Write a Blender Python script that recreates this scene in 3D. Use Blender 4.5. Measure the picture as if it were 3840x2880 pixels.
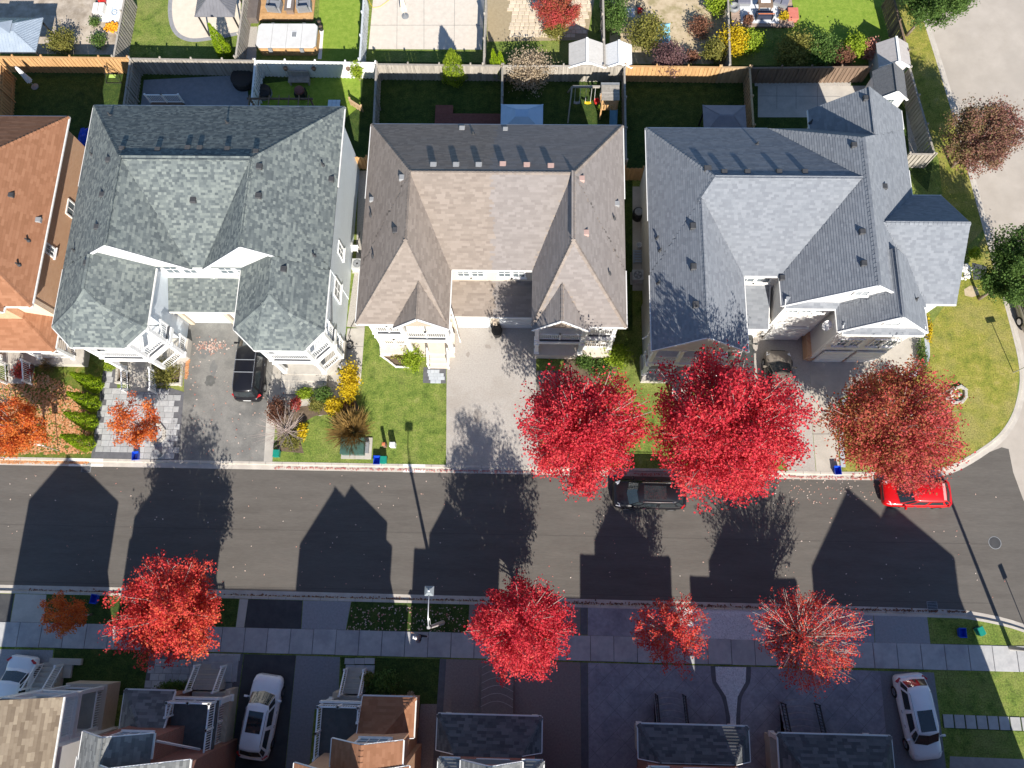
import bpy, math, random
from mathutils import Vector, Matrix
for o in list(bpy.data.objects): bpy.data.objects.remove(o)
S = bpy.context.scene
C = S.collection
# ---------------------------------------------------------------- camera, sky, sun, exposure
CAM_H = 50.0
FPX = 2880.0      # focal length in pixels of the 3840 px wide photograph
RM = Matrix(((0.9995159618, -0.0149153732, 0.0273015339),
             (0.0215383497, 0.9650121873, -0.2613189199),
             (-0.0224486437, 0.2617804616, 0.9648663370)))
cd = bpy.data.cameras.new('camera'); cam = bpy.data.objects.new('camera', cd); C.objects.link(cam)
cd.sensor_width = 36.0; cd.lens = FPX / 3840 * 36.0; cd.clip_start = 0.5; cd.clip_end = 2000
M4 = RM.to_4x4(); M4.translation = (0, 0, CAM_H); cam.matrix_world = M4
S.camera = cam
SUN_EL, SUN_AZ = math.radians(34.0), math.radians(15.0)   # shadows run up the picture, 15 deg to the left
sdir = Vector((math.sin(SUN_AZ) * math.cos(SUN_EL), -math.cos(SUN_AZ) * math.cos(SUN_EL), math.sin(SUN_EL)))
w = bpy.data.worlds.new('World'); S.world = w; w.use_nodes = True
nt = w.node_tree; bg = nt.nodes['Background']; bg.inputs['Strength'].default_value = 0.082
sk = nt.nodes.new('ShaderNodeTexSky'); sk.sky_type = 'NISHITA'; sk.sun_disc = False
sk.sun_elevation = SUN_EL; sk.sun_rotation = math.pi - SUN_AZ; sk.air_density = 1.0; sk.dust_density = 0.2; sk.ozone_density = 4.0
nt.links.new(sk.outputs[0], bg.inputs[0])
sl = bpy.data.lights.new('sun', 'SUN'); sl.energy = 5.0; sl.angle = math.radians(0.5); sl.color = (1.0, 0.94, 0.85)
so = bpy.data.objects.new('sun', sl); C.objects.link(so)
so.rotation_euler = sdir.to_track_quat('Z', 'Y').to_euler(); so.location = sdir * 120
S.view_settings.view_transform = 'Standard'; S.view_settings.look = 'None'
S.view_settings.exposure = 0.78; S.view_settings.gamma = 1.0
S.render.resolution_x = 1024; S.render.resolution_y = 768

# ---------------------------------------------------------------- helpers
def P(px, py, z=0.0):
    """photo pixel -> world point at height z (the height comes from what the thing stands on)"""
    d = RM @ Vector((px - 1920, 1440 - py, -FPX)); s = (z - CAM_H) / d.z
    return Vector((d.x * s, d.y * s, z))
def G(px, py, z=0.0):
    p = P(px, py, z); return (p.x, p.y)
R_ = random.Random(7)
def rr(a, b): return R_.uniform(a, b)

class MB:
    def __init__(s): s.v = []; s.f = []; s.t = []; s.m = []; s.tint = 0.5; s.mi = 0
    def add(s, vs, fs):
        n = len(s.v); s.v += [tuple(q) for q in vs]
        for f in fs: s.f.append(tuple(n + i for i in f)); s.t.append(s.tint); s.m.append(s.mi)
        return s
    def box(s, x0, x1, y0, y1, z0, z1):
        return s.add([(x0,y0,z0),(x1,y0,z0),(x1,y1,z0),(x0,y1,z0),(x0,y0,z1),(x1,y0,z1),(x1,y1,z1),(x0,y1,z1)],
                     [(0,3,2,1),(4,5,6,7),(0,1,5,4),(1,2,6,5),(2,3,7,6),(3,0,4,7)])
    def cbox(s, c, sx, sy, sz, rz=0.0, taper=1.0):
        """box centred on c in plan, c.z its bottom, turned by rz, top scaled by taper"""
        ca, sa = math.cos(rz), math.sin(rz); vs = []
        for z, k in ((0, 1), (sz, taper)):
            for a, b in ((-1,-1),(1,-1),(1,1),(-1,1)):
                x, y = a*sx/2*k, b*sy/2*k
                vs.append((c[0]+x*ca-y*sa, c[1]+x*sa+y*ca, c[2]+z))
        return s.add(vs, [(0,3,2,1),(4,5,6,7),(0,1,5,4),(1,2,6,5),(2,3,7,6),(3,0,4,7)])
    def beam(s, a, b, wd, ht, up=(0,0,1)):
        a = Vector(a); b = Vector(b); d = b - a
        if d.length < 1e-6: return s
        d.normalize(); u = Vector(up); r = d.cross(u)
        if r.length < 1e-4: r = d.cross(Vector((1,0,0)))
        r.normalize(); u = r.cross(d); r *= wd/2; u *= ht/2
        vs = [a-r-u,a+r-u,a+r+u,a-r+u,b-r-u,b+r-u,b+r+u,b-r+u]
        return s.add(vs, [(0,3,2,1),(4,5,6,7),(0,1,5,4),(1,2,6,5),(2,3,7,6),(3,0,4,7)][::1])
    def tube(s, pts, rad, n=6, cap=True):
        pts = [Vector(p) for p in pts]
        if not isinstance(rad, (list, tuple)): rad = [rad]*len(pts)
        vs = []; fs = []
        for i, p in enumerate(pts):
            d = (pts[min(i+1, len(pts)-1)] - pts[max(i-1, 0)]); d.normalize()
            a = d.cross(Vector((0,0,1)))
            if a.length < 1e-3: a = d.cross(Vector((0,1,0)))
            a.normalize(); b = d.cross(a)
            for k in range(n):
                t = 2*math.pi*k/n; vs.append(p + (a*math.cos(t) + b*math.sin(t))*rad[i])
        for i in range(len(pts)-1):
            for k in range(n):
                fs.append((i*n+k, i*n+(k+1)%n, (i+1)*n+(k+1)%n, (i+1)*n+k))
        if cap:
            fs.append(tuple(range(n))[::-1]); fs.append(tuple((len(pts)-1)*n+k for k in range(n)))
        return s.add(vs, fs)
    def lathe(s, c, prof, n=16, sq=None):
        """prof: [(r, z)...] around the vertical through c"""
        vs = []; fs = []
        for r, z in prof:
            for k in range(n):
                t = 2*math.pi*(k+.5)/n; q = 1.0
                if sq: q = 1/max(abs(math.cos(t)), abs(math.sin(t)))**sq
                vs.append((c[0]+r*q*math.cos(t), c[1]+r*q*math.sin(t), c[2]+z))
        for i in range(len(prof)-1):
            for k in range(n): fs.append((i*n+k, i*n+(k+1)%n, (i+1)*n+(k+1)%n, (i+1)*n+k))
        fs.append(tuple(range(n))[::-1]); fs.append(tuple((len(prof)-1)*n+k for k in range(n)))
        return s.add(vs, fs)
    def prism(s, poly, z0, z1):
        n = len(poly); a = sum(poly[i][0]*poly[(i+1)%n][1]-poly[(i+1)%n][0]*poly[i][1] for i in range(n))
        if a < 0: poly = poly[::-1]
        vs = [(x,y,z0) for x,y in poly] + [(x,y,z1) for x,y in poly]
        return s.add(vs, [tuple(range(n,2*n)), tuple(range(n))[::-1]] + [(i,(i+1)%n,n+(i+1)%n,n+i) for i in range(n)])
    def mesh(s, name, mat, smooth=False, off=(0,0,0)):
        me = bpy.data.meshes.new(name)
        me.from_pydata([(x-off[0], y-off[1], z-off[2]) for x,y,z in s.v], [], s.f)
        for m in (mat if isinstance(mat, (list, tuple)) else [mat]): me.materials.append(m)
        if any(s.m): me.polygons.foreach_set('material_index', s.m)
        if len(set(s.t)) > 1 or s.t and s.t[0] != 0.5:
            at = me.attributes.new('tint', 'FLOAT', 'FACE'); at.data.foreach_set('value', s.t)
        else:
            at = me.attributes.new('tint', 'FLOAT', 'FACE'); at.data.foreach_set('value', [0.5]*len(s.f))
        if smooth:
            me.polygons.foreach_set('use_smooth', [True]*len(s.f))
            if smooth is not True: me.set_sharp_from_angle(angle=math.radians(smooth))
        me.update(); return me
    def build(s, name, mat, parent=None, smooth=False, local=False, kind=None):
        if parent is not None and not local: off = wloc(parent)
        elif parent is None and s.v and not local:
            xs = [q[0] for q in s.v]; ys = [q[1] for q in s.v]; off = ((min(xs)+max(xs))/2, (min(ys)+max(ys))/2, min(q[2] for q in s.v))
        else: off = (0,0,0)
        o = bpy.data.objects.new(name, s.mesh(name, mat, smooth, off)); C.objects.link(o)
        if parent is not None: o.parent = parent
        else: o.location = off
        if kind: o['kind'] = kind
        return o
def wloc(o):
    v = Vector((0,0,0))
    while o: v = v + o.location; o = o.parent
    return v
def tag(o, label, cat, group=None):
    o['label'] = label; o['category'] = cat
    if group: o['group'] = group
    return o
def thing(name, label, cat, loc=(0,0,0), rz=0.0, group=None):
    o = bpy.data.objects.new(name, None); C.objects.link(o); o.location = loc; o.rotation_euler = (0,0,rz)
    o.empty_display_size = 0.2
    return tag(o, label, cat, group)
def inst(name, me, parent, loc, rot=(0,0,0), mtx=None, scale=None):
    o = bpy.data.objects.new(name, me); C.objects.link(o); o.parent = parent
    off = wloc(parent)
    if mtx is not None:
        m = mtx.copy(); m.translation = m.translation - off; o.matrix_local = m
    else:
        o.location = Vector(loc) - off; o.rotation_euler = rot
    if scale: o.scale = scale
    return o
def dup(root, loc, rz, label=None, group=None):
    def cp(o, par):
        c = o.copy(); C.objects.link(c); c.parent = par
        for ch in kids.get(o, []): cp(ch, c)
        return c
    kids = {}
    for o in root.children_recursive: kids.setdefault(o.parent, []).append(o)
    r = cp(root, None); r.location = loc; r.rotation_euler = (0,0,rz)
    if label: r['label'] = label
    if group: r['group'] = group
    return r

# ---------------------------------------------------------------- materials
MATS = {}
def mat(name, c1, c2=None, scale=4.0, rough=0.85, bump=0.0, bscale=None, metal=0.0, tint=None, trans=0.0, spec=0.3, detail=6.0,
        stain=None, sscale=0.25, coat=0.0, rnd=0.0, stretch=None, fine=0.0, fscale=11.0):
    """principled material; c1..c2 mixed by world-space noise, by the per-piece 'tint' attribute when tint is set;
    stain adds a third colour in broad irregular patches; trans mixes in translucency for leaves"""
    if name in MATS: return MATS[name]
    m = bpy.data.materials.new(name); m.use_nodes = True; t = m.node_tree; N = t.nodes; L = t.links
    b = N['Principled BSDF']; b.inputs['Roughness'].default_value = rough; b.inputs['Metallic'].default_value = metal
    b.inputs['Specular IOR Level'].default_value = spec
    if coat: b.inputs['Coat Weight'].default_value = coat; b.inputs['Coat Roughness'].default_value = 0.08
    col = None
    geo = N.new('ShaderNodeNewGeometry'); pos = geo.outputs['Position']
    if stretch:
        mp = N.new('ShaderNodeMapping'); mp.inputs['Scale'].default_value = stretch; L.new(pos, mp.inputs[0]); pos = mp.outputs[0]
    def noise(sc, det=detail):
        n = N.new('ShaderNodeTexNoise'); n.inputs['Scale'].default_value = sc; n.inputs['Detail'].default_value = det
        n.inputs['Roughness'].default_value = 0.65; L.new(pos, n.inputs['Vector']); return n
    def mix(f, a, bb, fac=1.0):
        x = N.new('ShaderNodeMix'); x.data_type = 'RGBA'
        if f is not None: L.new(f, x.inputs[0])
        else: x.inputs[0].default_value = fac
        for q, i in ((a, 6), (bb, 7)):
            if isinstance(q, tuple): x.inputs[i].default_value = (*q, 1)
            else: L.new(q, x.inputs[i])
        return x.outputs[2]
    if c2 is None and not isinstance(c1, list): c2 = tuple(min(1, k*1.15) for k in c1)
    nz = noise(scale)
    rp = N.new('ShaderNodeMapRange'); rp.inputs[1].default_value = 0.32; rp.inputs[2].default_value = 0.68
    L.new(nz.outputs['Fac'], rp.inputs[0]); fac = rp.outputs[0]
    if tint:
        at = N.new('ShaderNodeAttribute'); at.attribute_name = 'tint'
        mm = N.new('ShaderNodeMix'); mm.inputs[0].default_value = 1-tint
        L.new(at.outputs['Fac'], mm.inputs[2]); L.new(fac, mm.inputs[3]); fac = mm.outputs[0]
    if isinstance(c1, list):
        r = N.new('ShaderNodeValToRGB'); e = r.color_ramp.elements
        while len(e) < len(c1): e.new(0.5)
        for i, q in enumerate(c1): e[i].position = i/(len(c1)-1); e[i].color = (*q, 1)
        L.new(fac, r.inputs[0]); col = r.outputs[0]
    else: col = mix(fac, tuple(c1), tuple(c2))
    if rnd:
        oi = N.new('ShaderNodeObjectInfo'); hs = N.new('ShaderNodeHueSaturation')
        mr = N.new('ShaderNodeMapRange'); mr.inputs[3].default_value = 1-rnd; mr.inputs[4].default_value = 1+rnd
        L.new(oi.outputs['Random'], mr.inputs[0]); L.new(mr.outputs[0], hs.inputs['Value']); L.new(col, hs.inputs['Color']); col = hs.outputs[0]
    if stain:
        n2 = noise(sscale, 5.0); r2 = N.new('ShaderNodeMapRange'); r2.inputs[1].default_value = 0.48; r2.inputs[2].default_value = 0.66
        r2.inputs[4].default_value = 0.75
        L.new(n2.outputs['Fac'], r2.inputs[0]); col = mix(r2.outputs[0], col, tuple(stain))
    if fine:
        n3 = noise(fscale, 3.0); h3 = N.new('ShaderNodeHueSaturation'); r3 = N.new('ShaderNodeMapRange'); r3.inputs[1].default_value = 0.3; r3.inputs[2].default_value = 0.7
        r3.inputs[3].default_value = 1-fine; r3.inputs[4].default_value = 1+fine
        L.new(n3.outputs['Fac'], r3.inputs[0]); L.new(r3.outputs[0], h3.inputs['Value']); L.new(col, h3.inputs['Color']); col = h3.outputs[0]
    L.new(col, b.inputs['Base Color'])
    if bump:
        nb = noise(bscale or scale*3, 4.0); bp = N.new('ShaderNodeBump'); bp.inputs['Strength'].default_value = bump; bp.inputs['Distance'].default_value = 0.03
        L.new(nb.outputs['Fac'], bp.inputs['Height']); L.new(bp.outputs[0], b.inputs['Normal'])
    if trans:
        tr = N.new('ShaderNodeBsdfTranslucent'); L.new(col, tr.inputs[0]); ms = N.new('ShaderNodeMixShader'); ms.inputs[0].default_value = trans
        L.new(b.outputs[0], ms.inputs[1]); L.new(tr.outputs[0], ms.inputs[2]); L.new(ms.outputs[0], N['Material Output'].inputs[0])
    MATS[name] = m; return m
def brickmat(name, c1, c2, mortar, bw=0.215, bh=0.075):
    m = mat(name, c1, c2, 3.0, 0.9); t = m.node_tree; N = t.nodes; L = t.links; b = N['Principled BSDF']
    # brick pattern on vertical walls: (x+y, z)
    geo = N.new('ShaderNodeNewGeometry'); sp = N.new('ShaderNodeSeparateXYZ'); L.new(geo.outputs['Position'], sp.inputs[0])
    ad = N.new('ShaderNodeMath'); ad.operation = 'ADD'; L.new(sp.outputs[0], ad.inputs[0]); L.new(sp.outputs[1], ad.inputs[1])
    cb = N.new('ShaderNodeCombineXYZ'); L.new(ad.outputs[0], cb.inputs[0]); L.new(sp.outputs[2], cb.inputs[1])
    br = N.new('ShaderNodeTexBrick'); L.new(cb.outputs[0], br.inputs['Vector']); br.inputs['Scale'].default_value = 1.0
    br.inputs['Brick Width'].default_value = bw; br.inputs['Row Height'].default_value = bh; br.inputs['Mortar Size'].default_value = 0.008
    br.inputs['Color1'].default_value = (*c1, 1); br.inputs['Color2'].default_value = (*c2, 1); br.inputs['Mortar'].default_value = (*mortar, 1)
    L.new(br.outputs['Color'], b.inputs['Base Color']); return m
def sidingmat(name, c, pitch=0.11):
    m = mat(name, c, tuple(k*0.93 for k in c), 1.2, 0.6); t = m.node_tree; N = t.nodes; L = t.links; b = N['Principled BSDF']
    geo = N.new('ShaderNodeNewGeometry'); sp = N.new('ShaderNodeSeparateXYZ'); L.new(geo.outputs['Position'], sp.inputs[0])
    d = N.new('ShaderNodeMath'); d.operation = 'DIVIDE'; L.new(sp.outputs[2], d.inputs[0]); d.inputs[1].default_value = pitch
    fr = N.new('ShaderNodeMath'); fr.operation = 'FRACT'; L.new(d.outputs[0], fr.inputs[0])
    bp = N.new('ShaderNodeBump'); bp.inputs['Strength'].default_value = 0.5; bp.inputs['Distance'].default_value = 0.02
    L.new(fr.outputs[0], bp.inputs['Height']); L.new(bp.outputs[0], b.inputs['Normal']); return m

ASPH = mat('asphalt_new', (.098,.088,.078), (.130,.118,.105), 0.9, 0.9, 0.25, 60, stain=(.116,.106,.095), sscale=0.3, stretch=(.22,1.3,1), fine=.08)
ASPH_OLD = mat('asphalt_driveway', (.17,.165,.155), (.25,.24,.22), 1.1, 0.9, 0.3, 50, stain=(.11,.11,.105), sscale=0.35, fine=.12)
ASPH_DARK = mat('asphalt_sealed', (.045,.046,.05), (.07,.07,.072), 1.5, 0.85, 0.2, 60)
STREET = mat('street_concrete_asphalt', (.39,.345,.295), (.46,.41,.355), 0.7, 0.92, 0.2, 60, stain=(.37,.33,.285), sscale=0.15)
STREET_PATCH = mat('street_patch', (.22,.22,.21), (.27,.265,.25), 0.8, 0.9, 0.2, 60)
CONC = mat('concrete', (.42,.39,.345), (.52,.485,.43), 1.4, 0.9, 0.15, 40, stain=(.36,.335,.30), sscale=0.5)
CONC_L = mat('concrete_kerb', (.44,.40,.35), (.54,.495,.435), 2.0, 0.9, 0.15, 40, stain=(.40,.36,.32), sscale=0.8)
CONC_W = mat('concrete_repair', (.70,.68,.64), (.78,.76,.72), 2.0, 0.9)
SLAB = mat('sidewalk_slab', (.36,.36,.36), (.45,.445,.44), 2.2, 0.9, 0.15, 30, rnd=0.07, stain=(.30,.30,.31), sscale=0.9)
EXPOSED = mat('aggregate_driveway', (.37,.34,.31), (.43,.40,.365), 9.0, 0.92, 0.3, 40, stain=(.33,.295,.26), sscale=0.3, fine=.10)
EXP_DARK = mat('aggregate_brown', (.20,.165,.15), (.27,.225,.205), 9.0, 0.92, 0.3, 40)
STAMP = mat('stamped_concrete', (.24,.24,.27), (.34,.34,.37), 1.6, 0.8, 0.2, 20, stain=(.19,.19,.22), sscale=0.5, fine=.12, fscale=5)
BORDER = mat('dark_border', (.10,.10,.11), (.14,.14,.15), 3, 0.8)
PAVER = mat('grey_paver', (.33,.335,.34), (.43,.43,.43), 3.0, 0.85, 0.1, 30, rnd=0.14)
PAVER_TAN = mat('tan_paver', (.56,.47,.35), (.66,.56,.43), 3.0, 0.88, 0.1, 30, rnd=0.10)
PAVER_BEIGE = mat('beige_paver', (.62,.54,.44), (.70,.62,.51), 2.0, 0.88, 0.1, 30, rnd=0.06)
GRASS = mat('lawn_grass', [(.058,.092,.014),(.122,.178,.030),(.172,.220,.042),(.232,.255,.072)], None, 1.6, 0.95, 0.9, 22, detail=10, stain=(.22,.23,.068), sscale=0.35, fine=.45)
GRASS_R = mat('lawn_grass_dry', [(.11,.14,.02),(.21,.22,.034),(.28,.26,.05),(.35,.30,.09)], None, 1.3, 0.95, 0.9, 22, detail=10, stain=(.28,.245,.085), sscale=0.3, fine=.45)
GRASS_A = mat('lawn_artificial', [(.15,.24,.025),(.20,.29,.035),(.25,.33,.05)], None, 2.5, 0.95, 0.5, 25, detail=8, fine=.2)
GRASS_L = mat('lawn_leafy', [(.05,.10,.012),(.12,.15,.02),(.20,.16,.05)], None, 1.8, 0.95, 0.8, 22, detail=9, fine=.4)
GRASS_D = mat('lawn_shade_painted', [(.018,.040,.008),(.040,.072,.012),(.070,.095,.02)], None, 1.8, 0.95, 0.9, 22, detail=9, fine=.5)  # dark copy of the lawn grass, with shade painted into its colour
SOIL = mat('garden_soil', (.10,.075,.05), (.17,.125,.085), 5, 0.95, 0.6, 18)
DIRT = mat('dry_yard_dirt', (.42,.33,.21), (.56,.46,.32), 2.5, 0.95, 0.4, 15, stain=(.26,.22,.10), sscale=1.2)
GRAVEL = mat('grey_gravel', [(.28,.26,.23),(.42,.39,.35),(.55,.52,.47)], None, 18, 0.95, 0.8, 30)
STONEW = mat('white_pebble', [(.42,.42,.43),(.72,.72,.72),(.90,.90,.90)], None, 12, 0.9, 0.9, 16, detail=3, tint=0.5)
WHITE = mat('white_paint', (.80,.80,.79), (.86,.86,.85), 3, 0.45)
WHITE_D = mat('white_painted_wood', (.72,.72,.70), (.80,.80,.78), 4, 0.55)
TRIM_D = mat('dark_trim', (.06,.065,.075), (.09,.095,.105), 4, 0.5)
GUTTER = mat('gutter_white', (.74,.73,.70), (.82,.81,.78), 5, 0.4)
GLASS = mat('window_glass', (.10,.13,.15), (.16,.19,.21), 0.8, 0.06, spec=0.8)
GLASS_C = mat('car_glass', (.012,.016,.02), (.03,.04,.045), 1.2, 0.05, spec=0.9)
SID_BLUE = sidingmat('siding_pale_blue', (.72,.78,.84))
SID_WHITE = sidingmat('siding_white', (.80,.79,.76))
SID_CREAM = sidingmat('siding_cream', (.62,.57,.48))
SID_GREY = sidingmat('siding_light_grey', (.66,.65,.63))
BRICK_O = brickmat('orange_brick', (.55,.29,.16), (.63,.36,.21), (.58,.46,.34))
BRICK_R = brickmat('red_brick', (.27,.10,.07), (.34,.14,.09), (.30,.24,.21))
BRICK_T = brickmat('tan_brick', (.52,.42,.31), (.60,.50,.38), (.55,.48,.40))
BLACK = mat('black_metal', (.015,.015,.017), (.03,.03,.032), 5, 0.45)
RUBBER = mat('tyre_rubber', (.012,.012,.012), (.02,.02,.02), 8, 0.8)
CHROME = mat('alloy', (.55,.56,.58), (.65,.66,.68), 6, 0.25, metal=0.9)
GALV = mat('galvanised', (.45,.46,.47), (.55,.56,.57), 6, 0.4, metal=0.6)
CEDAR_W = mat('cedar_wood', (.42,.24,.10), (.54,.33,.16), 6, 0.75, rnd=0.12, stretch=(1,1,.25))
OLD_W = mat('weathered_wood', (.27,.245,.21), (.40,.365,.32), 6, 0.9, rnd=0.16, stretch=(1,1,.2))
BROWN_W = mat('brown_wood', (.15,.10,.07), (.22,.155,.11), 6, 0.85, rnd=0.14, stretch=(1,1,.2))
TAN_W = mat('tan_fence_wood', (.40,.27,.15), (.50,.36,.21), 6, 0.85, rnd=0.12, stretch=(1,1,.25))
BLUE_P = mat('blue_plastic', (.01,.06,.50), (.015,.08,.58), 5, 0.4)
GREEN_P = mat('green_plastic', (.01,.20,.15), (.015,.26,.19), 5, 0.4)
GREY_P = mat('grey_plastic', (.20,.21,.22), (.27,.28,.29), 5, 0.5)
RED_P = mat('red_plastic', (.55,.03,.025), (.65,.05,.04), 5, 0.4)
YEL_P = mat('yellow_plastic', (.75,.50,.02), (.8,.55,.03), 5, 0.4)
PUMPK = mat('pumpkin_orange', (.70,.25,.01), (.80,.36,.015), 9, 0.6)
CLAY = mat('terracotta', (.48,.14,.06), (.56,.20,.09), 6, 0.7)
CLOTH_W = mat('white_cloth', (.72,.72,.74), (.80,.80,.82), 4, 0.9)
CLOTH_BLUE = mat('blue_canopy', (.42,.56,.72), (.48,.62,.78), 2, 0.85)
CLOTH_NAVY = mat('brown_blue_canopy', (.22,.21,.24), (.28,.265,.29), 2, 0.85)
WICKER = mat('grey_wicker', (.19,.20,.215), (.27,.28,.295), 40, 0.8, 0.5, 60)
STEELBLUE = mat('metal_roof_blue', (.33,.39,.46), (.40,.46,.53), 2, 0.4, metal=0.3)
DARKROOF = mat('metal_roof_dark', (.16,.16,.175), (.20,.20,.215), 2, 0.45, metal=0.2)
BARK = mat('pale_bark', (.36,.29,.26), (.46,.38,.34), 8, 0.9, 0.3, 30)
BARK_D = mat('brown_bark', (.20,.155,.12), (.28,.22,.175), 8, 0.9, 0.3, 30)
# ================================================================ ground, roads, kerbs, pavings
def struct(o): o['kind'] = 'structure'; return o
def sheet(name, pts, m, z=0.004, px=True, thick=0.0):
    poly = [G(*p) for p in pts] if px else list(pts)
    if name in ('driveway','path','path_border','pebble_bed','paver_path','driveway_border','lawn'):
        N_ = sum(q[1] for q in poly) > 0
        poly = [(x, (7.975 if y < 8.8 and x < 24 else y) if N_ else (-.80 if y > -1.25 and x < 25 else y)) for x, y in poly]
    b = MB()
    if thick: b.prism(poly, z-thick, z)
    else:
        n = len(poly); a = sum(poly[i][0]*poly[(i+1)%n][1]-poly[(i+1)%n][0]*poly[i][1] for i in range(n))
        if a < 0: poly = poly[::-1]
        b.add([(x,y,z) for x,y in poly], [tuple(range(n))])
    return struct(b.build(name, m))
def smoothline(pts, k=4):
    out = []
    for i in range(len(pts)-1):
        p0 = pts[max(i-1,0)]; p1 = pts[i]; p2 = pts[i+1]; p3 = pts[min(i+2,len(pts)-1)]
        for j in range(k):
            t = j/k
            out.append(tuple(0.5*((2*p1[q])+(-p0[q]+p2[q])*t+(2*p0[q]-5*p1[q]+4*p2[q]-p3[q])*t*t+(-p0[q]+3*p1[q]-3*p2[q]+p3[q])*t**3) for q in (0,1)))
    out.append(pts[-1]); return out
def offset(line, d):
    out = []
    for i, p in enumerate(line):
        a = line[max(i-1,0)]; b = line[min(i+1,len(line)-1)]
        t = Vector((b[0]-a[0], b[1]-a[1])).normalized(); out.append((p[0]-t.y*d, p[1]+t.x*d))
    return out
RZ = -0.13                                  # road surface below the lawns
struct(MB().add([(-400,-300,-.30),(400,-300,-.30),(400,500,-.30),(-400,500,-.30)], [(0,1,2,3)]).build('ground', GRASS))
KN = [(-90,7.8),(-40,7.8),(-18.2,7.8),(0,7.8),(14,7.8),(21,7.82),(24.6,7.92),(27.1,8.35),(29.6,9.75),(31,10.95),(32.0,12.6),(32.62,15.0),(32.4,18.8),(31.65,25.3),(30.6,35.1),(29.65,42),(28.2,52),(25.5,70),(22,95)]
KNs = KN[:4] + smoothline(KN[4:], 4)[1:]
KS = [(-90,-.6),(-18,-.6),(0,-.66),(14,-.7),(24.7,-.78),(27.4,-.9),(30.3,-1.55),(33,-2.9),(35.2,-5.2),(36.4,-9),(36.9,-16),(37,-60)]
KSs = KS[:3] + smoothline(KS[3:], 4)[1:]
KE = [(46,-60),(46,-10),(45.4,10),(44,30),(42,50),(38,75),(34,95)]
def block(name, line, rest, m):
    return struct(MB().prism(line + rest, -.28, 0.0).build(name, m))
block('lawn', KNs, [(-90,95)], GRASS)
block('lawn', KSs, [(37,-70),(-90,-70)], GRASS)
block('lawn', KE, [(120,95),(120,-60)], GRASS)
struct(MB().add([(-90,-8,RZ),(60,-8,RZ),(60,95,RZ),(-90,95,RZ)], [(0,1,2,3)]).build('street', STREET))
asph = [(-90,-.9),(24.7,-.95),(33,-3),(36.9,-16),(46.2,-16),(46,0),G(3900,2000),G(3840,1868),G(3804,1770),G(3787,1683),G(3761,1676),G(3700,1700),(27.1,8.2),(21,7.7),(-90,7.7)]
struct(MB().add([(x,y,RZ+.004) for x,y in asph], [tuple(range(len(asph)))]).build('road', ASPH))
def kerb(line, side, m):
    """kerb top, face and gutter swept along the face line; side=+1 when the lawn lies left of the line"""
    prof = [(0.17,-.25),(0.17,.012),(0.02,.012),(0.0,-.005),(-.03,RZ+.03),(-.34,RZ+.012),(-.34,-.25)]
    b = MB(); L = [offset(line, side*d) for d,_ in prof]; n = len(line); k = len(prof)
    vs = [(L[j][i][0], L[j][i][1], prof[j][1]) for i in range(n) for j in range(k)]
    fs = [(i*k+j, i*k+j+1, (i+1)*k+j+1, (i+1)*k+j) for i in range(n-1) for j in range(k-1)]
    if side < 0: fs = [f[::-1] for f in fs]
    return struct(b.add(vs, [f[::-1] for f in fs]).build('kerb', m))
kerb(KNs, 1, CONC_L); kerb(KSs, -1, CONC_L); kerb(KE, -1, CONC_L)
# pale repaired lengths of the north kerb
for a, b_ in ((255,385),(1512,1595)):
    x0, x1 = G(a,1735)[0], G(b_,1735)[0]
    struct(MB().box(x0,x1,7.80,7.972,-.05,.016).box(x0,x1,7.455,7.77,RZ,RZ+.022).build('kerb_repair', CONC_W))
# kerb joints
jb = MB()
for i in range(70):
    x = -44+i*1.1*1.0
    if x < 24: jb.box(x,x+.018,7.785,7.975,-.02,.0145)
    if x < 24: jb.box(x,x+.018,-.80,-.605,-.02,.0145)
struct(jb.build('kerb_joint', BORDER))
# ---- north side pavings
sheet('lawn', [(0,1330),(330,1335),(402,1400),(345,1700),(338,1712),(-60,1706),(-60,1330)], GRASS_L)
bed = sheet('paver_path', [(388,1385),(432,1385),(440,1455),(640,1455),(690,1470),(670,1722),(342,1714)], BORDER, z=.008)
sheet('driveway', [(690,1190),(900,1190),(1035,1300),(1027,1366),(1003,1505),(990,1724),(668,1722),(690,1470)], ASPH_OLD)
sheet('path', [(1035,1300),(1250,1370),(1320,1440),(1330,1520),(1200,1560),(1060,1530),(1035,1560),(1022,1724),(990,1724),(1003,1505),(1027,1366)], CONC, z=.008)
sheet('gravel_strip', [(1345,640),(1400,640),(1395,900),(1367,1232),(1300,1225),(1335,980)], GRAVEL, z=.006)
sheet('path', [(1303,1232),(1368,1230),(1352,1440),(1300,1470),(1280,1400)], CONC, z=.012)
sheet('driveway', [(1676,1205),(2008,1208),(2012,1480),(2035,1724),(1674,1721)], EXPOSED)
sheet('paver_path', [(2012,1390),(2112,1390),(2118,1560),(2060,1640),(2014,1640)], mat('brown_pad', (.16,.135,.125), (.22,.185,.17), 4, 0.85, 0.2), z=.010)
sheet('path', [(2372,700),(2410,700),(2412,1090),(2372,1090)], CONC, z=.008)
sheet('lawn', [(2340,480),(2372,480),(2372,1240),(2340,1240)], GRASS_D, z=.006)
sheet('driveway', [(2690,1225),(3000,1240),(3036,1330),(3043,1566),(3058,1752),(2955,1750),(2880,1600),(2780,1500),(2760,1380)], EXPOSED)
drv = [(3036,1330),(3000,1228),(3300,1225),(3448,1240),(3462,1330),(3440,1372),(3390,1405),(3300,1440),(3190,1475),(3145,1500),(3138,1600),(3148,1753),(3060,1752),(3044,1566)]
sheet('driveway', drv, mat('concrete_garage_pad', (.42,.385,.33), (.50,.46,.40), 1.3, 0.9, 0.15, 40, stain=(.36,.33,.29), sscale=0.5), z=.006)
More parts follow.
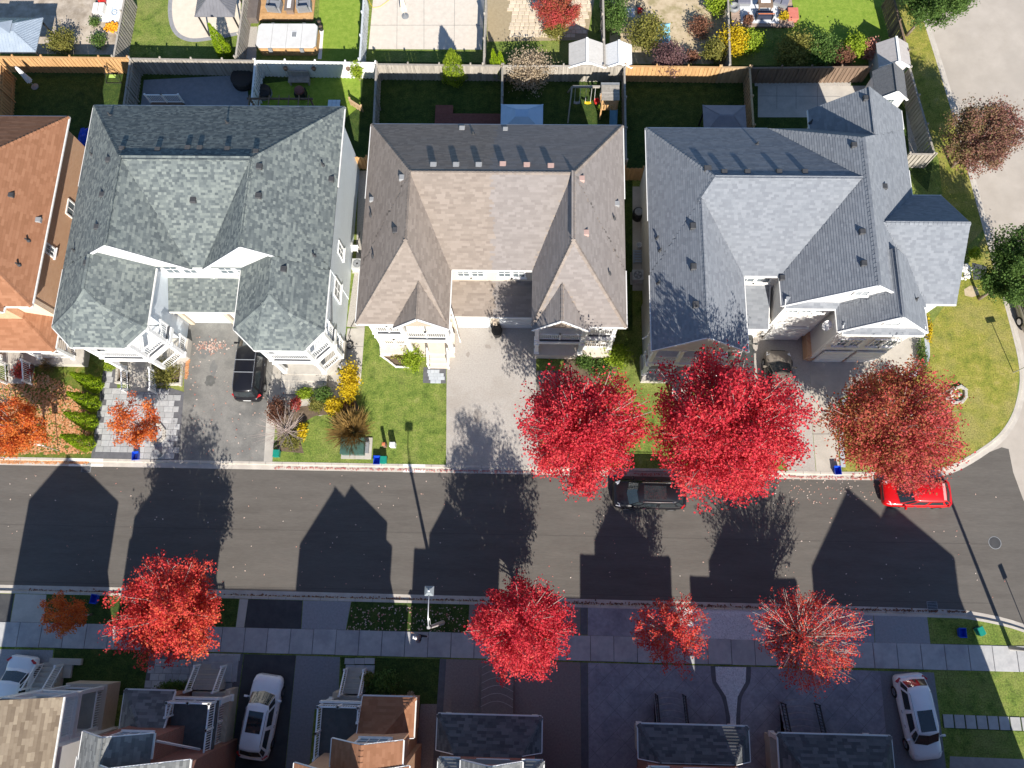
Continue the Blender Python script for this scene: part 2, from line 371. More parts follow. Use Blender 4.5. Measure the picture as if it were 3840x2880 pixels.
cv = smoothline([G(3462,1240),G(3470,1330),G(3446,1380),G(3394,1414),G(3302,1450),G(3190,1486),G(3152,1512),G(3145,1600),G(3153,1752)], 3)
b = MB(); n = len(cv); o1 = offset(cv, .3)
struct(b.add([(x,y,.012) for x,y in cv]+[(x,y,.012) for x,y in o1], [(i+1,i,n+i,n+i+1) for i in range(n-1)]).build('driveway_border', mat('blue_grey_border', (.34,.37,.41), (.42,.45,.49), 3, 0.85)))
sheet('lawn', [(3475,1240),(3560,1120),(3680,900),(3700,880),(3780,1170),(3824,1385),(3806,1522),(3764,1606),(3698,1668),(3560,1748),(3160,1750),(3155,1515),(3400,1425),(3470,1370)], GRASS_R)
sheet('lawn', [(3330,0),(3450,0),(3476,110),(3565,404),(3640,680),(3690,858),(3560,1000),(3520,600)], GRASS_R)
# ---- back yards
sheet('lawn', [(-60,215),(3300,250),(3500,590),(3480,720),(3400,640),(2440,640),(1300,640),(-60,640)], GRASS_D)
sheet('patio', [(540,300),(925,280),(935,420),(525,420)], mat('dark_patio', (.20,.22,.25), (.26,.28,.31), 3, 0.9), z=.008)  # dark blue-grey patio concrete
sheet('lawn', [(960,318),(1280,280),(1352,275),(1352,395),(1300,440),(960,440)], GRASS_A, z=.008)
sheet('patio', [(2842,322),(3250,322),(3300,440),(2842,440)], CONC, z=.010)
sheet('gravel_strip', [(2830,308),(3190,300),(3190,323),(2830,323)], GRAVEL, z=.008)
sheet('gravel_strip', [(3395,400),(3420,400),(3440,575),(3410,575)], GRAVEL, z=.010)
ystain = mat('stained_concrete_yard', (.33,.27,.20), (.56,.49,.41), 1.2, 0.92, 0.2, 30, stain=(.20,.16,.12), sscale=0.45)
sheet('patio', [(-60,200),(-60,-60),(470,-60),(432,205)], ystain)
sheet('patio', [(370,-60),(470,-60),(455,60),(440,88),(372,82)], CONC_W, z=.010)
sheet('lawn', [(432,212),(470,-60),(900,-60),(890,222)], GRASS, z=.006)
cp = smoothline([G(655,-60),G(645,40),(G(662,112)),G(712,143),G(790,138),G(900,118)], 5)
struct(MB().add([(x,y,.014) for x,y in cp]+[(*G(905,-60),.014)], [tuple(range(len(cp)+1))]).build('patio', PAVER_BEIGE))
o1 = offset(cp, -.32); n = len(cp)
struct(MB().add([(x,y,.018) for x,y in cp]+[(x,y,.018) for x,y in o1], [(i,i+1,n+i+1,n+i) for i in range(n-1)]).build('patio_border', mat('slate_border', (.24,.24,.25), (.31,.31,.32), 4, 0.8)))
sheet('gravel_strip', [(936,100),(966,100),(960,225),(900,225)], GRAVEL)
sheet('lawn', [(1190,226),(1200,-60),(1352,-60),(1352,235)], GRASS_A)
sheet('path', [(1198,112),(1214,112),(1206,222),(1192,222)], CONC_W, z=.012)
sheet('patio', [(1382,184),(1404,-60),(1820,-60),(1808,186)], mat('beige_slab_patio', (.56,.50,.43), (.65,.59,.51), 2.5, 0.9, 0.15, 30))
tanbed = sheet('paver_patio', [(1828,156),(1828,-60),(2240,-60),(2200,150)], mat('paver_sand', (.30,.24,.15), (.38,.31,.20), 5, 0.95), z=.006)
sheet('yard_dirt', [(2285,240),(2290,-60),(2725,-60),(2715,240)], DIRT)
sheet('lawn', [(2955,230),(2960,-60),(3290,-60),(3340,150),(3300,240)], GRASS_A)
# ---- south side pavings (y grows southwards in the picture)
sheet('driveway', [(-60,2233),(52,2236),(36,2338),(-60,2337)], ASPH_DARK)
sheet('driveway', [(55,2238),(172,2242),(165,2340),(38,2338)], CONC)
sheet('driveway', [(-80,2433),(200,2438),(190,2530),(110,2700),(-80,2700)], mat('grey_aggregate', (.26,.26,.27), (.33,.33,.34), 8, 0.9, 0.3, 40))
sheet('path', [(898,2255),(930,2256),(915,2356),(884,2355)], CONC)
sheet('driveway', [(930,2256),(1134,2262),(1128,2362),(916,2356)], ASPH_DARK, z=.006)
sheet('driveway', [(1136,2262),(1316,2266),(1296,2366),(1130,2362)], mat('grey_aggregate_b', (.25,.25,.265), (.32,.32,.33), 8, 0.9, 0.3, 40))
B2bed = sheet('paver_path', [(562,2446),(914,2452),(893,2610),(536,2606)], BORDER, z=.008)
sheet('driveway', [(916,2453),(1110,2458),(1060,2975),(850,2975)], ASPH_DARK, z=.006)
sheet('driveway', [(1111,2458),(1275,2464),(1268,2650),(1180,2660),(1150,2975),(1062,2975)], mat('grey_aggregate_c', (.19,.195,.21), (.255,.26,.275), 8, 0.9, 0.3, 40))
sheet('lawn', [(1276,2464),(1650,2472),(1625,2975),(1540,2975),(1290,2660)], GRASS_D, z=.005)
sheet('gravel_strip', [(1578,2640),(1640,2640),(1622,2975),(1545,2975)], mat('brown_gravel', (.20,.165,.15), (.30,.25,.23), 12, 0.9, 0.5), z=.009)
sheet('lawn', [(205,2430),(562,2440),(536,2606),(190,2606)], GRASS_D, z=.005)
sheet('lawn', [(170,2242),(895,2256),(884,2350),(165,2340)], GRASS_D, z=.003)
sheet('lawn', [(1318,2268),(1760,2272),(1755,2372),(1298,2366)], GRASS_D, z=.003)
sheet('path_border', [(1650,2470),(1674,2471),(1642,2975),(1616,2975)], BORDER, z=.010)
sheet('driveway', [(1674,2471),(2176,2484),(2180,2975),(1642,2975)], EXP_DARK, z=.006)
sheet('driveway', [(1760,2274),(2176,2280),(2176,2380),(1755,2374)], EXP_DARK, z=.006)
sheet('path_border', [(2177,2484),(2204,2485),(2208,2975),(2180,2975)], BORDER, z=.010)
sheet('path_border', [(2177,2280),(2204,2281),(2203,2381),(2177,2380)], BORDER, z=.010)
FL1 = smoothline([(2664,2497),(2672,2560),(2706,2614),(2722,2690),(2722,2760)],3); FL2 = smoothline([(2776,2760),(2776,2690),(2782,2614),(2812,2560),(2816,2500)],3)
st1 = sheet('driveway', [(2205,2485)]+FL1+[(2722,2975),(2208,2975)], STAMP, z=.006)
sheet('driveway', [(2205,2282),(2560,2292),(2580,2393),(2204,2383)], STAMP, z=.006)
st2 = sheet('driveway', [(3300,2516),(3345,2975),(2722,2975),(2722,2760)]+FL2, STAMP, z=.005)
sheet('driveway', [(2872,2304),(3276,2318),(3280,2415),(2872,2402)], STAMP, z=.006)
sheet('path_border', FL1+FL2, BORDER, z=.014)
sheet('pebble_bed', [(2682,2500),(2686,2556),(2722,2612),(2738,2690),(2738,2760),(2760,2760),(2760,2690),(2766,2612),(2796,2556),(2798,2502)], STONEW, z=.020)
sheet('pebble_bed', [(2560,2294),(2872,2304),(2872,2402),(2580,2393)], STONEW, z=.012)
sheet('driveway', [(3278,2318),(3478,2326),(3490,2424),(3282,2416)], mat('grey_aggregate_d', (.25,.255,.265), (.31,.315,.325), 8, 0.9, 0.3, 40), z=.008)
sheet('driveway', [(3300,2516),(3502,2522),(3560,2975),(3345,2975)], mat('grey_aggregate_e', (.17,.175,.19), (.22,.225,.24), 8, 0.9, 0.3, 40), z=.008)
sheet('path', [(3562,2836),(3860,2848),(3870,2920),(3560,2920)], mat('brown_concrete', (.30,.28,.27), (.37,.345,.33), 3, 0.9), z=.008)
# ---- slabs and pavers, each a piece
def inside(p, poly):
    c = False; n = len(poly); j = n-1
    for i in range(n):
        a, b_ = poly[i], poly[j]
        if (a[1] > p[1]) != (b_[1] > p[1]) and p[0] < (b_[0]-a[0])*(p[1]-a[1])/(b_[1]-a[1])+a[0]: c = not c
        j = i
    return c
def slabmesh(key, sx, sy, h, m, bev=0.012):
    b = MB(); x, y = sx/2, sy/2; e = bev
    b.add([(-x,-y,0),(x,-y,0),(x,y,0),(-x,y,0),(-x,-y,h-e),(x,-y,h-e),(x,y,h-e),(-x,y,h-e),(-x+e,-y+e,h),(x-e,-y+e,h),(x-e,y-e,h),(-x+e,y-e,h)],
          [(0,1,5,4),(1,2,6,5),(2,3,7,6),(3,0,4,7),(4,5,9,8),(5,6,10,9),(6,7,11,10),(7,4,8,11),(8,9,10,11)])
    return b.mesh(key, m)
def pave(parent, poly, name, widths, depth, m, z, h=.03, gap=.018, seed=1, rot=0.0, shrink=0.0):
    r = random.Random(seed); me = {wd: slabmesh(name, wd-gap, depth-gap, h, m) for wd in widths}
    poly = [G(*p) for p in poly]
    xs = [p[0] for p in poly]; ys = [p[1] for p in poly]; k = 0; y = min(ys)
    while y < max(ys):
        x = min(xs) - r.random()*widths[0]
        while x < max(xs):
            wd = r.choice(widths)
            cx, cy = x+wd/2, y+depth/2
            ok = all(inside((cx+a*wd*.45, cy+b_*depth*.45), poly) for a in (-1,1) for b_ in (-1,1))
            if ok and k < 300: inst(name, me[wd], parent, (cx,cy,z+r.uniform(-.002,.003))); k += 1
            x += wd
        y += depth
    return k
swb = struct(MB().box(-70,35.2,-4.0,-2.5,-.2,.006).build('sidewalk', BORDER))
xs = -45.0; sm = slabmesh('slab', 1.40, 1.47, .05, SLAB)
while xs < 34.5:
    inst('slab', sm, swb, (xs+.71, -3.25+rr(-.012,.012), -.014+rr(-.003,.004)), (rr(-.002,.002),rr(-.002,.002),rr(-.004,.004))); xs += 1.435
pave(bed, [(388,1385),(432,1385),(440,1455),(640,1455),(690,1470),(670,1722),(342,1714)], 'paver', (.52,.40,.62), .40, PAVER, .004, seed=3)
pave(B2bed, [(562,2446),(914,2452),(893,2610),(536,2606)], 'paver', (.55,.42), .42, PAVER, .004, seed=4)
pave(tanbed, [(1900,140),(1900,-20),(2230,-20),(2200,140)], 'paver', (.34,.50), .34, PAVER_TAN, .004, gap=.03, seed=5)
gp = sheet('garden_path', [(3530,2678),(3870,2690),(3870,2745),(3536,2730)], GRASS_D, z=.004)
ps = slabmesh('slab', .58, .74, .05, SLAB)
for i in range(10): inst('slab', ps, gp, (*G(3556+i*42, 2704+i*1.6), -.008))
sp = sheet('stone_pad', [(1588,1377),(1673,1376),(1672,1438),(1586,1436)], BORDER, z=.006)
pave(sp, [(1588,1377),(1673,1376),(1672,1438),(1586,1436)], 'paver', (.36,.24,.48), .24, mat('blue_grey_flag', (.40,.43,.46), (.48,.51,.54), 3, 0.8, rnd=0.06), .004, seed=8, gap=.008)
# score lines of the stamped drives
sc = MB(); r = random.Random(5)
def score(poly, z):
    poly = [G(*p) for p in poly]
    xs = [p[0] for p in poly]; ys = [p[1] for p in poly]; cx, cy = sum(xs)/len(xs), sum(ys)/len(ys)
    for a in (.78, -.78):
        d = Vector((math.cos(a), math.sin(a))); nrm = Vector((-d.y, d.x))
        for i in range(-9, 10):
            o = Vector((cx,cy)) + nrm*i*.85; run = None; t = -9
            while t < 9.01:
                p = o + d*t
                ins = inside(p, poly) and ((int(math.floor(t/1.7)) + i) % 3 or a > 0)
                if ins and run is None: run = p
                if not ins and run is not None: sc.beam((*run,z),(*(o+d*(t-.1)),z),.014,.004); run = None
                t += .1
            if run is not None: sc.beam((*run,z),(*(o+d*9),z),.014,.004)
score([(2205,2485),(2664,2497),(2676,2600),(2720,2690),(2722,2880),(2208,2880)], .0075)
score([(2816,2500),(3300,2516),(3345,2880),(2770,2880),(2776,2700),(2815,2600)], .0075)
struct(sc.build('score_line', BORDER))
# joints in the concrete drives
jn = MB()
for a, b_ in (((3046,1628),(3142,1628)),((1400-20,-40),(1400-20,-40)),((2845,360),(3150,362)),((2913,322),(2913,410)),((2985,322),(2985,410)),((3065,322),(3065,410)),((1490,0),(1488,184)),((1590,0),(1590,184)),((1705,0),(1703,184)),((1385,95),(1815,95)),((1303,1300),(1362,1300)),((1292,1390),(1355,1390)),((3300,1340),(3300,1436))):
    jn.beam((*G(*a),.0155),(*G(*b_),.0155),.02,.004)
struct(jn.build('joint_line', BORDER))
# iron drains and covers in the road
def drain(px, py, label):
    x, y = G(px,py); t = thing('storm_drain', label, 'drain', (x,y,RZ), group='storm drain grates at the kerb')
    MB().box(x-.32,x+.32,y-.32,y+.32,RZ-.02,RZ+.012).build('frame', GREY_P, t)
    b = MB()
    for i in range(7): b.beam((x-.28,y-.3+i*.09,RZ+.02),(x+.28,y-.26+i*.09,RZ+.02),.04,.02)
    b.build('grate', BLACK, t)
drain(320,1752,'iron storm drain grate in the gutter by the leaf covered lawn'); drain(3500,2276,'iron storm drain grate in the gutter by the blue bin on the lawn')
x, y = G(3735,2035); t = thing('manhole_cover', 'round iron manhole cover in the road near the corner', 'manhole', (x,y,RZ))
MB().lathe((x,y,RZ-.02),[(.40,0),(.40,.03),(.37,.032)],24).build('frame', GREY_P, t); MB().lathe((x,y,RZ-.02),[(.36,0),(.36,.034),(.1,.036)],24).build('cover', ASPH_DARK, t)

def blot(px, py, rx, ry, m, z, seed):
    r = random.Random(seed); x, y = G(px,py); n = 18; k = [r.uniform(.75,1.15) for _ in range(n)]
    struct(MB().add([(x+rx*k[i]*math.cos(6.283*i/n), y+ry*k[i]*math.sin(6.283*i/n), z) for i in range(n)],[tuple(range(n))]).build('stain', m))
OIL = mat('oil_stain',(.085,.085,.08),(.15,.148,.14),3,.8)
blot(788,1428,.38,.42,OIL,.0085,1); blot(800,1380,.25,.55,mat('faint_stain',(.145,.145,.14),(.19,.188,.18),3,.85),.0075,2); blot(770,1300,.6,.9,MATS['faint_stain'],.0068,3)
blot(1830,1300,.22,.16,mat('drive_stain',(.27,.24,.215),(.33,.30,.27),3,.85),.0085,4); blot(1755,1330,.12,.2,MATS['drive_stain'],.0085,5); blot(1790,1560,.3,.5,MATS['drive_stain'],.0075,6)
# faint sealed joint and wheel marks along the road
wm = MB(); r = random.Random(12)
for y0, n in ((3.55,1),(-.05,1)):
    x = -60
    while x < 28:
        x2 = x+r.uniform(2,5); wm.beam((x,y0+r.uniform(-.012,.012),RZ+.0065),(x2,y0+r.uniform(-.012,.012),RZ+.0065),.03,.003); x = x2
struct(wm.build('road_seam', mat('seam_tar',(.075,.068,.06),(.095,.086,.077),3,.85)))
# ================================================================ roofs: convex wings with sloped or gabled edges, shingled piece by piece
def wing(foot, ze, slopes):
    """foot: convex outline, counter-clockwise; slopes: rise per metre of each edge i->i+1, None for a gable"""
    pl = []; n = len(foot)
    for i in range(n):
        if slopes[i] is None or slopes[i] is False or slopes[i] == 'g': continue
        a, b = Vector(foot[i]), Vector(foot[(i+1)%n]); d = (b-a).normalized(); pl.append((i, a, b, d, Vector((-d.y,d.x)), slopes[i]))
    return dict(foot=[Vector(p) for p in foot], ze=ze, pl=pl, slopes=slopes)
def rect(x0,x1,y0,y1,ze,S_,E_,N_,W_): return wing([(x0,y0),(x1,y0),(x1,y1),(x0,y1)], ze, [S_,E_,N_,W_])
def hplane(w, p, xy): return w['ze'] + p[5]*((xy-p[1]).dot(p[4]))
def hwing(w, xy, eps=0.0):
    f = w['foot']; n = len(f)
    for i in range(n):
        a, b = f[i], f[(i+1)%n]
        if (b-a).x*(xy-a).y-(b-a).y*(xy-a).x < eps*(b-a).length: return -1e9
    return min(hplane(w,p,xy) for p in w['pl'])
def clip(poly, g):
    out = []; n = len(poly)
    for i in range(n):
        a, b = poly[i], poly[(i+1)%n]; ga, gb = g(a), g(b)
        if ga >= -1e-9: out.append(a)
        if (ga > 1e-9 and gb < -1e-9) or (ga < -1e-9 and gb > 1e-9): out.append(a + (b-a)*(ga/(ga-gb)))
    return out
SH_CACHE = {}
def shingle_mesh(m, wd, ex, ti):
    k = (m.name, wd, ti)
    if k not in SH_CACHE:
        b = MB(); b.tint = ti
        b.add([(-wd/2,0,.004),(wd/2,0,.004),(wd/2,0,.026),(-wd/2,0,.026),(wd/2,ex*1.12,.004),(-wd/2,ex*1.12,.004)], [(0,1,2,3),(3,2,4,5),(1,4,2),(0,3,5)])
        SH_CACHE[k] = b.mesh('shingle', m)
    return SH_CACHE[k]
def roof(root, wings, sm, seed=1, ex=0.17, widths=(.24,.32,.42), gut=GUTTER, rake=WHITE, gable=None, over=0.35, singles=300, caps=True, split=None, rkh=.17):
    """split=(x, other material): the shingles right of x use another colour"""
    rnd = random.Random(seed); deck = MB(); tabs = []; cap = MB(); gutters = []; rakes = []; gab = MB()
    rank = {id(o): i for i, o in enumerate(wings)}
    def hidden(w, xy, z, tol=.02): return any(hwing(o, xy) > z + (tol if rank[id(o)] > rank[id(w)] else min(tol,-.012)) for o in wings if o is not w)
    for w in wings:
        f = w['foot']; n = len(f)
        for p in w['pl']:
            poly = [v.copy() for v in f]
            for q in w['pl']:
                if q is p: continue
                poly = clip(poly, lambda v, q=q: hplane(w,q,v)-hplane(w,p,v))
                if len(poly) < 3: break
            if len(poly) < 3: continue
            zz = lambda v: hplane(w,p,v)
            k = len(poly)
            deck.add([(v.x,v.y,zz(v)) for v in poly]+[(v.x,v.y,zz(v)-.10) for v in poly],
                     [tuple(range(k)), tuple(range(k,2*k))[::-1]]+[(i,k+i,k+(i+1)%k,(i+1)%k) for i in range(k)])
            # rows of shingles
            i0, a, b, d, nn, sl = p; sec = math.sqrt(1+sl*sl); step = ex/sec
            dm = max((v-a).dot(nn) for v in poly); rows = int(dm/step)+1
            U = Vector((d.x,d.y,0)); V = Vector((nn.x,nn.y,sl)).normalized(); Nn = U.cross(V)
            for r_ in range(rows):
                dd = r_*step; mid = min(dd+step*.5, dm-1e-4)
                us = []
                for i in range(k):
                    v0, v1 = poly[i], poly[(i+1)%k]; e0, e1 = (v0-a).dot(nn)-mid, (v1-a).dot(nn)-mid
                    if (e0 < 0) != (e1 < 0): us.append(((v0+(v1-v0)*(e0/(e0-e1)))-a).dot(d))
                if len(us) < 2: continue
                u0, u1 = min(us), max(us); u = u0 - rnd.random()*.15; first = True
                while u < u1-.04:
                    wd = rnd.choice(widths); ul = max(u,u0); ur = min(u+wd,u1); u += wd
                    if ur-ul < .05: continue
                    c = a + d*((ul+ur)/2) + nn*mid
                    if hidden(w, c, zz(c)): continue
                    o = a + d*((ul+ur)/2) + nn*dd; full = abs(ur-ul-wd) < 1e-6
                    tabs.append((Vector((o.x,o.y,w['ze']+sl*dd)), U, V, Nn, ur-ul, rnd.random(), full, c.x))
            # hip and ridge caps, once per pair of planes
            if caps:
                for i in range(k):
                    v0, v1 = poly[i], poly[(i+1)%k]; mv = (v0+v1)/2
                    for q in w['pl']:
                        if q[0] > p[0] and abs(hplane(w,q,mv)-zz(mv)) < 1e-4 and (v1-v0).length > .3 and abs(hplane(w,q,v0)-zz(v0)) < 1e-4:
                            A = Vector((v0.x,v0.y,zz(v0))); B = Vector((v1.x,v1.y,zz(v1)))
                            if A.z > B.z: A, B = B, A
                            L_ = (B-A).length; m_ = max(1,int(L_/.26)); D = (B-A)/m_
                            n1 = Vector((-p[4].x*p[5],-p[4].y*p[5],1)).normalized(); n2 = Vector((-q[4].x*q[5],-q[4].y*q[5],1)).normalized()
                            s1 = D.normalized().cross(n1); s2 = D.normalized().cross(n2)
                            if s1.dot(Vector((*p[4],0))) > 0: s1 = -s1
                            if s2.dot(Vector((*q[4],0))) > 0: s2 = -s2
                            for j in range(m_):
                                a0 = A+D*j; a1 = A+D*(j+1.12); c = a0.lerp(a1,.5)
                                if hidden(w, Vector((c.x,c.y)), c.z, -.03): continue
                                up = (n1+n2).normalized(); cap.tint = rnd.random()
                                cap.add([a0+up*.05, a0+s1*.14+n1*.035, a0+s2*.14+n2*.035, a1+up*.022, a1+s1*.14+n1*.01, a1+s2*.14+n2*.01,
                                         a0+up*.01, a0+s1*.14, a0+s2*.14],
                                        [(0,1,4,3),(0,3,5,2),(1,0,6,7),(0,2,8,6)])
        # eaves: gutters, gables: rake boards and wall
        for i in range(n):
            a, b = f[i], f[(i+1)%n]; d = (b-a).normalized(); nn = Vector((-d.y,d.x)); L_ = (b-a).length; m_ = max(2,int(L_/.12)); run = None
            if w['slopes'][i] is False: continue
            if w['slopes'][i] is not None and w['slopes'][i] != 'g':
                for j in range(m_+1):
                    c = a + d*(L_*j/m_); vis = not any(hwing(o, c+nn*.06) > w['ze']-.15 for o in wings if o is not w)
                    if vis and run is None: run = c
                    if run is not None and (not vis or j == m_):
                        if (c-run).length > .25: gutters.append((run.copy(), c.copy(), w['ze'], nn))
                        run = None
            else:
                pts = []
                for j in range(m_+1):
                    c = a + d*(L_*j/m_); z = hwing(w, c+nn*.01, -0.05); pts.append((c, max(z,w['ze']), not hidden(w, c+nn*.03, z, -.06)))
                keep = [pts[0]]
                for j in range(1,m_):
                    s0 = pts[j][1]-pts[j-1][1]; s1 = pts[j+1][1]-pts[j][1]
                    if abs(s0-s1) > 1e-3 or pts[j][2] != pts[j-1][2]: keep.append(pts[j])
                keep.append(pts[-1])
                rb = MB()
                for (c0,z0,v0),(c1,z1,v1) in zip(keep,keep[1:]):
                    if not v0: continue
                    rb.beam((c0.x-nn.x*.02,c0.y-nn.y*.02,z0-.06),(c1.x-nn.x*.02,c1.y-nn.y*.02,z1-.06),.04,rkh)
                if rb.v and w['slopes'][i] is None: rakes.append(rb)
                wall = [c+nn*over*.6 for c,_,_ in keep]
                gab.add([(v.x,v.y,w['ze']-.12) for v in (wall[0],wall[-1])]+[(v.x,v.y,z-.09) for v,(_,z,_) in list(zip(wall,keep))[::-1]], [tuple(range(len(keep)+2))])
    R0 = deck.build('roof', sm, root)
    rest = {}; cnt = 0; order = list(range(len(tabs))); rnd.shuffle(order)
    for i in order:
        o, U, V, Nn, wd, ti, full, cx = tabs[i]; mm = split[1] if split and cx > split[0] else sm
        if full and cnt < singles:
            t5 = (.08,.3,.5,.72,.95)[int(ti*4.999)]; m4 = Matrix((U,V,Nn)).transposed().to_4x4(); m4.translation = o
            inst('shingle', shingle_mesh(mm, round(wd,2), ex, t5), R0, None, mtx=m4); cnt += 1
        else:
            b = rest.setdefault(mm.name, (MB(), mm))[0]; b.tint = ti; h = wd/2; X = ex*1.12
            b.add([o-U*h+Nn*.004,o+U*h+Nn*.004,o+U*h+Nn*.026,o-U*h+Nn*.026,o+U*h+V*X+Nn*.004,o-U*h+V*X+Nn*.004], [(0,1,2,3),(3,2,4,5),(1,4,2),(0,3,5)])
    for b, mm in rest.values(): b.build('shingles', mm, R0, kind='stuff')
    if cap.v: cap.build('ridge_caps', sm, R0, kind='stuff')
    for a, b, ze, nn in gutters:
        g = MB(); A = a-nn*.05; B = b-nn*.05
        g.beam((A.x+nn.x*.012,A.y+nn.y*.012,ze-.075),(B.x+nn.x*.012,B.y+nn.y*.012,ze-.075),.085,.10)
        g.build('gutter', gut, root)
    for rb in rakes: rb.build('rake_board', rake, root)
    if gab.v: gab.build('gable_wall', gable or SID_WHITE, root)
    return R0
def bbox_walls(root, boxes, m, name='wall'):
    for (x0,x1,y0,y1,z0,z1) in boxes: MB().box(x0,x1,y0,y1,z0,z1).build(name, m, root)
def window(root, c, nrm, wd, ht, frame=WHITE, bars=(2,2), pane=GLASS):
    """window on a wall: c centre, nrm outward 'S','N','E','W'"""
    n = {'S':Vector((0,-1,0)),'N':Vector((0,1,0)),'E':Vector((1,0,0)),'W':Vector((-1,0,0))}[nrm] if isinstance(nrm,str) else Vector(nrm)
    u = Vector((-n.y,n.x,0)); c = Vector(c); b = MB(); z = Vector((0,0,1)); t = .10
    for s in (-1,1):
        b.beam(c+u*s*(wd/2)-z*(ht/2+t/2)+n*.03, c+u*s*(wd/2)+z*(ht/2+t/2)+n*.03, t, .07, up=n)
        b.beam(c-u*(wd/2-t/2)+z*s*(ht/2)+n*.03, c+u*(wd/2-t/2)+z*s*(ht/2)+n*.03, .066, t)
    b.beam(c-u*(wd/2+.12)-z*(ht/2+.09)+n*.06, c+u*(wd/2+.12)-z*(ht/2+.09)+n*.06, .14, .05)
    for i in range(1,bars[0]): x = -wd/2+wd*i/bars[0]; b.beam(c+u*x-z*(ht/2-t/2)+n*.028, c+u*x+z*(ht/2-t/2)+n*.028, .035, .03, up=n)
    for i in range(1,bars[1]): y = -ht/2+ht*i/bars[1]; b.beam(c-u*(wd/2-t/2)+z*y+n*.03, c+u*(wd/2-t/2)+z*y+n*.03, .03, .035)
    w = b.build('window', frame, root)
    MB().beam(c-u*wd/2+n*.012, c+u*wd/2+n*.012, .02, ht).build('pane', pane, w)
    return w
def vent(root, x, y, wings, m, s=.34, h=.13, kind='box'):
    z = max(hwing(w, Vector((x,y))) for w in wings); b = MB()
    if kind == 'box':
        b.cbox((x,y,z-.15), s, s*.95, .15+h*.55); b.cbox((x,y,z+h*.55), s*1.12, s*1.08, h*.45, 0, .8); b.build('roof_vent', m, root)
    else:
        b.lathe((x,y,z-.1),[(.14,0),(.12,.14),(.05,.18),(.05,.42),(.045,.43)],8); b.build('vent_pipe', m, root)
def rail(root, a, b, z, h=.95, post=True, m=WHITE, name='railing', sp=.13, pw=.10):
    a = Vector((*a,z)); b = Vector((*b,z)); return rail3(root, a, b, h, post, m, name, sp, pw)
def rail3(root, a, b, h=.95, post=True, m=WHITE, name='railing', sp=.13, pw=.10):
    a = Vector(a); b = Vector(b); pw = pw*rr(.93,1.09); zj = rr(0,.02); r = MB(); k = Vector((0,0,1)); L_ = (b-a).length; d = (b-a)/L_
    r.beam(a+k*h, b+k*h, .08, .06); r.beam(a+k*.10, b+k*.10, .05, .05)
    n = max(2,int(L_/sp))
    for i in range(1,n): p = a+(b-a)*(i/n); r.beam(p+k*.1, p+k*h, .028, .028, up=d)
    if post:
        for p in (a,b): r.cbox((p.x,p.y,p.z-.02-zj), pw, pw, h+.10); r.cbox((p.x,p.y,p.z+h+.075-zj), pw*1.35, pw*1.35, .04+zj)
    return r.build(name, m, root)
def column(root, x, y, z0, z1, s=.24, m=WHITE):
    b = MB(); b.cbox((x,y,z0), s, s, z1-z0); b.cbox((x,y,z0+.001), s*1.35, s*1.35, .18); b.cbox((x,y,z1-.16), s*1.35, s*1.35, .159)
    return b.build('column', m, root)
def steps(root, x0, x1, ytop, n, run, z, m=CONC, sgn=-1, name='step'):
    """n treads going down from height z; sgn -1 runs towards -y"""
    for i in range(n):
        zt = z*(n-i)/(n+1); ya = ytop + sgn*run*i; yb = ytop + sgn*run*(i+1)
        MB().box(x0,x1,min(ya,yb),max(ya,yb)-.001,0.0,zt).build(name, m, root)
# ================================================================ shingle colours
SH_TEAL = mat('shingle_teal', [(0.080,0.095,0.101),(0.108,0.126,0.129),(0.139,0.160,0.159),(0.176,0.200,0.190),(0.226,0.250,0.235)], None, 6, .93, tint=.88)
SH_TAN = mat('shingle_tan', [(0.213,0.176,0.150),(0.242,0.203,0.172),(0.268,0.225,0.191),(0.301,0.255,0.219)], None, 6, .93, tint=.85)
SH_TAUPE = mat('shingle_taupe', [(0.214,0.190,0.178),(0.233,0.208,0.194),(0.253,0.227,0.212),(0.279,0.250,0.235)], None, 6, .93, tint=.85)
SH_GREY = mat('shingle_blue_grey', [(0.176,0.189,0.212),(0.197,0.212,0.235),(0.219,0.235,0.258),(0.248,0.263,0.287)], None, 6, .93, tint=.85)
SH_RUST = mat('shingle_rust', [(.25,.115,.06),(.28,.13,.07),(.31,.148,.082),(.34,.168,.095)], None, 6, .93, tint=.8)
SH_SAND = mat('shingle_sand', [(.16,.12,.085),(.22,.17,.12),(.27,.215,.155),(.35,.285,.205)], None, 6, .93, tint=.85)
SH_DARK = mat('shingle_dark', [(.060,.066,.072),(.085,.092,.098),(.115,.122,.128),(.155,.16,.165)], None, 6, .93, tint=.85)
SH_SLATE = mat('shingle_slate', [(.12,.125,.125),(.165,.17,.168),(.21,.215,.21),(.27,.275,.265)], None, 6, .93, tint=.85)
VENT_G = mat('vent_grey', (.26,.265,.27), (.32,.325,.33), 4, .6); VENT_D = mat('vent_dark', (.045,.047,.05), (.07,.07,.075), 4, .6); VENT_P = mat('vent_pink', (.42,.28,.24), (.48,.33,.29), 4, .6)
ZE = 6.5
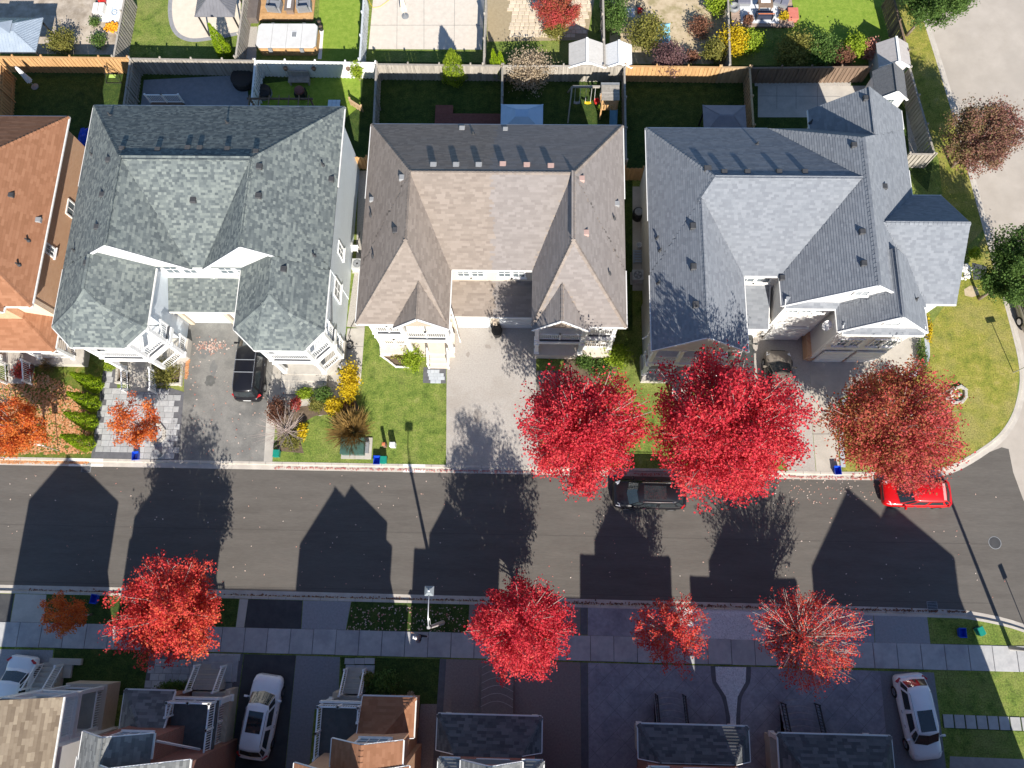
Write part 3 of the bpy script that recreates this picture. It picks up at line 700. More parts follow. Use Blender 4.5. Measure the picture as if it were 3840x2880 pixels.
# ---------------------------------------------------------------- orange brick house at the left edge
H1 = thing('brick_house', 'orange brick house with a rust shingle roof and a satellite dish on its side wall', 'house', (-34.8,22,0))
w1 = [rect(-40.5,-30.8,16.25,29.55,ZE,.75,.80,.56,.80), rect(-38.2,-32.5,15.85,20,ZE,None,.8,False,.8)]
roof(H1, w1, SH_RUST, 11, widths=(.30,.42,.55), gable=BRICK_O)
pr = [wing([(-41,14.45),(-31.1,14.45),(-31.1,17.05),(-41,17.05)], 3.1, [.52,.55,None,None])]
roof(H1, pr, SH_RUST, 12, widths=(.30,.42,.55), singles=60, gable=BRICK_O)
bbox_walls(H1, [(-40.2,-31.25,17.1,29.1,0,6.42),(-37.9,-32.9,16.3,17.15,0,6.4)], BRICK_O)
MB().box(-32.85,-31.2,16.75,17.08,3.2,6.3).build('wall', mat('cream_band', (.66,.50,.36), (.72,.56,.42), 3, .8), H1)
MB().beam((-31.2,27.7,3.3),(-31.2,24.9,3.3),.05,.14).build('sill_band', WHITE, H1)
window(H1, (-31.25,24.2,3.6), 'E', 1.0, 1.5); window(H1, (-31.25,20.6,5.2), 'E', .6, .9); window(H1, (-36,16.88,5.0),'S',1.4,1.0); window(H1,(-33.6,16.88,5.0),'S',1.0,1.0)
vent(H1, *G(52,740,7.6), w1, VENT_D, .3); vent(H1, *G(130,815,7.2), w1, VENT_G, .34)
for q in ((95,895),(65,990)): vent(H1, *G(*q,7.3), w1, VENT_D, kind='pipe')
# porch under the lower roof
MB().box(-41,-30.6,14.3,17.3,0,.62).build('porch_floor', CONC, H1)
for x in (-39,-36.4,-33.6,-31.3): column(H1, x, 14.75, .62, 3.0, .2)
rail(H1, (-33.5,14.75), (-31.4,14.75), .62); rail(H1, (-31.3,14.9), (-31.3,16.8), .62); rail(H1, (-39,14.75),(-36.5,14.75),.62)
steps(H1, -35.9, -34.3, 14.3, 3, .42, .62)
rail3(H1, (-35.95,14.3,.62), (-35.95,13.0,.1), .9); rail3(H1, (-34.25,14.3,.62), (-34.25,13.0,.1), .9)
# dish
t = thing('satellite_dish', 'white satellite dish on the orange brick side wall', 'satellite dish', (-31.2,17.75,3.6))
b = MB(); c = Vector((-30.75,17.6,3.75)); ax = Vector((.35,-.6,.72)).normalized(); u = ax.orthogonal().normalized(); v = ax.cross(u); vs = [c-ax*.1]
for ring in range(1,4):
    for k in range(16): a = k*math.pi/8; r_ = .32*ring/3; vs.append(c+(u*math.cos(a)+v*math.sin(a))*r_+ax*(.10*(ring/3)**2-.1))
fs = [(0,1+k,1+(k+1)%16) for k in range(16)]+[(1+16*q+k,1+16*(q+1)+k,1+16*(q+1)+(k+1)%16,1+16*q+(k+1)%16) for q in range(2) for k in range(16)]
b.add(vs, fs).build('dish', mat('dish_grey', (.62,.66,.70), (.68,.72,.76), 3, .4), t, smooth=True)
MB().tube([(-31.22,17.75,3.4),(-31.0,17.7,3.45),c-ax*.1],.025,6).tube([c-ax*.08-v*.2,c+ax*.35-v*.12],.014,5).build('bracket', GALV, t); MB().cbox((c+ax*.33-v*.14),.07,.12,.07).build('receiver', WHITE, t)

# ---------------------------------------------------------------- teal roofed pair with octagonal porch roofs
H2 = thing('semi_detached_house', 'pale blue semi-detached house with a mottled teal grey shingle roof and octagonal porch ends', 'house', (-20.9,22,0))
cx = -20.9
w2 = [rect(-29.25,-12.6,18.95,30.4,ZE,.60,.76,.565,.76),
      rect(-29.25,-21.25,18.8,24.6,ZE,None,.94,False,.76), rect(-20.5,-12.6,18.8,24.6,ZE,None,.76,False,.94),
      wing([(-29.25,14.95),(-27.9,13.68),(-24.6,13.68),(-23.45,14.95),(-23.45,19.6),(-29.25,19.6)], ZE, [.78,.78,.78,.78,False,.76]),
      wing([(-18.1,14.95),(-16.7,13.65),(-13.72,13.65),(-12.6,14.95),(-12.6,19.6),(-18.1,19.6)], ZE, [.78,.78,.78,.76,False,.78])]
roof(H2, w2, SH_TEAL, 21, ex=.15, widths=(.16,.21,.27), gable=SID_WHITE, over=.3)
bbox_walls(H2, [(-28.85,-12.95,19.5,30.0,0,6.42)], SID_BLUE)
bbox_walls(H2, [(-28.8,-24.0,16.3,19.52,0,6.38),(-17.7,-12.98,16.3,19.52,0,6.38)], SID_BLUE)
MB().box(-24.05,-17.65,19.38,19.498,3.5,6.38).build('wall', SID_WHITE, H2)
# garage link between the wings
pg = [wing([(-24.0,17.3),(-17.75,17.3),(-17.75,19.6),(-24.0,19.6)], 3.05, [.36,None,None,None])]
roof(H2, pg, SH_TEAL, 22, ex=.15, widths=(.16,.21,.27), singles=60, caps=False, gable=SID_BLUE)
MB().box(-24.0,-17.7,17.75,19.4,0,3.1).build('wall', SID_WHITE, H2)
g = MB().box(-23.55,-20.9,17.62,17.745,0.02,2.35).build('garage_door', mat('garage_pale_blue', (.60,.67,.70), (.66,.73,.76), 2, .5), H2)
for i in range(4): MB().box(-23.5,-20.95,17.60,17.618,.12+i*.56,.62+i*.56).build('panel', MATS['garage_pale_blue'], g)
MB().box(-20.45,-18.2,17.62,17.745,0.02,2.35).build('garage_door', MATS['garage_pale_blue'], H2)
for x in (-23.72,-20.68,-18.0): MB().cbox((x,17.62,0),.3,.3,2.5).build('pier', BRICK_T, H2)
window(H2, (-23.1,19.38,5.2),'S',.9,1.2); window(H2,(-22.0,19.38,5.2),'S',.9,1.2); window(H2,(-19.6,19.38,5.2),'S',.9,1.2); window(H2,(-18.5,19.38,5.2),'S',.9,1.2)
MB().tube([(-21.3,19.33,6.3),(-21.0,19.33,5.7),(-20.9,19.33,3.9)],.05,6).build('downpipe', WHITE, H2)
window(H2, (-12.95,21.7,3.2),'E',.8,1.3); window(H2, (-12.95,18.9,3.2),'E',1.2,1.5)
MB().beam((-12.9,17.9,4.6),(-12.9,16.4,4.0),.08,.12).build('belt_trim', TRIM_D, H2)
def octporch(root, x0, x1, yf, stairs, left):
    """two storeys of white columns, beams and railings under an octagonal roof end"""
    k = 1.05; c = [(x0,16.2),(x0,yf+k),(x0+k,yf),(x1-k,yf),(x1,yf+k),(x1,16.2)]
    MB().prism([(x0-.15,16.25),(x0-.15,yf+k-.1),(x0+k-.1,yf-.2),(x1-k+.1,yf-.2),(x1+.15,yf+k-.1),(x1+.15,16.25)], 0, .62).build('porch_floor', CONC, root)
    MB().prism([(q[0],q[1]) for q in c], 3.05, 3.3).build('balcony_floor', WHITE_D, root)
    for i in range(5):
        a, b = c[i], c[i+1]
        MB().beam((a[0],a[1],2.93),(b[0],b[1],2.93),.26,.34).build('beam', WHITE, root)
        MB().beam((a[0],a[1],3.36),(b[0],b[1],3.36),.20,.10).build('fascia', TRIM_D, root)
        rail(root, a, b, 3.4, .95, m=WHITE)
        MB().beam((a[0],a[1],6.12),(b[0],b[1],6.12),.22,.30).build('beam', WHITE, root)
        if i != stairs and i not in (0,4): rail(root, a, b, .62, .9)
    for q in c[1:5]: column(root, q[0], q[1], .62, 2.8, .26); column(root, q[0], q[1], 3.3, 6.0, .24)
octporch(H2, -28.75, -23.75, 14.05, 2, True); octporch(H2, -17.75, -12.95, 14.05, 2, False)
rail(H2, (-23.75,15.1),(-23.75,16.2),.62,.9); rail(H2, (-12.95,15.1),(-12.95,16.2),.62,.9)
steps(H2, -27.4, -25.6, 13.85, 4, .32, .62, CONC); rail3(H2, (-27.45,13.85,.62),(-27.45,12.5,.1),.9); rail3(H2, (-25.55,13.85,.62),(-25.55,12.5,.1),.9)
steps(H2, -17.0, -13.9, 13.85, 3, .42, .62, CONC)
for q in ((725,750),(990,655),(985,760),(1055,1000)): vent(H2, *G(*q,8.6), w2, VENT_D, .36)
for q in ((1235,660),): vent(H2, *G(*q,7.2), w2, VENT_D, .36)
for q in ((455,555),(590,560),(700,550),(745,550),(850,555),(960,570)): vent(H2, *G(*q,9.4), w2, VENT_D, .30)
for q in ((418,610),(395,740),(378,862),(325,985)): vent(H2, *G(*q,8.6), w2, VENT_D, .32)
for q in ((345,580),(280,940),(1208,615),(1175,955),(860,475),(410,430)): vent(H2, *G(*q,7.3), w2, VENT_D, kind='pipe')

# ---------------------------------------------------------------- tan pair
H3 = thing('semi_detached_house', 'cream semi-detached house with a tan and taupe shingle roof and white two storey porches', 'house', (-2.6,22,0))
ZR = 3.45
w3 = [rect(-10.72,5.52,19.0,29.12,ZE,.66,.97,.60,.97),
      rect(-10.72,-5.2,15.4,23.9,ZE,.78,1.4,False,.97), rect(-.12,5.52,15.4,23.9,ZE,.78,.97,False,1.4),
      rect(-8.5,-5.12,15.15,19.2,6.42,None,1.02,False,1.02), rect(-.08,3.3,15.15,19.2,6.42,None,1.02,False,1.02)]
roof(H3, w3, SH_TAN, 31, ex=.145, widths=(.24,.34,.46), gable=mat('tan_gable', (.40,.33,.26), (.46,.38,.30), 5, .9), split=(-2.6, SH_TAUPE))
bbox_walls(H3, [(-10.3,5.12,19.4,28.7,0,6.42),(-10.3,-5.55,16.8,19.42,0,6.4),(.3,5.12,16.8,19.42,0,6.4)], SID_CREAM)
pg = [wing([(-5.55,17.2),(.3,17.2),(.3,19.5),(-5.55,19.5)], 3.1, [.34,None,None,None])]
roof(H3, pg, SH_TAN, 32, widths=(.30,.42,.58), singles=60, caps=False, gable=SID_CREAM, split=(-2.6, SH_TAUPE))
MB().box(-5.6,.35,17.65,19.3,0,3.15).build('wall', SID_CREAM, H3)
for x0,x1 in ((-5.2,-2.95),(-2.3,-.1)):
    g = MB().box(x0,x1,17.52,17.645,.02,2.35).build('garage_door', mat('garage_grey', (.52,.55,.57), (.58,.61,.63), 2, .5), H3)
    for i in range(4): MB().box(x0+.05,x1-.05,17.50,17.518,.12+i*.56,.62+i*.56).build('panel', MATS['garage_grey'], g)
for x in (-5.38,-2.62,.1): MB().cbox((x,17.55,0),.28,.28,2.5).build('pier', BRICK_T, H3)
window(H3, (-4.5,19.4,5.1),'S',.8,1.1); window(H3,(-3.6,19.4,5.1),'S',.8,1.1); window(H3,(-1.9,19.4,5.1),'S',.8,1.1); window(H3,(-1.0,19.4,5.1),'S',.8,1.1)
def porch3(root, xo0, xo1, xi0, xi1):
    """xo: outer recessed half, xi: inner half under the small gable"""
    yo, yi = 15.98, 15.62
    lo, hi = min(xo0,xi0), max(xo1,xi1)
    MB().box(lo-.12,hi+.12,yi-.25,16.85,0,.75).build('porch_floor', mat('porch_concrete', (.60,.53,.44), (.66,.59,.50), 3, .85), root)
    MB().box(lo,hi,yi,16.85,3.05,3.3).build('balcony_floor', WHITE_D, root)
    for (x0,x1,y) in ((xo0,xo1,yo),(xi0,xi1,yi)):
        for z in (2.92,6.15): MB().beam((x0,y,z),(x1,y,z),.24,.34).build('beam', WHITE, root)
        MB().beam((x0,y-.02,3.36),(x1,y-.02,3.36),.2,.1).build('fascia', TRIM_D, root)
        m_ = (x0+x1)/2; rail(root,(x0,y),(m_,y),3.4); rail(root,(m_,y),(x1,y),3.4)
        for x in (x0,x1): column(root,x,y,.75,2.76,.26); column(root,x,y,3.3,6.0,.25)
        # the yellowish panelled wall behind
    for x in (lo,hi):
        for z in (2.92,6.15): MB().beam((x,yo,z),(x,16.8,z),.24,.33).build('beam', WHITE, root)
        rail(root,(x,yo),(x,16.75),3.4); rail(root,(x,yo),(x,16.75),.75)
    m_ = (xo0+xo1)/2; rail(root,(xo0,yo),(m_,yo),.75); rail(root,(m_,yo),(xo1,yo),.75)
porch3(H3, -10.2, -8.35, -8.2, -5.45); porch3(H3, 3.3, 5.05, .2, 3.1)
steps(H3, -7.0, -5.75, 15.37, 3, .27, .75, MATS['porch_concrete']); rail3(H3,(-7.05,15.4,.75),(-7.05,14.55,.1),.9); rail3(H3,(-5.7,15.4,.75),(-5.7,14.55,.1),.9)
MB().tube([(-5.05,16.5,6.3),(-5.0,16.4,3.6),(-5.0,16.4,.2)],.055,6).build('downpipe', WHITE, H3)
for q in ((1625,620),(1710,620),(1795,620)): vent(H3, *G(*q,9.3), w3, VENT_G, .36)
for q in ((1885,615),(1975,620),(2065,625)): vent(H3, *G(*q,9.3), w3, VENT_P, .36)
vent(H3, *G(1732,480,6.9), w3, VENT_G, .34); vent(H3, *G(1895,485,6.9), w3, VENT_G, .3)
vent(H3, *G(1507,660,9.4), w3, VENT_G, .36); vent(H3, *G(1390,735,7.5), w3, VENT_G, .3); vent(H3, *G(1486,868,8.8), w3, VENT_D, .36)
vent(H3, *G(2180,670,9.3), w3, VENT_P, .36); vent(H3, *G(2313,760,7.2), w3, VENT_G, .34); vent(H3, *G(2195,880,8.8), w3, VENT_P, .36)
for q in ((1775,505),(1391,805),(1404,970),(2302,820),(2283,1035)): vent(H3, *G(*q,7.2), w3, VENT_D, kind='pipe')

# ---------------------------------------------------------------- blue grey corner pair
H4 = thing('semi_detached_house', 'large white corner house with a blue grey shingle roof of many gables', 'house', (15.5,22,0))
w4 = [rect(7.02,19.0,18.8,28.95,ZE,.66,False,.60,.93),
      rect(7.02,12.65,13.95,22.5,ZE,None,.88,False,.93),
      rect(14.85,23.33,16.88,28.95,ZE,None,.79,1.2,.78),
      rect(18.03,23.23,15.3,19.5,ZE,None,1.0,False,1.0),
      rect(17.45,23.33,26.0,30.35,ZE,False,.79,'g',.82),
      rect(19.0,25.15,17.12,24.28,ZE,.62,'g',.80,False)]
roof(H4, w4, SH_GREY, 41, ex=.15, widths=(.22,.30), gable=SID_WHITE, over=.3)
bbox_walls(H4, [(7.5,18.9,19.2,28.55,0,6.42),(7.4,12.25,15.5,19.22,0,6.4),(15.25,22.9,17.2,28.5,0,6.38),(17.85,22.93,26.2,30.0,0,6.4),(18.45,22.85,15.65,17.22,0,6.36),(22.8,24.7,17.5,23.9,0,6.36)], SID_GREY)
MB().box(18.44,22.86,15.52,15.648,.5,6.3).build('wall', SID_WHITE, H4); MB().box(15.24,18.2,17.06,17.198,.5,6.3).build('wall', SID_WHITE, H4)
MB().box(18.40,22.9,15.46,15.72,0,.499).build('brick_base', BRICK_O, H4); MB().box(18.2,18.46,15.5,17.2,0,.95).build('brick_base', BRICK_O, H4)
# small pent roofs under the two white gables
for x0,x1,y in ((15.0,18.3,16.72),(18.25,23.0,15.12)):
    pt = [wing([(x0,y),(x1,y),(x1,y+.5),(x0,y+.5)], 6.52, [.55,None,None,None])]
    roof(H4, pt, SH_GREY, 42, widths=(.28,.38), singles=20, caps=False)
pg = [wing([(12.5,16.6),(15.0,16.6),(15.0,19.3),(12.5,19.3)], 3.1, [.36,None,None,None])]
roof(H4, pg, SH_GREY, 43, widths=(.28,.38,.48), singles=60, caps=False, gable=SID_GREY)
MB().box(12.3,15.2,17.1,19.25,0,3.1).build('wall', SID_CREAM, H4)
for x0,x1,y,nm in ((12.6,14.9,17.0,'a'),(15.55,17.9,16.96,'b')):
    g = MB().box(x0,x1,y-.03,y+.08,.02,2.35).build('garage_door', mat('garage_white', (.70,.69,.66), (.76,.75,.72), 2, .5), H4)
    for i in range(4): MB().box(x0+.05,x1-.05,y-.05,y-.032,.12+i*.56,.62+i*.56).build('panel', MATS['garage_white'], g)
for x0 in (18.75,20.85):
    g = MB().box(x0,x0+1.9,15.40,15.455,.02,2.3).build('garage_door', MATS['garage_white'], H4)
    for i in range(4): MB().box(x0+.05,x0+1.85,15.38,15.398,.12+i*.55,.62+i*.55).build('panel', MATS['garage_white'], g)
for x in (19.3,20.1,21.4,22.2): window(H4, (x,15.52,3.9),'S',.65,1.2)
for x in (15.9,16.7,17.5): window(H4, (x,17.06,5.4),'S',.62,.75)
window(H4,(13.3,19.2,5.2),'S',.9,1.1); window(H4,(14.3,19.2,5.2),'S',.9,1.1); window(H4,(18.8,17.02,8.4),'S',.8,.7); window(H4,(20.7,15.46,7.6),'S',.9,.6)
MB().tube([(7.35,16.0,6.2),(7.3,16.0,3.2),(7.0,15.9,2.9)],.05,6).build('downpipe', WHITE, H4)
window(H4,(7.5,21.5,4.9),'W',.6,1.1)
# left porch under the front gable
MB().box(7.2,12.4,13.75,15.55,0,.62).build('porch_floor', CONC, H4); MB().box(7.3,12.3,14.25,15.5,3.05,3.3).build('balcony_floor', WHITE_D, H4)
for z in (2.93,6.15): MB().beam((7.3,14.25,z),(12.3,14.25,z),.24,.34).build('beam', WHITE, H4)
xs = (7.35,9.0,10.7,12.25)
for x in xs: column(H4,x,14.25,.62,2.77,.24); column(H4,x,14.25,3.3,6.0,.24)
for a, b in zip(xs,xs[1:]): rail(H4,(a,14.25),(b,14.25),3.4)
rail(H4,(7.35,14.25),(7.35,15.4),3.4); rail(H4,(7.35,14.25),(7.35,15.4),.62); rail(H4,(7.35,14.25),(9.0,14.25),.62)
steps(H4, 9.3, 10.6, 13.75, 3, .4, .62, CONC); rail3(H4,(9.25,13.75,.62),(9.25,12.6,.1),.9)
for q in ((2640,665),(2597,858),(2600,1008),(2608,1150)): vent(H4, *G(*q,8.3), w4, VENT_D, .40)
for q in ((3187,567),(3218,887),(3225,1003),(3322,692),(2982,983)): vent(H4, *G(*q,8.9), w4, VENT_D, .34)
vent(H4, *G(3235,388,8.2), w4, VENT_D, .34)
for q in ((2718,640),(2805,640),(2925,638),(3022,638)): vent(H4, *G(*q,9.6), w4, VENT_D, .32)
for q in ((2480,930),(2475,1050),(2470,880),(2835,550),(3058,430),(3432,1125)): vent(H4, *G(*q,7.4), w4, VENT_D, kind='pipe')
t = thing('satellite_dish', 'white satellite dish on the cream side wall of the garage block', 'satellite dish', (18.3,16.6,4.4))
b = MB(); c = Vector((18.1,16.3,4.75)); ax = Vector((.2,-.6,.78)).normalized(); u = ax.orthogonal().normalized(); v = ax.cross(u)
vs = [c-ax*.1]
for ring in range(1,4):
    for k in range(16): a = k*math.pi/8; r_ = .34*ring/3; vs.append(c+(u*math.cos(a)+v*math.sin(a))*r_+ax*(.10*(ring/3)**2-.1))
b.add(vs, fs and [(0,1+k,1+(k+1)%16) for k in range(16)]+[(1+16*q+k,1+16*(q+1)+k,1+16*(q+1)+(k+1)%16,1+16*q+(k+1)%16) for q in range(2) for k in range(16)]).build('dish', WHITE, t, smooth=True)
MB().tube([(18.45,16.6,4.4),(18.2,16.5,4.45),c-ax*.1],.03,6).tube([c-ax*.08-v*.2,c+ax*.35-v*.12],.014,5).build('bracket', GALV, t)
# ================================================================ houses on the south side (their fronts face the road, most of each lies below the picture)
B1 = thing('house', 'white sided house with a sand coloured roof and a corner porch with white rails', 'house', (-27.3,-12,0))
wb = [rect(-30.05,-24.25,-20,-5.8,7.6,'g',.73,'g',.73)]
roof(B1, wb, SH_SAND, 51, widths=(.30,.42,.55), gable=SH_DARK, over=.3)
bbox_walls(B1, [(-29.6,-24.65,-19.6,-8.4,0,7.5),(-29.6,-27.6,-8.45,-6.3,0,7.5)], SID_WHITE)
MB().box(-27.7,-25.2,-8.5,-5.9,0,1.1).build('porch_floor', CONC, B1); MB().box(-25.5,-25.15,-8.4,-5.85,0,1.5).build('porch_wall', BRICK_T, B1); MB().box(-27.7,-25.5,-6.1,-5.85,0,1.5).build('porch_wall', BRICK_T, B1)
MB().box(-27.7,-25.3,-8.45,-5.95,4.0,4.25).build('balcony_floor', WHITE_D, B1)
for q in ((-25.45,-6.05),(-27.5,-6.05),(-25.45,-8.3)): column(B1,*q,1.1,4.0,.2); column(B1,*q,4.25,7.3,.2)
for z in (3.95,7.3):
    MB().beam((-25.45,-6.05,z),(-25.45,-8.3,z),.22,.28).build('beam', WHITE, B1); MB().beam((-27.6,-6.05,z),(-25.45,-6.05,z),.22,.28).build('beam', WHITE, B1)
for z in (1.1,4.25): rail(B1,(-25.45,-6.1),(-25.45,-8.3),z); rail(B1,(-27.5,-6.05),(-25.5,-6.05),z)
steps(B1, -30.1,-28.75,-6.2,5,.27,1.1,CONC,sgn=1); MB().box(-30.1,-27.6,-7.4,-6.2,0,1.1).build('landing', CONC, B1)
rail3(B1,(-30.05,-6.2,1.1),(-30.05,-4.95,.1),.9); rail3(B1,(-28.8,-6.2,1.1),(-28.8,-4.95,.1),.9)
def semi(name, label, x0, x1, xg0, xg1, xd0, xd1, xp0, xp1, sm, brick, seed, sx, ridge, link=None):
    """x0..x1 back gable, xg front gable, xd roof deck with rails, xp porch roof, sx stairs"""
    t = thing('house', label, 'house', ((x0+x1)/2,-13,0))
    w = [rect(x0,x1,-20,-8.57,7.8,None,.86,None,.86), rect(xg0,xg1,-16,-7.35,8.0,None,.86,None,.86)]
    if link: w.append(rect(link[0],link[1],-19,-11.2,7.55,.5,False,.5,False)); bbox_walls(t, [(link[0],link[1],-18.5,-11.6,0,7.4)], brick)  # unseen link wing, added and sized to shade the drives in the gap
    roof(t, w, sm, seed, widths=(.28,.38,.5), gable=brick, over=.3, rkh=.09)
    bbox_walls(t, [(x0+.4,x1-.4,-19.6,-8.9,0,7.7),(xg0+.35,xg1-.35,-9.0,-7.7,0,7.9)], brick)
    pt = [wing([(xp0,-8.0),(xp1,-8.0),(xp1,-5.9),(xp0,-5.9)], 3.45, [None,.6 if xp1 > xd1 else None,.5,.6 if xp0 < xd0 else None])]
    roof(t, pt, sm, seed+1, widths=(.28,.38,.5), singles=80, gable=brick)
    MB().box(xp0+.3,xp1-.2,-8.0,-6.2,0,3.4).build('wall', brick, t)
    MB().box(xd0,xd1,-9.2,-6.3,3.15,3.42).build('roof_deck', mat('deck_membrane', (.085,.09,.09), (.12,.125,.125), 3, .9), t)
    MB().box(xd0-.1,xd1+.1,-6.31,-6.2,3.0,3.5).build('fascia', WHITE_D, t)
    e = xd1-.08 if abs(xd1-x1) < 1.2 else xd0+.08; i = xd0+.08 if e > xd0+.5 else xd1-.08
    m_ = (xd0+xd1)/2
    rail(t,(xd0+.08,-6.38),(m_,-6.38),3.42); rail(t,(m_,-6.38),(xd1-.08,-6.38),3.42)
    rail(t,(e,-6.4),(e,-7.75),3.42); rail(t,(e,-7.75),(e,-9.1),3.42); rail(t,(i,-6.4),(i,-7.15),3.42)
    # lower porch
    f = xd1-.4 if e > m_ else xd0+.4
    MB().box(min(i,f),max(i,f),-8.9,-6.2,0,1.1).build('porch_floor', CONC, t)
    MB().box(min(f,f+(.3 if e>m_ else -.3)),max(f,f+(.3 if e>m_ else -.3)),-9.0,-6.0,0,1.3).build('porch_wall', BRICK_T, t)
    column(t, e, -6.45, 1.1, 3.1, .28, WHITE_D)
    rail(t,(f,-6.45),(f,-7.7),1.1); rail(t,(f,-7.7),(f,-8.9),1.1)
    steps(t, sx[0], sx[1], -6.1, 5, .28, 1.1, CONC, sgn=1)
    rail3(t,(sx[0],-6.1,1.1),(sx[0],-4.75,.1),.9); rail3(t,(sx[1],-6.1,1.1),(sx[1],-4.75,.1),.9)
    window(t, ((xg0+xg1)/2,-7.7,6.6), 'N', 1.6, 1.3, bars=(3,2)); window(t, ((xg0+xg1)/2,-7.6,8.7), 'N', .9, .5)
    MB().beam((xg1-.3 if e>m_ else xg0+.3,-7.9,6.9),(xg1+.9 if e>m_ else xg0-.9,-8.8,4.0),.1,.08).build('downpipe', WHITE, t)
    return t
B2 = semi('house', 'red brick house with a dark grey roof and a railed roof deck beside the pavers', -22.9,-17.1,-22.7,-19.05,-20.25,-17.7,-23.1,-20.2, SH_SLATE, BRICK_R, 61, (-20.25,-18.6), -20)
B3 = semi('house', 'brick house with a rust orange roof and a railed roof deck', -11.75,-5.95,-9.88,-6.29,-11.75,-9.35,-9.4,-6.4, SH_RUST, BRICK_O, 71, (-11.1,-9.95), -8.8, link=(-17.3,-11.3))
def town(label, x0, x1, g0, g1, yf, xp0, xp1, yp, seed, stairs, zw=7.4, zg=8.1, link=None):
    t = thing('house', label, 'house', ((x0+x1)/2,yf-5,0))
    w = [rect(x0,x1,yf-11,yf,zw,.6,.62,.6,.62), rect(g0,g1,yf-5,yf+.08,zg,None,.92,None,.92)]
    if link: w.append(rect(link[0],link[1],-20,-11.2,7.5,.5,False,.5,False)); bbox_walls(t, [(link[0],link[1],-19,-11.6,0,7.4)], BRICK_R)  # link wing below the view, added so its shadow covers the gap
    roof(t, w, SH_SLATE, seed, widths=(.28,.38,.5), gable=BRICK_R, over=.3, rkh=.09)
    bbox_walls(t, [(x0+.4,x1-.4,yf-10.6,yf-.4,0,zw-.08),(g0+.25,g1-.25,yf-3,yf-.25,zw-1.6,zg-.05)], BRICK_R)
    pt = [wing([(xp0,yf-.3),(xp1,yf-.3),(xp1,yp),(xp0,yp)], 3.6, [None,.95,.55,.95])]
    roof(t, pt, SH_DARK, seed+1, widths=(.28,.38,.5), singles=80, gable=BRICK_R)
    MB().box(xp0+.25,xp1-.25,yf-.4,yp-.5,0,1.0).build('porch_floor', CONC, t)
    for x in (xp0+.35,xp1-.35): column(t,x,yp-.4,1.0,3.5,.24,WHITE_D)
    MB().beam((xp0+.3,yp-.4,3.42),(xp1-.3,yp-.4,3.42),.22,.24).build('beam', WHITE_D, t)
    window(t, ((g0+g1)/2,yf-.25,7.2), 'N', 1.5, 1.3, bars=(2,2))
    if stairs:
        a, b, n = stairs
        for i in range(n):
            zt = 1.0*(n-i)/(n+1); y0 = yp-.5+i*.34; pts = [(a,yp-.6)]
            pts += [(a+(b-a)*q/8, y0+.34+.18*math.sin(math.pi*q/8)) for q in range(9)] + [(b,yp-.6)]
            MB().prism(pts, 0, zt).build('step', STAMP, t)
        for x in (a+.05,b-.05): rail3(t,(x,yp-.5,1.0),(x,yp-.5+n*.34,.15),.85,m=BLACK,sp=.16,pw=.06)
    return t
B4 = town('brick house with a dark hipped porch roof beside the brown driveway', -4.5,.8,-3.3,-.26,-8.25,-5.05,.75,-6.72,81,None,link=(.5,6.3))
B5 = town('brick house with a dark hipped porch roof between the pebble bed and stamped concrete drive', 6.1,11.66,7.3,10.5,-8.4,6.15,12.2,-6.95,91,(7.6,9.35,5))
B6 = town('brick house with a dark hipped porch roof beside the white hatchback', 13.0,19.5,14.5,18.2,-9.6,13.85,20.0,-7.25,101,(15.1,17.2,5),7.4,8.1,link=(19.2,21.4))
# flush arched steps of the brown drive
t = thing('front_steps', 'low brown concrete steps with arched pale edges', 'steps', (*G(1862,2580),0))
xa, xb = G(1805,2600)[0], G(1925,2600)[0]
for i in range(6):
    yy = G(1862,2668)[1] + .28 + i*.44; zt = .30-.045*i
    pts = [(xa,G(1862,2700)[1])]+[(xa+(xb-xa)*q/10, yy+.34*math.sin(math.pi*q/10)) for q in range(11)]+[(xb,G(1862,2700)[1])]
    MB().prism(pts, 0, zt).build('step', EXP_DARK, t)
    ed = MB()
    for q in range(1,11): ed.beam((*pts[q],zt+.004),(*pts[q+1],zt+.004),.035,.012)
    ed.build('edge', CONC, t)
B7 = thing('house', 'tall brick corner house beyond the garden path of slabs', 'house', (25.5,-16,0))
w7 = [rect(21.1,29.1,-21,-10.5,8.55,None,.86,None,.86), rect(24.6,30.1,-18,-10.45,9.1,None,.83,None,.83)]
roof(B7, w7, SH_SLATE, 111, singles=40, gable=BRICK_R); bbox_walls(B7, [(21.5,28.8,-20.6,-10.9,0,8.5),(25.0,29.7,-17.6,-10.85,0,9.0)], BRICK_R)
# ================================================================ plants
def leafmat(name, cols, trans=.38): return mat(name, cols, None, 1.1, .7, tint=.72, trans=trans, spec=.25)
L_RED = leafmat('maple_red', [(.29,.012,.026),(.51,.022,.044),(.67,.050,.068),(.74,.10,.09),(.73,.21,.09)])
L_REDO = leafmat('maple_red_orange', [(.34,.016,.028),(.56,.035,.045),(.70,.08,.06),(.74,.16,.07),(.72,.28,.08)])
L_RUST = leafmat('maple_rust', [(.15,.13,.03),(.34,.14,.05),(.50,.085,.07),(.61,.09,.10),(.66,.16,.13)])
L_ORANGE = leafmat('maple_orange', [(.42,.04,.02),(.62,.13,.03),(.72,.24,.05),(.70,.33,.08)])
L_GREEN = leafmat('leaf_green', [(.04,.08,.02),(.075,.14,.03),(.125,.21,.045),(.20,.29,.065)])
L_OLIVE = leafmat('leaf_olive', [(.08,.09,.02),(.17,.175,.04),(.28,.26,.06),(.38,.34,.09)])
L_LIME = leafmat('leaf_lime', [(.12,.19,.015),(.23,.33,.025),(.34,.44,.035),(.42,.50,.07)])
L_CEDAR = leafmat('cedar_green', [(.09,.16,.006),(.19,.30,.008),(.30,.42,.012),(.38,.48,.03)], .15)
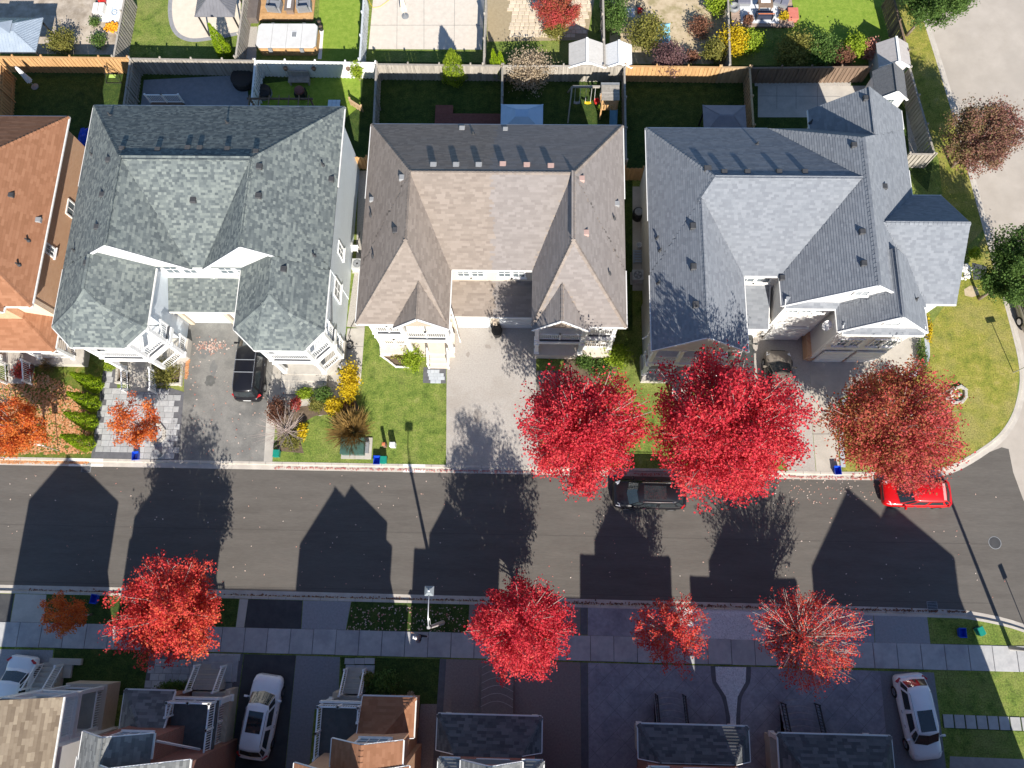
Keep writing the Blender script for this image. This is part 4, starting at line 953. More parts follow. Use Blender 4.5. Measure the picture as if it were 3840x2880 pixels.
L_YELLOW = leafmat('leaf_yellow', [(.30,.24,.01),(.55,.40,.01),(.70,.52,.02),(.72,.60,.10)])
L_PURPLE = leafmat('leaf_purple', [(.09,.045,.055),(.15,.08,.085),(.22,.125,.125),(.29,.18,.165)])
L_PURPG = leafmat('leaf_purple_green', [(.17,.20,.05),(.26,.16,.09),(.29,.12,.11),(.34,.17,.15)])
L_PINK = leafmat('leaf_pinkish', [(.28,.20,.12),(.42,.33,.22),(.52,.42,.30),(.50,.30,.24)])
L_BROWN = leafmat('leaf_brown', [(.10,.05,.035),(.18,.085,.055),(.28,.13,.08),(.36,.18,.10)])
L_GRASSY = leafmat('ornamental_grass', [(.10,.08,.03),(.22,.15,.05),(.36,.22,.07),(.46,.30,.11)], .2)
L_FALL = leafmat('fallen_leaves', [(.34,.13,.06),(.50,.22,.09),(.62,.32,.16),(.55,.42,.26)], .1)
L_FALLR = leafmat('fallen_red', [(.36,.10,.09),(.48,.26,.20),(.60,.46,.38),(.70,.64,.58)], .1)
def leaf(b, p, s, r, up=.55):
    """one folded leaf: two faces, turned mostly upwards"""
    n = Vector((r.gauss(0,1), r.gauss(0,1), r.gauss(up*2,1))).normalized(); a = n.orthogonal().normalized(); th = r.random()*6.283
    q = a*math.cos(th)+n.cross(a)*math.sin(th); t = n.cross(q); k = s*r.uniform(.65,1.25)
    b.add([p-q*k*.55, p+t*k*.42+n*k*.12, p+q*k*.6, p-t*k*.42+n*k*.12], [(0,2,1),(0,3,2)] if r.random() < .5 else [(0,1,2),(0,2,3)])
LEAFN, LEAFS = 2.6, .64
def tree(name, label, base, h, rad, lm, seed, leaves=9000, size=.17, clear=.28, limbs=90, bark=BARK, dens=.30, flat=.85, group=None, lean=(0,0), zoff=0, bare=0.0, tone=0.0, trunkr=None):
    r = random.Random(seed); t = thing(name, label, 'tree', (base[0],base[1],zoff), group=group)
    B = Vector((base[0],base[1],zoff)); top = B+Vector((lean[0],lean[1],h*.80)); tr = MB(); tk = trunkr or h*.014
    path = [B.lerp(top,q)+Vector((r.uniform(-1,1),r.uniform(-1,1),0))*h*.010*(q>0) for q in (0,.15,.35,.6,.8,1)]
    tr.tube(path, [tk*1.35,tk,tk*.85,tk*.6,tk*.4,tk*.2], 8)
    lf = MB(); zc = h*(clear+ (1-clear)*.50); hz = h*(1-clear)*.5; tips = []
    for i in range(limbs):
        a = i*2.39996+r.uniform(-.25,.25); c = r.uniform(-.75,1.0); ring = math.sqrt(max(0,1-c*c)); k = r.uniform(.74,1.02)
        lump = 1+.10*math.sin(3*a+seed)+.07*math.sin(7*a+seed*2)
        end = B+Vector((lean[0]*.8,lean[1]*.8,0))+Vector((math.cos(a)*rad*ring*k*lump, math.sin(a)*rad*ring*k*lump, zc+hz*c*k*flat))
        st = (end.z-B.z)*r.uniform(.42,.62); f = min(max(st/(h*.8),.1),.97); org = path[-1].lerp(path[0],1-f) if True else None
        org = B.lerp(top, f); mid = org.lerp(end,.5)+Vector((r.uniform(-1,1),r.uniform(-1,1),r.uniform(-.2,1.0)))*rad*.07
        tr.tube([org, mid, end], [tk*.32,tk*.2,tk*.06], 4, cap=False); tips.append((org,mid,end,r.uniform(0,1)))
        for j in range(2):
            q = r.uniform(.35,.85); s0 = org.lerp(mid,q*2) if q < .5 else mid.lerp(end,q*2-1)
            e2 = s0+(end-org).normalized()*rad*r.uniform(.1,.22)+Vector((r.uniform(-1,1),r.uniform(-1,1),r.uniform(-.4,.9)))*rad*.16
            tr.tube([s0,e2],[tk*.13,tk*.04],3,cap=False); tips.append((s0,s0.lerp(e2,.5),e2,r.uniform(0,1)))
    leaves = int(leaves*LEAFN); size = size*LEAFS; per = max(1,int(leaves/len(tips)))
    for (o,m_,e,tn) in tips:
        if r.random() < bare: continue
        nl = int(per*r.uniform(.5,1.5)); L_ = (e-o).length
        for j in range(nl):
            q = 1-abs(r.gauss(0,.36)); q = min(max(q,.02),1.06); p = o.lerp(m_,q*2) if q < .5 else m_.lerp(e,q*2-1)
            sp = dens*(1.15-.55*q)*rad*.42
            g = lambda: max(-1.6,min(1.6,r.gauss(0,1)))*sp
            p = p+Vector((g(),g(),g()*.8))
            dist = (p-B-Vector((0,0,zc))).length/rad
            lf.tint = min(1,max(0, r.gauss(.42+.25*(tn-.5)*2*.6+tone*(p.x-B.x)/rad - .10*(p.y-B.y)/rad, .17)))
            leaf(lf, p, size, r)
    tr.build('trunk', bark, t, smooth=True); lf.build('crown', lm, t)
    return t
def shrub(name, label, base, h, rad, lm, seed, leaves=1600, size=.11, group=None, stem=BARK_D, zoff=0, ry=None, spiky=0.0, cat='shrub'):
    r = random.Random(seed); t = thing(name, label, cat, (base[0],base[1],zoff), group=group); B = Vector((base[0],base[1],zoff)); lf = MB(); st = MB(); ry = ry or rad
    n = 26; cl = []
    for i in range(n):
        a = i*2.39996; k = math.sqrt((i+.5)/n); z = h*(.30+.62*math.sqrt(max(0,1-k*k*.9)))*r.uniform(.75,1.08)
        e = B+Vector((math.cos(a)*rad*k*r.uniform(.8,1.1), math.sin(a)*ry*k*r.uniform(.8,1.1), z)); cl.append((e,r.random()))
        st.tube([B+Vector((math.cos(a)*rad*.08,math.sin(a)*ry*.08,0)), B.lerp(e,.55)+Vector((0,0,h*.10)), e],[.018,.012,.004],3,cap=False)
    for j in range(leaves):
        e, tn = r.choice(cl); q = 1-abs(r.gauss(0,.30)); p = B.lerp(e,max(q,.15)); sp = rad*.17
        p = p+Vector((r.gauss(0,sp),r.gauss(0,sp*ry/rad),r.gauss(0,sp*.8)))
        if p.z < zoff+.03: p.z = zoff+.03+r.random()*.1
        lf.tint = min(1,max(0,r.gauss(.3+.35*tn+.25*((p.z-zoff)/h-.5),.15)))
        if spiky:
            d = (p-B).normalized()*spiky*r.uniform(.6,1.2); s_ = Vector((-d.y,d.x,0)).normalized()*size*.12
            lf.add([p-s_,p+s_,p+d],[(0,1,2)])
        else: leaf(lf, p, size, r)
    st.build('stem', stem, t); lf.build('foliage', lm, t); return t
def cedar(label, base, h, rad, seed, lm=L_CEDAR, leaves=2600, group=None, size=.10, name='cedar_tree'):
    r = random.Random(seed); t = thing(name, label, 'tree', (base[0],base[1],0), group=group); lf = MB()
    for j in range(leaves):
        z = h*(1-math.sqrt(1-r.random()*.985)); z = h*r.random() if r.random() < .55 else z
        f = min(1,(z/h)*6+.55)*(1-(z/h)**1.6)+.04; a = r.random()*6.283; lump = 1+.10*math.sin(a*5+z*6)
        k = rad*f*lump*math.sqrt(r.uniform(.55,1)); p = Vector((base[0]+math.cos(a)*k, base[1]+math.sin(a)*k, z+.05))
        lf.tint = min(1,max(0,r.gauss(.40+.25*math.sin(a*5+z*6),.18)))
        o = Vector((math.cos(a),math.sin(a),.5)); q = Vector((-math.sin(a),math.cos(a),0)); d = (o*.5+Vector((r.gauss(0,.3),r.gauss(0,.3),1))).normalized(); s = size*r.uniform(.7,1.3)
        n_ = (q+Vector((r.gauss(0,.5),r.gauss(0,.5),r.gauss(0,.5)))).normalized()
        lf.add([p-n_*s*.5, p+d*s*.5+o*s*.25, p+n_*s*.5, p+d*s*1.5], [(0,1,3),(1,2,3)])
    MB().tube([(base[0],base[1],0),(base[0],base[1],h*.85)],[rad*.12,.01],6).build('trunk', BARK_D, t); lf.build('foliage', lm, t); return t
def scatter(name, pts_fn, n, lm, size, seed, z=.02, label=None):
    r = random.Random(seed); b = MB()
    for i in range(n):
        q = pts_fn(r)
        if q is None: continue
        th = r.random()*6.283; s = size*r.uniform(.6,1.3); c, s_ = math.cos(th)*s, math.sin(th)*s; zz = (q[2] if len(q) > 2 else z)
        b.tint = r.random(); k = r.uniform(.0,.03)
        b.add([(q[0]-c,q[1]-s_,zz+k),(q[0]-s_*.7,q[1]+c*.7,zz+.012),(q[0]+c,q[1]+s_,zz+k*.6),(q[0]+s_*.7,q[1]-c*.7,zz+.012)],[(0,3,2,1)])
    o = b.build(name, lm, kind='stuff')
    if label: tag(o, label, 'leaves')
    return o
TB = lambda px,py,z: G(px,py,z)
# street trees
SG = 'street trees in red autumn leaf'
tree('maple_tree', 'crimson maple beside the pale aggregate driveway, over the black car\'s bonnet', TB(2172,1610,7.8), 12.4, 3.75, L_RED, 101, 15000, .20, limbs=150, clear=.3, dens=.24)
tree('maple_tree', 'largest crimson maple, standing between the black car and the wide driveway', TB(2728,1600,8.4), 13.4, 4.5, L_RED, 102, 20000, .21, limbs=190, tone=-.05, clear=.3, dens=.24)
tree('maple_tree', 'rust and green maple above the red hatchback', TB(3366,1580,6), 9.6, 3.9, L_RUST, 131, 15000, .20, limbs=130, tone=.16)
tree('maple_tree', 'scarlet and orange maple on the verge near the brick house with dark pavers', TB(622,2288,5.4), 8.6, 3.2, L_REDO, 104, 10500, .18, limbs=105, tone=.16, dens=.25)
tree('maple_tree', 'bright red maple beside the lamp post, with a long shadow across the road', TB(1957,2352,6), 9.8, 2.95, L_RED, 105, 10000, .18, limbs=105, tone=-.06, clear=.22, dens=.25)
tree('maple_tree', 'thin small maple with orange red leaves by the white pebble strip', TB(2522,2365,4.3), 6.4, 2.4, L_REDO, 106, 3000, .15, limbs=90, dens=.18, bare=.12)
tree('maple_tree', 'nearly bare maple with pale twigs and red tips', TB(3040,2395,4.6), 7.0, 3.1, L_REDO, 107, 4200, .15, limbs=170, dens=.15, bare=.08, trunkr=.13)
tree('maple_tree', 'small shaded orange tree by the blue box on the verge', TB(232,2310,3.2), 4.8, 1.35, L_ORANGE, 108, 1900, .14, limbs=40)
tree('maple_tree', 'orange red tree over the leaf covered lawn', TB(25,1600,4), 6.2, 2.0, L_ORANGE, 109, 5200, .17, limbs=60, tone=.1, bare=.1)
tree('maple_tree', 'sparse orange maple in the stone ring on the paver walk', G(587,1622), 4.7, 1.75, L_ORANGE, 110, 2500, .16, limbs=34, bare=.18, clear=.4)
tree('bare_tree', 'leafless pale shrub tree beside the red bush', G(1098,1632), 4.2, 1.9, L_BROWN, 111, 60, .08, limbs=60, bare=.9, clear=.2)
tree('bare_tree', 'leafless small tree in front of the orange brick house', G(62,1520), 4.0, 1.6, L_BROWN, 112, 60, .08, limbs=44, bare=.9, clear=.2)
tree('shade_tree', 'broad green tree on the verge by the tall fence and side street', G(3400,132), 7.0, 2.75, L_GREEN, 113, 9500, .20, limbs=90, bark=BARK_D, lean=(.6,.3))
tree('shade_tree', 'purple and green tree on the verge beside the corner fence', TB(3700,492,4.4), 6.8, 2.7, L_PURPG, 114, 7000, .19, limbs=80, bark=BARK_D, tone=.22)
tree('shade_tree', 'green tree with a bare earth ring beside the parked tan car', G(3672,1120), 7.4, 2.7, L_GREEN, 115, 9500, .20, limbs=90, bark=BARK_D, lean=(.5,.4))
tree('japanese_maple', 'small red maple on the tan paver yard', TB(2092,25,1.8), 3.0, 1.95, L_RUST, 116, 4200, .14, limbs=50, bark=BARK_D, clear=.2, tone=.0)
# cedars on the leafy lawn, in a row
CG = 'row of four narrow cedars on the leaf covered lawn'
for (px,py), lb, i in (((372,1450),'bright green narrow cedar nearest the house in the row beside the paver walk',0),((362,1520),'second bright green cedar from the house in the row beside the paver walk',1),((352,1590),'second bright green cedar from the kerb in the row beside the paver walk',2),((342,1670),'bright green narrow cedar nearest the kerb in the row beside the paver walk',3)):
    cedar(lb, G(px,py), 3.3, .52, 120+i, group=CG, leaves=3000)
cedar('tall narrow cedar beside the beige patio', G(852,212), 3.4, .55, 125, leaves=3000)
cedar('one of two slim cedars behind the grey fence', G(1856,288), 2.9, .38, 126, leaves=1900, group='two slim cedars behind the fence'); cedar('one of two slim cedars behind the grey fence', G(1880,290), 2.7, .42, 127, leaves=1900, group='two slim cedars behind the fence')
cedar('broad pale green conifer behind the weathered fence', G(1706,296), 3.1, .95, 128, L_LIME, 3800, size=.13, name='conifer')
# shrubs
sh = shrub
sh('shrub','olive round bush on the stained concrete yard',G(255,185),1.6,1.15,L_OLIVE,201,2600)
sh('shrub','small green bush by the orange pumpkins',G(365,95),.8,.5,L_GREEN,202,500)
sh('shrub','dark bush behind the pumpkins in the fence corner',G(380,165),.9,.7,L_GREEN,203,800)
sh('shrub','yellow green bush below the small red maple',G(2082,132),1.3,.95,L_OLIVE,204,1800)
sh('shrub','mustard yellow bush over the small white shed',G(2420,165),2.4,1.55,L_OLIVE,205,3600,.13)
sh('shrub','tall green bush at the fence beside the dirt yard',G(2305,90),2.2,1.0,L_GREEN,206,2800,.13,ry=1.8)
sh('shrub','dark purple plum bush hanging over the cedar fence',G(2500,262),2.6,1.35,L_PURPLE,207,4200,.11)
sh('shrub','lime bush at the top of the dirt yard',G(2680,45),2.2,1.0,L_LIME,208,2600,.13)
sh('shrub','brown dry bush on the dirt yard',G(2620,120),1.2,1.0,L_BROWN,209,1300)
sh('shrub','yellow and orange bush at the cedar fence corner',G(2735,195),2.4,1.2,L_YELLOW,210,2600,.13)
sh('shrub','olive bush beside the yellow bush',G(2672,222),2.0,1.0,L_OLIVE,211,2200,.13)
sh('shrub','rounded lime green bush below the wooden deck',G(2805,190),1.9,.95,L_LIME,212,2600,.12)
sh('shrub','large olive bush shaded by a roof, right of the dark lawn',G(2960,230),2.4,1.5,L_OLIVE,213,4200,.13)
sh('shrub','broad green bush in the middle of the fence hedge',G(3060,225),2.2,1.5,L_GREEN,214,3600,.13)
sh('shrub','bright lime bush beside the pink bush',G(3185,205),2.2,.95,L_LIME,215,2400,.13)
sh('shrub','brownish bush at the broken fence',G(3140,250),1.9,.95,L_BROWN,216,2000,.12)
sh('shrub','pink flowering bush by the grey shed',G(3245,215),1.7,.85,mat('hydrangea_pink',[(.40,.14,.10),(.55,.24,.18),(.60,.33,.26)],None,1.1,.7,tint=.7,trans=.2),217,1500,.13)
sh('shrub','cream flowering bush at the weathered fence',G(1985,305),2.6,1.75,L_PINK,218,4200,.12)
sh('shrub','climbing plant at the white fence corner',G(1350,300),2.2,.55,L_LIME,219,900,.12,ry=.5)
sh('shrub','green leafy bush behind the wooden play tower',G(2258,412),.7,.35,L_LIME,220,350)
sh('shrub','olive shrub in the planter beside the porch steps',G(632,1408),1.3,1.05,L_OLIVE,221,2200,.10)
sh('shrub','small yellow green shrub by the paver path',G(422,1372),.7,.5,L_LIME,222,700,.09)
sh('shrub','bright yellow shrub between path and lawn',G(1322,1450),1.9,.70,L_YELLOW,223,2600,.12,ry=1.4)
sh('shrub','round deep yellow shrub in the front bed',G(1262,1532),1.2,.65,L_YELLOW,224,1500,.11)
sh('shrub','dark red bush beside the driveway strip',G(1052,1552),1.5,.70,L_BROWN,225,2200,.10,ry=1.0)
sh('shrub','orange tinted small bush in the front bed',G(1115,1520),.9,.45,L_RUST,226,800,.10)
sh('shrub','green rose bush with a red bloom',G(1222,1490),1.3,.65,L_GREEN,227,1500,.10)
sh('shrub','light green bush at the foot of the steps',G(1150,1482),.8,.62,L_LIME,228,1100,.09,ry=.4)
sh('shrub','pink tipped green bush beside the yellow one',G(1195,1525),1.0,.55,L_OLIVE,229,1100,.10)
sh('shrub','reddish brown bush beside the yellow one',G(1310,1530),.8,.45,L_BROWN,230,900,.09)
sh('shrub','grey green low shrub by the green bin',G(1100,1655),.7,.75,L_OLIVE,231,1100,.10)
sh('shrub','small bright yellow leafed plant beside the bare tree',G(1142,1620),.8,.38,L_YELLOW,232,260,.16,ry=.55)
sh('ornamental_grass','large tawny ornamental grass clump behind the utility box',G(1328,1622),1.5,1.15,L_GRASSY,233,3200,.16,spiky=.55)
sh('shrub','bright green mounded bush beside the porch steps',G(1552,1352),1.2,.72,L_LIME,234,2600,.10,ry=1.05)
sh('shrub','low yellow green planting in the white edged bed',G(1500,1325),.5,.75,L_OLIVE,235,1300,.10,ry=.5)
sh('shrub','dark leafy plants beside the right porch',G(2190,1360),.9,.70,L_GREEN,236,1300,.11)
sh('shrub','light green shrub left of the crimson maple',G(2310,1345),1.1,.95,L_LIME,237,1700,.12)
sh('shrub','dark shrub along the shaded house side',G(2255,1390),.8,.9,L_GREEN,238,1200,.11)
sh('shrub','green bed plants at the corner of the curved driveway',G(3450,1345),.7,.35,L_GREEN,239,1100,.09,ry=1.5)
sh('shrub','yellow bed plants along the house corner',G(3476,1240),.5,.30,L_YELLOW,240,600,.09,ry=1.2)
sh('shrub','green shrub in front of the rust coloured maple',G(3330,1430),.9,.8,L_OLIVE,241,1100,.11)
sh('shrub','low clipped dark hedge by the paver front',G(675,2572),.75,1.25,L_GREEN,242,1900,.09,ry=.38)
sh('shrub','dark bushy planting beside the front stairs of the rust roofed house',G(1440,2565),1.2,1.0,L_GREEN,243,1800,.11)
sh('shrub','sunlit tall cream green plant by the rust coloured roof',G(1548,2600),1.8,.22,L_PINK,244,420,.09)
sh('shrub','grey green bush at the stair rail',G(1385,2545),.9,.5,L_OLIVE,245,800,.10)
sh('shrub','dry tussock at the foot of the white stair rail',G(195,1375),.8,.5,L_GRASSY,246,600,.12,spiky=.35)
sh('shrub','red and green shrub in front of the orange brick house porch',G(105,1400),1.0,.7,L_RUST,247,1300,.11)
sh('shrub','small dead bush in the shaded hedge',G(2590,232),1.2,.6,L_BROWN,248,700,.11)
sh('shrub','small green shrub beside the white rocks',G(3640,960),1.0,.45,L_LIME,249,700,.11)
sh('flower_pot_plant','yellow chrysanthemum on the porch rail under the crimson maple',G(2600,1350),.5,.32,L_YELLOW,250,420,.08,zoff=.6,cat='flowers')
# loose leaves
def inpoly(poly, z=.02):
    pg = [G(*p) for p in poly]; xs = [p[0] for p in pg]; ys = [p[1] for p in pg]
    def f(r):
        for _ in range(12):
            q = (r.uniform(min(xs),max(xs)), r.uniform(min(ys),max(ys)))
            if inside(q,pg): return (q[0],q[1],z)
    return f
scatter('fallen_leaves', inpoly([(-40,1430),(160,1400),(330,1480),(345,1700),(-40,1706)]), 4200, L_FALL, .085, 301, label='dense carpet of orange leaves on the lawn beside the cedars')
scatter('fallen_leaves', inpoly([(-40,1716),(330,1722),(330,1738),(-40,1736)],RZ+.04), 600, L_FALL, .08, 302, label='orange leaves drifted in the gutter below the leafy lawn')
scatter('fallen_leaves', lambda r: (r.uniform(-44,30), r.uniform(0,7.4), RZ+.012), 260, L_FALLR, .05, 303, label='scattered pale leaves on the dark road')
scatter('fallen_leaves', lambda r: (r.uniform(-17,24), 7.66-abs(r.gauss(0,.07)), RZ+.045), 1000, mat('fallen_red_gutter',[(.34,.08,.08),(.46,.16,.14),(.55,.30,.26)],None,1,.8,tint=.7), .05, 304, label='red leaves along the gutter by the lawns')
scatter('fallen_leaves', lambda r: (r.uniform(-32,27), -.62+abs(r.gauss(0,.06)), RZ+.045), 1300, L_BROWN, .06, 305, label='brown leaves along the shaded gutter')
scatter('fallen_leaves', lambda r: (lambda p:(p.x+r.gauss(0,.55),p.y+r.gauss(0,.22),.02))(P(792,1300)) , 150, L_FALLR, .07, 306, label='small pile of red leaves on the old asphalt driveway')
scatter('fallen_leaves', inpoly([(700,1240),(1000,1320),(980,1720),(680,1715)]), 90, L_FALLR, .06, 307, label='single leaves strewn over the old asphalt driveway')
scatter('fallen_leaves', inpoly([(698,1350),(712,1350),(704,1420),(694,1420)]), 160, L_FALL, .07, 308, label='orange leaves along the driveway edge by the planter')
scatter('fallen_leaves', inpoly([(2880,1780),(3300,1785),(3350,1880),(2900,1900)],RZ+.012), 170, L_FALLR, .05, 309, label='leaves on the road in front of the red car')
scatter('fallen_leaves', inpoly([(1320,2270),(1740,2275),(1740,2370),(1300,2362)]), 260, L_FALLR, .055, 310, label='leaves on the shaded verge around the lamp post')
scatter('pebbles', inpoly([(2562,2296),(2870,2306),(2870,2400),(2582,2391)],.014), 2600, STONEW, .05, 311); scatter('pebbles', inpoly([(2684,2502),(2688,2556),(2724,2612),(2740,2690),(2758,2690),(2764,2612),(2794,2556),(2796,2504)],.022), 1300, STONEW, .045, 312)
# ================================================================ fences
FB = {}
def fence(label, a, b, m, h=1.8, px=True, bw=.145, cap=True, style='board', postm=None, back=0):
    if px: a, b = G(*a,h), G(*b,h)
    A, B = Vector(a), Vector(b); d = (B-A); L_ = d.length; d.normalize(); ang = math.atan2(d.y,d.x); nn = Vector((-d.y,d.x))
    t = thing('fence', label, 'fence', ((A.x+B.x)/2,(A.y+B.y)/2,0)); k = (m.name,h,bw)
    if k not in FB:
        q = MB(); q.cbox((0,0,.04), bw+.012, .02, h-.10); FB[k] = q.mesh('board', m)
    n = int(L_/bw)
    for i in range(n):
        p = A+d*(bw*(i+.5)); off = .022 if i % 2 else -.022
        inst('board', FB[k], t, (p.x+nn.x*off, p.y+nn.y*off, rr(-.02,.015)), (rr(-.008,.008),rr(-.012,.012),ang+rr(-.05,.05)))
    np_ = max(1,round(L_/2.4))
    for i in range(np_+1):
        p = A+d*(L_*i/np_); b_ = MB(); b_.cbox((p.x+nn.x*.07,p.y+nn.y*.07,0), .10, .10, h+.10, ang); b_.cbox((p.x+nn.x*.07,p.y+nn.y*.07,h+.10), .13, .13, .05, ang, .7); b_.build('post', postm or m, t)
    for z in (.35,h-.32): MB().beam((A.x+nn.x*.045,A.y+nn.y*.045,z),(B.x+nn.x*.045,B.y+nn.y*.045,z),.04,.09).build('rail', m, t)
    if cap: MB().beam((A.x,A.y,h-.03),(B.x,B.y,h-.03),.14,.035).build('cap_rail', postm or m, t)
    return t
fence('golden cedar back fence behind the house at the left edge', (-60,212),(478,217), CEDAR_W)
fence('dark weathered back fence behind the shaded patio', (484,219),(950,227), OLD_W)
fence('white painted back fence with hanging planters', (956,228),(1408,236), WHITE_D)
fence('weathered grey back fence beside the pale conifer', (1413,240),(1882,246), OLD_W)
fence('weathered grey back fence behind the play tower', (1888,246),(2340,248), OLD_W)
fence('golden cedar back fence under the purple bush', (2345,247),(2700,252), CEDAR_W)
fence('brown shaded back fence beside the yellow bush', (2706,252),(2812,252), TAN_W)
fence('brown broken back fence behind the concrete patio', (2820,254),(3270,250), BROWN_W)
fence('tall weathered fence along the verge of the side street', (3412,252),(3506,578), OLD_W)
fence('short fence return at the corner house', (3412,577),(3502,578), OLD_W)
fence('grey slat fence between the stained yard and the lawn strip', (425,212),(472,-40), OLD_W)
fence('grey slat fence between the beige patio and the spa yard', (883,213),(918,-40), OLD_W)
fence('pale blue grey fence beside the large slab patio', (1349,222),(1366,-40), mat('blue_grey_wood', (.42,.45,.47), (.54,.57,.59), 6, .8, rnd=.1))
fence('thin weathered fence between the slab patio and paver yard', (1814,240),(1823,-40), OLD_W)
fence('thin weathered fence between the two small sheds', (2268,246),(2261,-40), OLD_W)
fence('weathered slat fence beside the wooden deck', (2739,243),(2730,-40), OLD_W)
fence('brown slat fence of the bright lawn by the side street', (3344,-40),(3404,190), BROWN_W)
fence('cedar side fence at the left edge', (0,240),(-10,420), CEDAR_W)
fence('weathered side fence between the dark lawn and the shaded patio', (487,224),(458,430), OLD_W)
fence('white side fence of the yard with the pergola', (956,232),(938,430), WHITE_D)
fence('weathered side fence right of the climbing plant', (1411,242),(1400,475), OLD_W)
fence('thin weathered fence beside the blue canopy', (1884,250),(1880,475), OLD_W)
fence('weathered fence beside the play tower slide', (2342,252),(2348,600), OLD_W)
fence('brown fence beside the dark canopy', (2812,255),(2826,470), TAN_W)
fence('cedar gate fence between the teal and tan roofed houses', (1326,586),(1374,590), CEDAR_W, h=1.7, cap=False)
fence('cedar gate fence between the tan and blue grey roofed houses', (2344,628),(2414,630), CEDAR_W, h=1.7, cap=False)
fence('low wooden screen beside the planters', (1308,372),(1352,400), TAN_W, h=.7)
# ================================================================ sheds, shelters
def shed(label, px, py, sx, sy, hw, hr, rm, wm, along='y', win=False, ang=0.0):
    x, y = G(px,py,hw); t = thing('garden_shed', label, 'shed', (x,y,0), ang)
    MB().box(-sx/2+.08,sx/2-.08,-sy/2+.08,sy/2-.08,0,hw).build('wall', wm, t, local=True)
    b = MB(); o = .08
    for s in (-1,1):
        nrow = 7
        for i in range(nrow):
            y0 = -sy/2-o+(sy+2*o)*i/nrow; y1 = -sy/2-o+(sy+2*o)*(i+1)/nrow-.01
            b.add([(s*(sx/2+o),y0,hw-.06),(s*(sx/2+o),y1,hw-.06),(0,y1,hr),(0,y0,hr),(s*(sx/2+o),y0,hw-.11),(s*(sx/2+o),y1,hw-.11),(0,y1,hr-.05),(0,y0,hr-.05)],
                  [(0,1,2,3),(7,6,5,4),(0,3,7,4),(1,5,6,2),(0,4,5,1)])
    b.build('roof', rm, t, local=True)
    MB().beam((0,-sy/2-o-.01,hr+.01),(0,sy/2+o+.01,hr+.01),.16,.05).build('ridge', WHITE if not win else rm, t, local=True)
    g = MB()
    for s in (-1,1): g.add([(-sx/2+.08,s*(sy/2-.075),hw-.01),(sx/2-.08,s*(sy/2-.075),hw-.01),(0,s*(sy/2-.075),hr-.08)],[(0,1,2)])
    g.build('gable', wm, t, local=True)
    r = MB()
    for s in (-1,1): r.beam((s*(sx/2+o),-sy/2-o-.02,hw-.09),(0,-sy/2-o-.02,hr-.03),.03,.16)
    r.build('rake_board', WHITE, t, local=True)
    f = MB(); dy = -sy/2+.05
    if win:
        f.box(-.35,.35,dy-.02,dy+.01,hw-.75,hw-.15); w_ = f.build('window', WHITE, t, local=True)
        for i in range(3):
            for j in range(2): MB().box(-.30+i*.205,-.12+i*.205,dy-.035,dy-.021,hw-.70+j*.27,hw-.47+j*.27).build('pane', GLASS, w_, local=True)
    else:
        f.box(-.4,.4,dy-.02,dy+.01,.05,hw-.1); f.build('door', wm, t, local=True)
    return t
GREYROOF = mat('resin_roof', (.50,.48,.45), (.57,.55,.52), 4, .6)
shed('pale grey resin shed with a white ridge behind the fence', 2200,205,2.45,1.9,1.75,2.3,GREYROOF,mat('resin_wall',(.55,.53,.50),None,4,.6))
shed('white topped resin shed under the mustard bush', 2320,208,1.8,1.8,1.7,2.15,mat('resin_white',(.66,.66,.65),(.72,.72,.71),4,.6),MATS['resin_wall'])
shed('grey resin shed with a white ridge at the side street fence', 3352,205,2.15,1.9,1.8,2.45,mat('resin_taupe',(.42,.39,.38),(.48,.45,.44),4,.6),MATS['resin_wall'])
shed('wooden shed with a dark shingle roof and white window gable', 3338,318,2.1,2.2,2.2,3.1,mat('shed_shingle',(.115,.12,.13),(.17,.175,.185),9,.9,.4,30),SID_GREY,win=True)
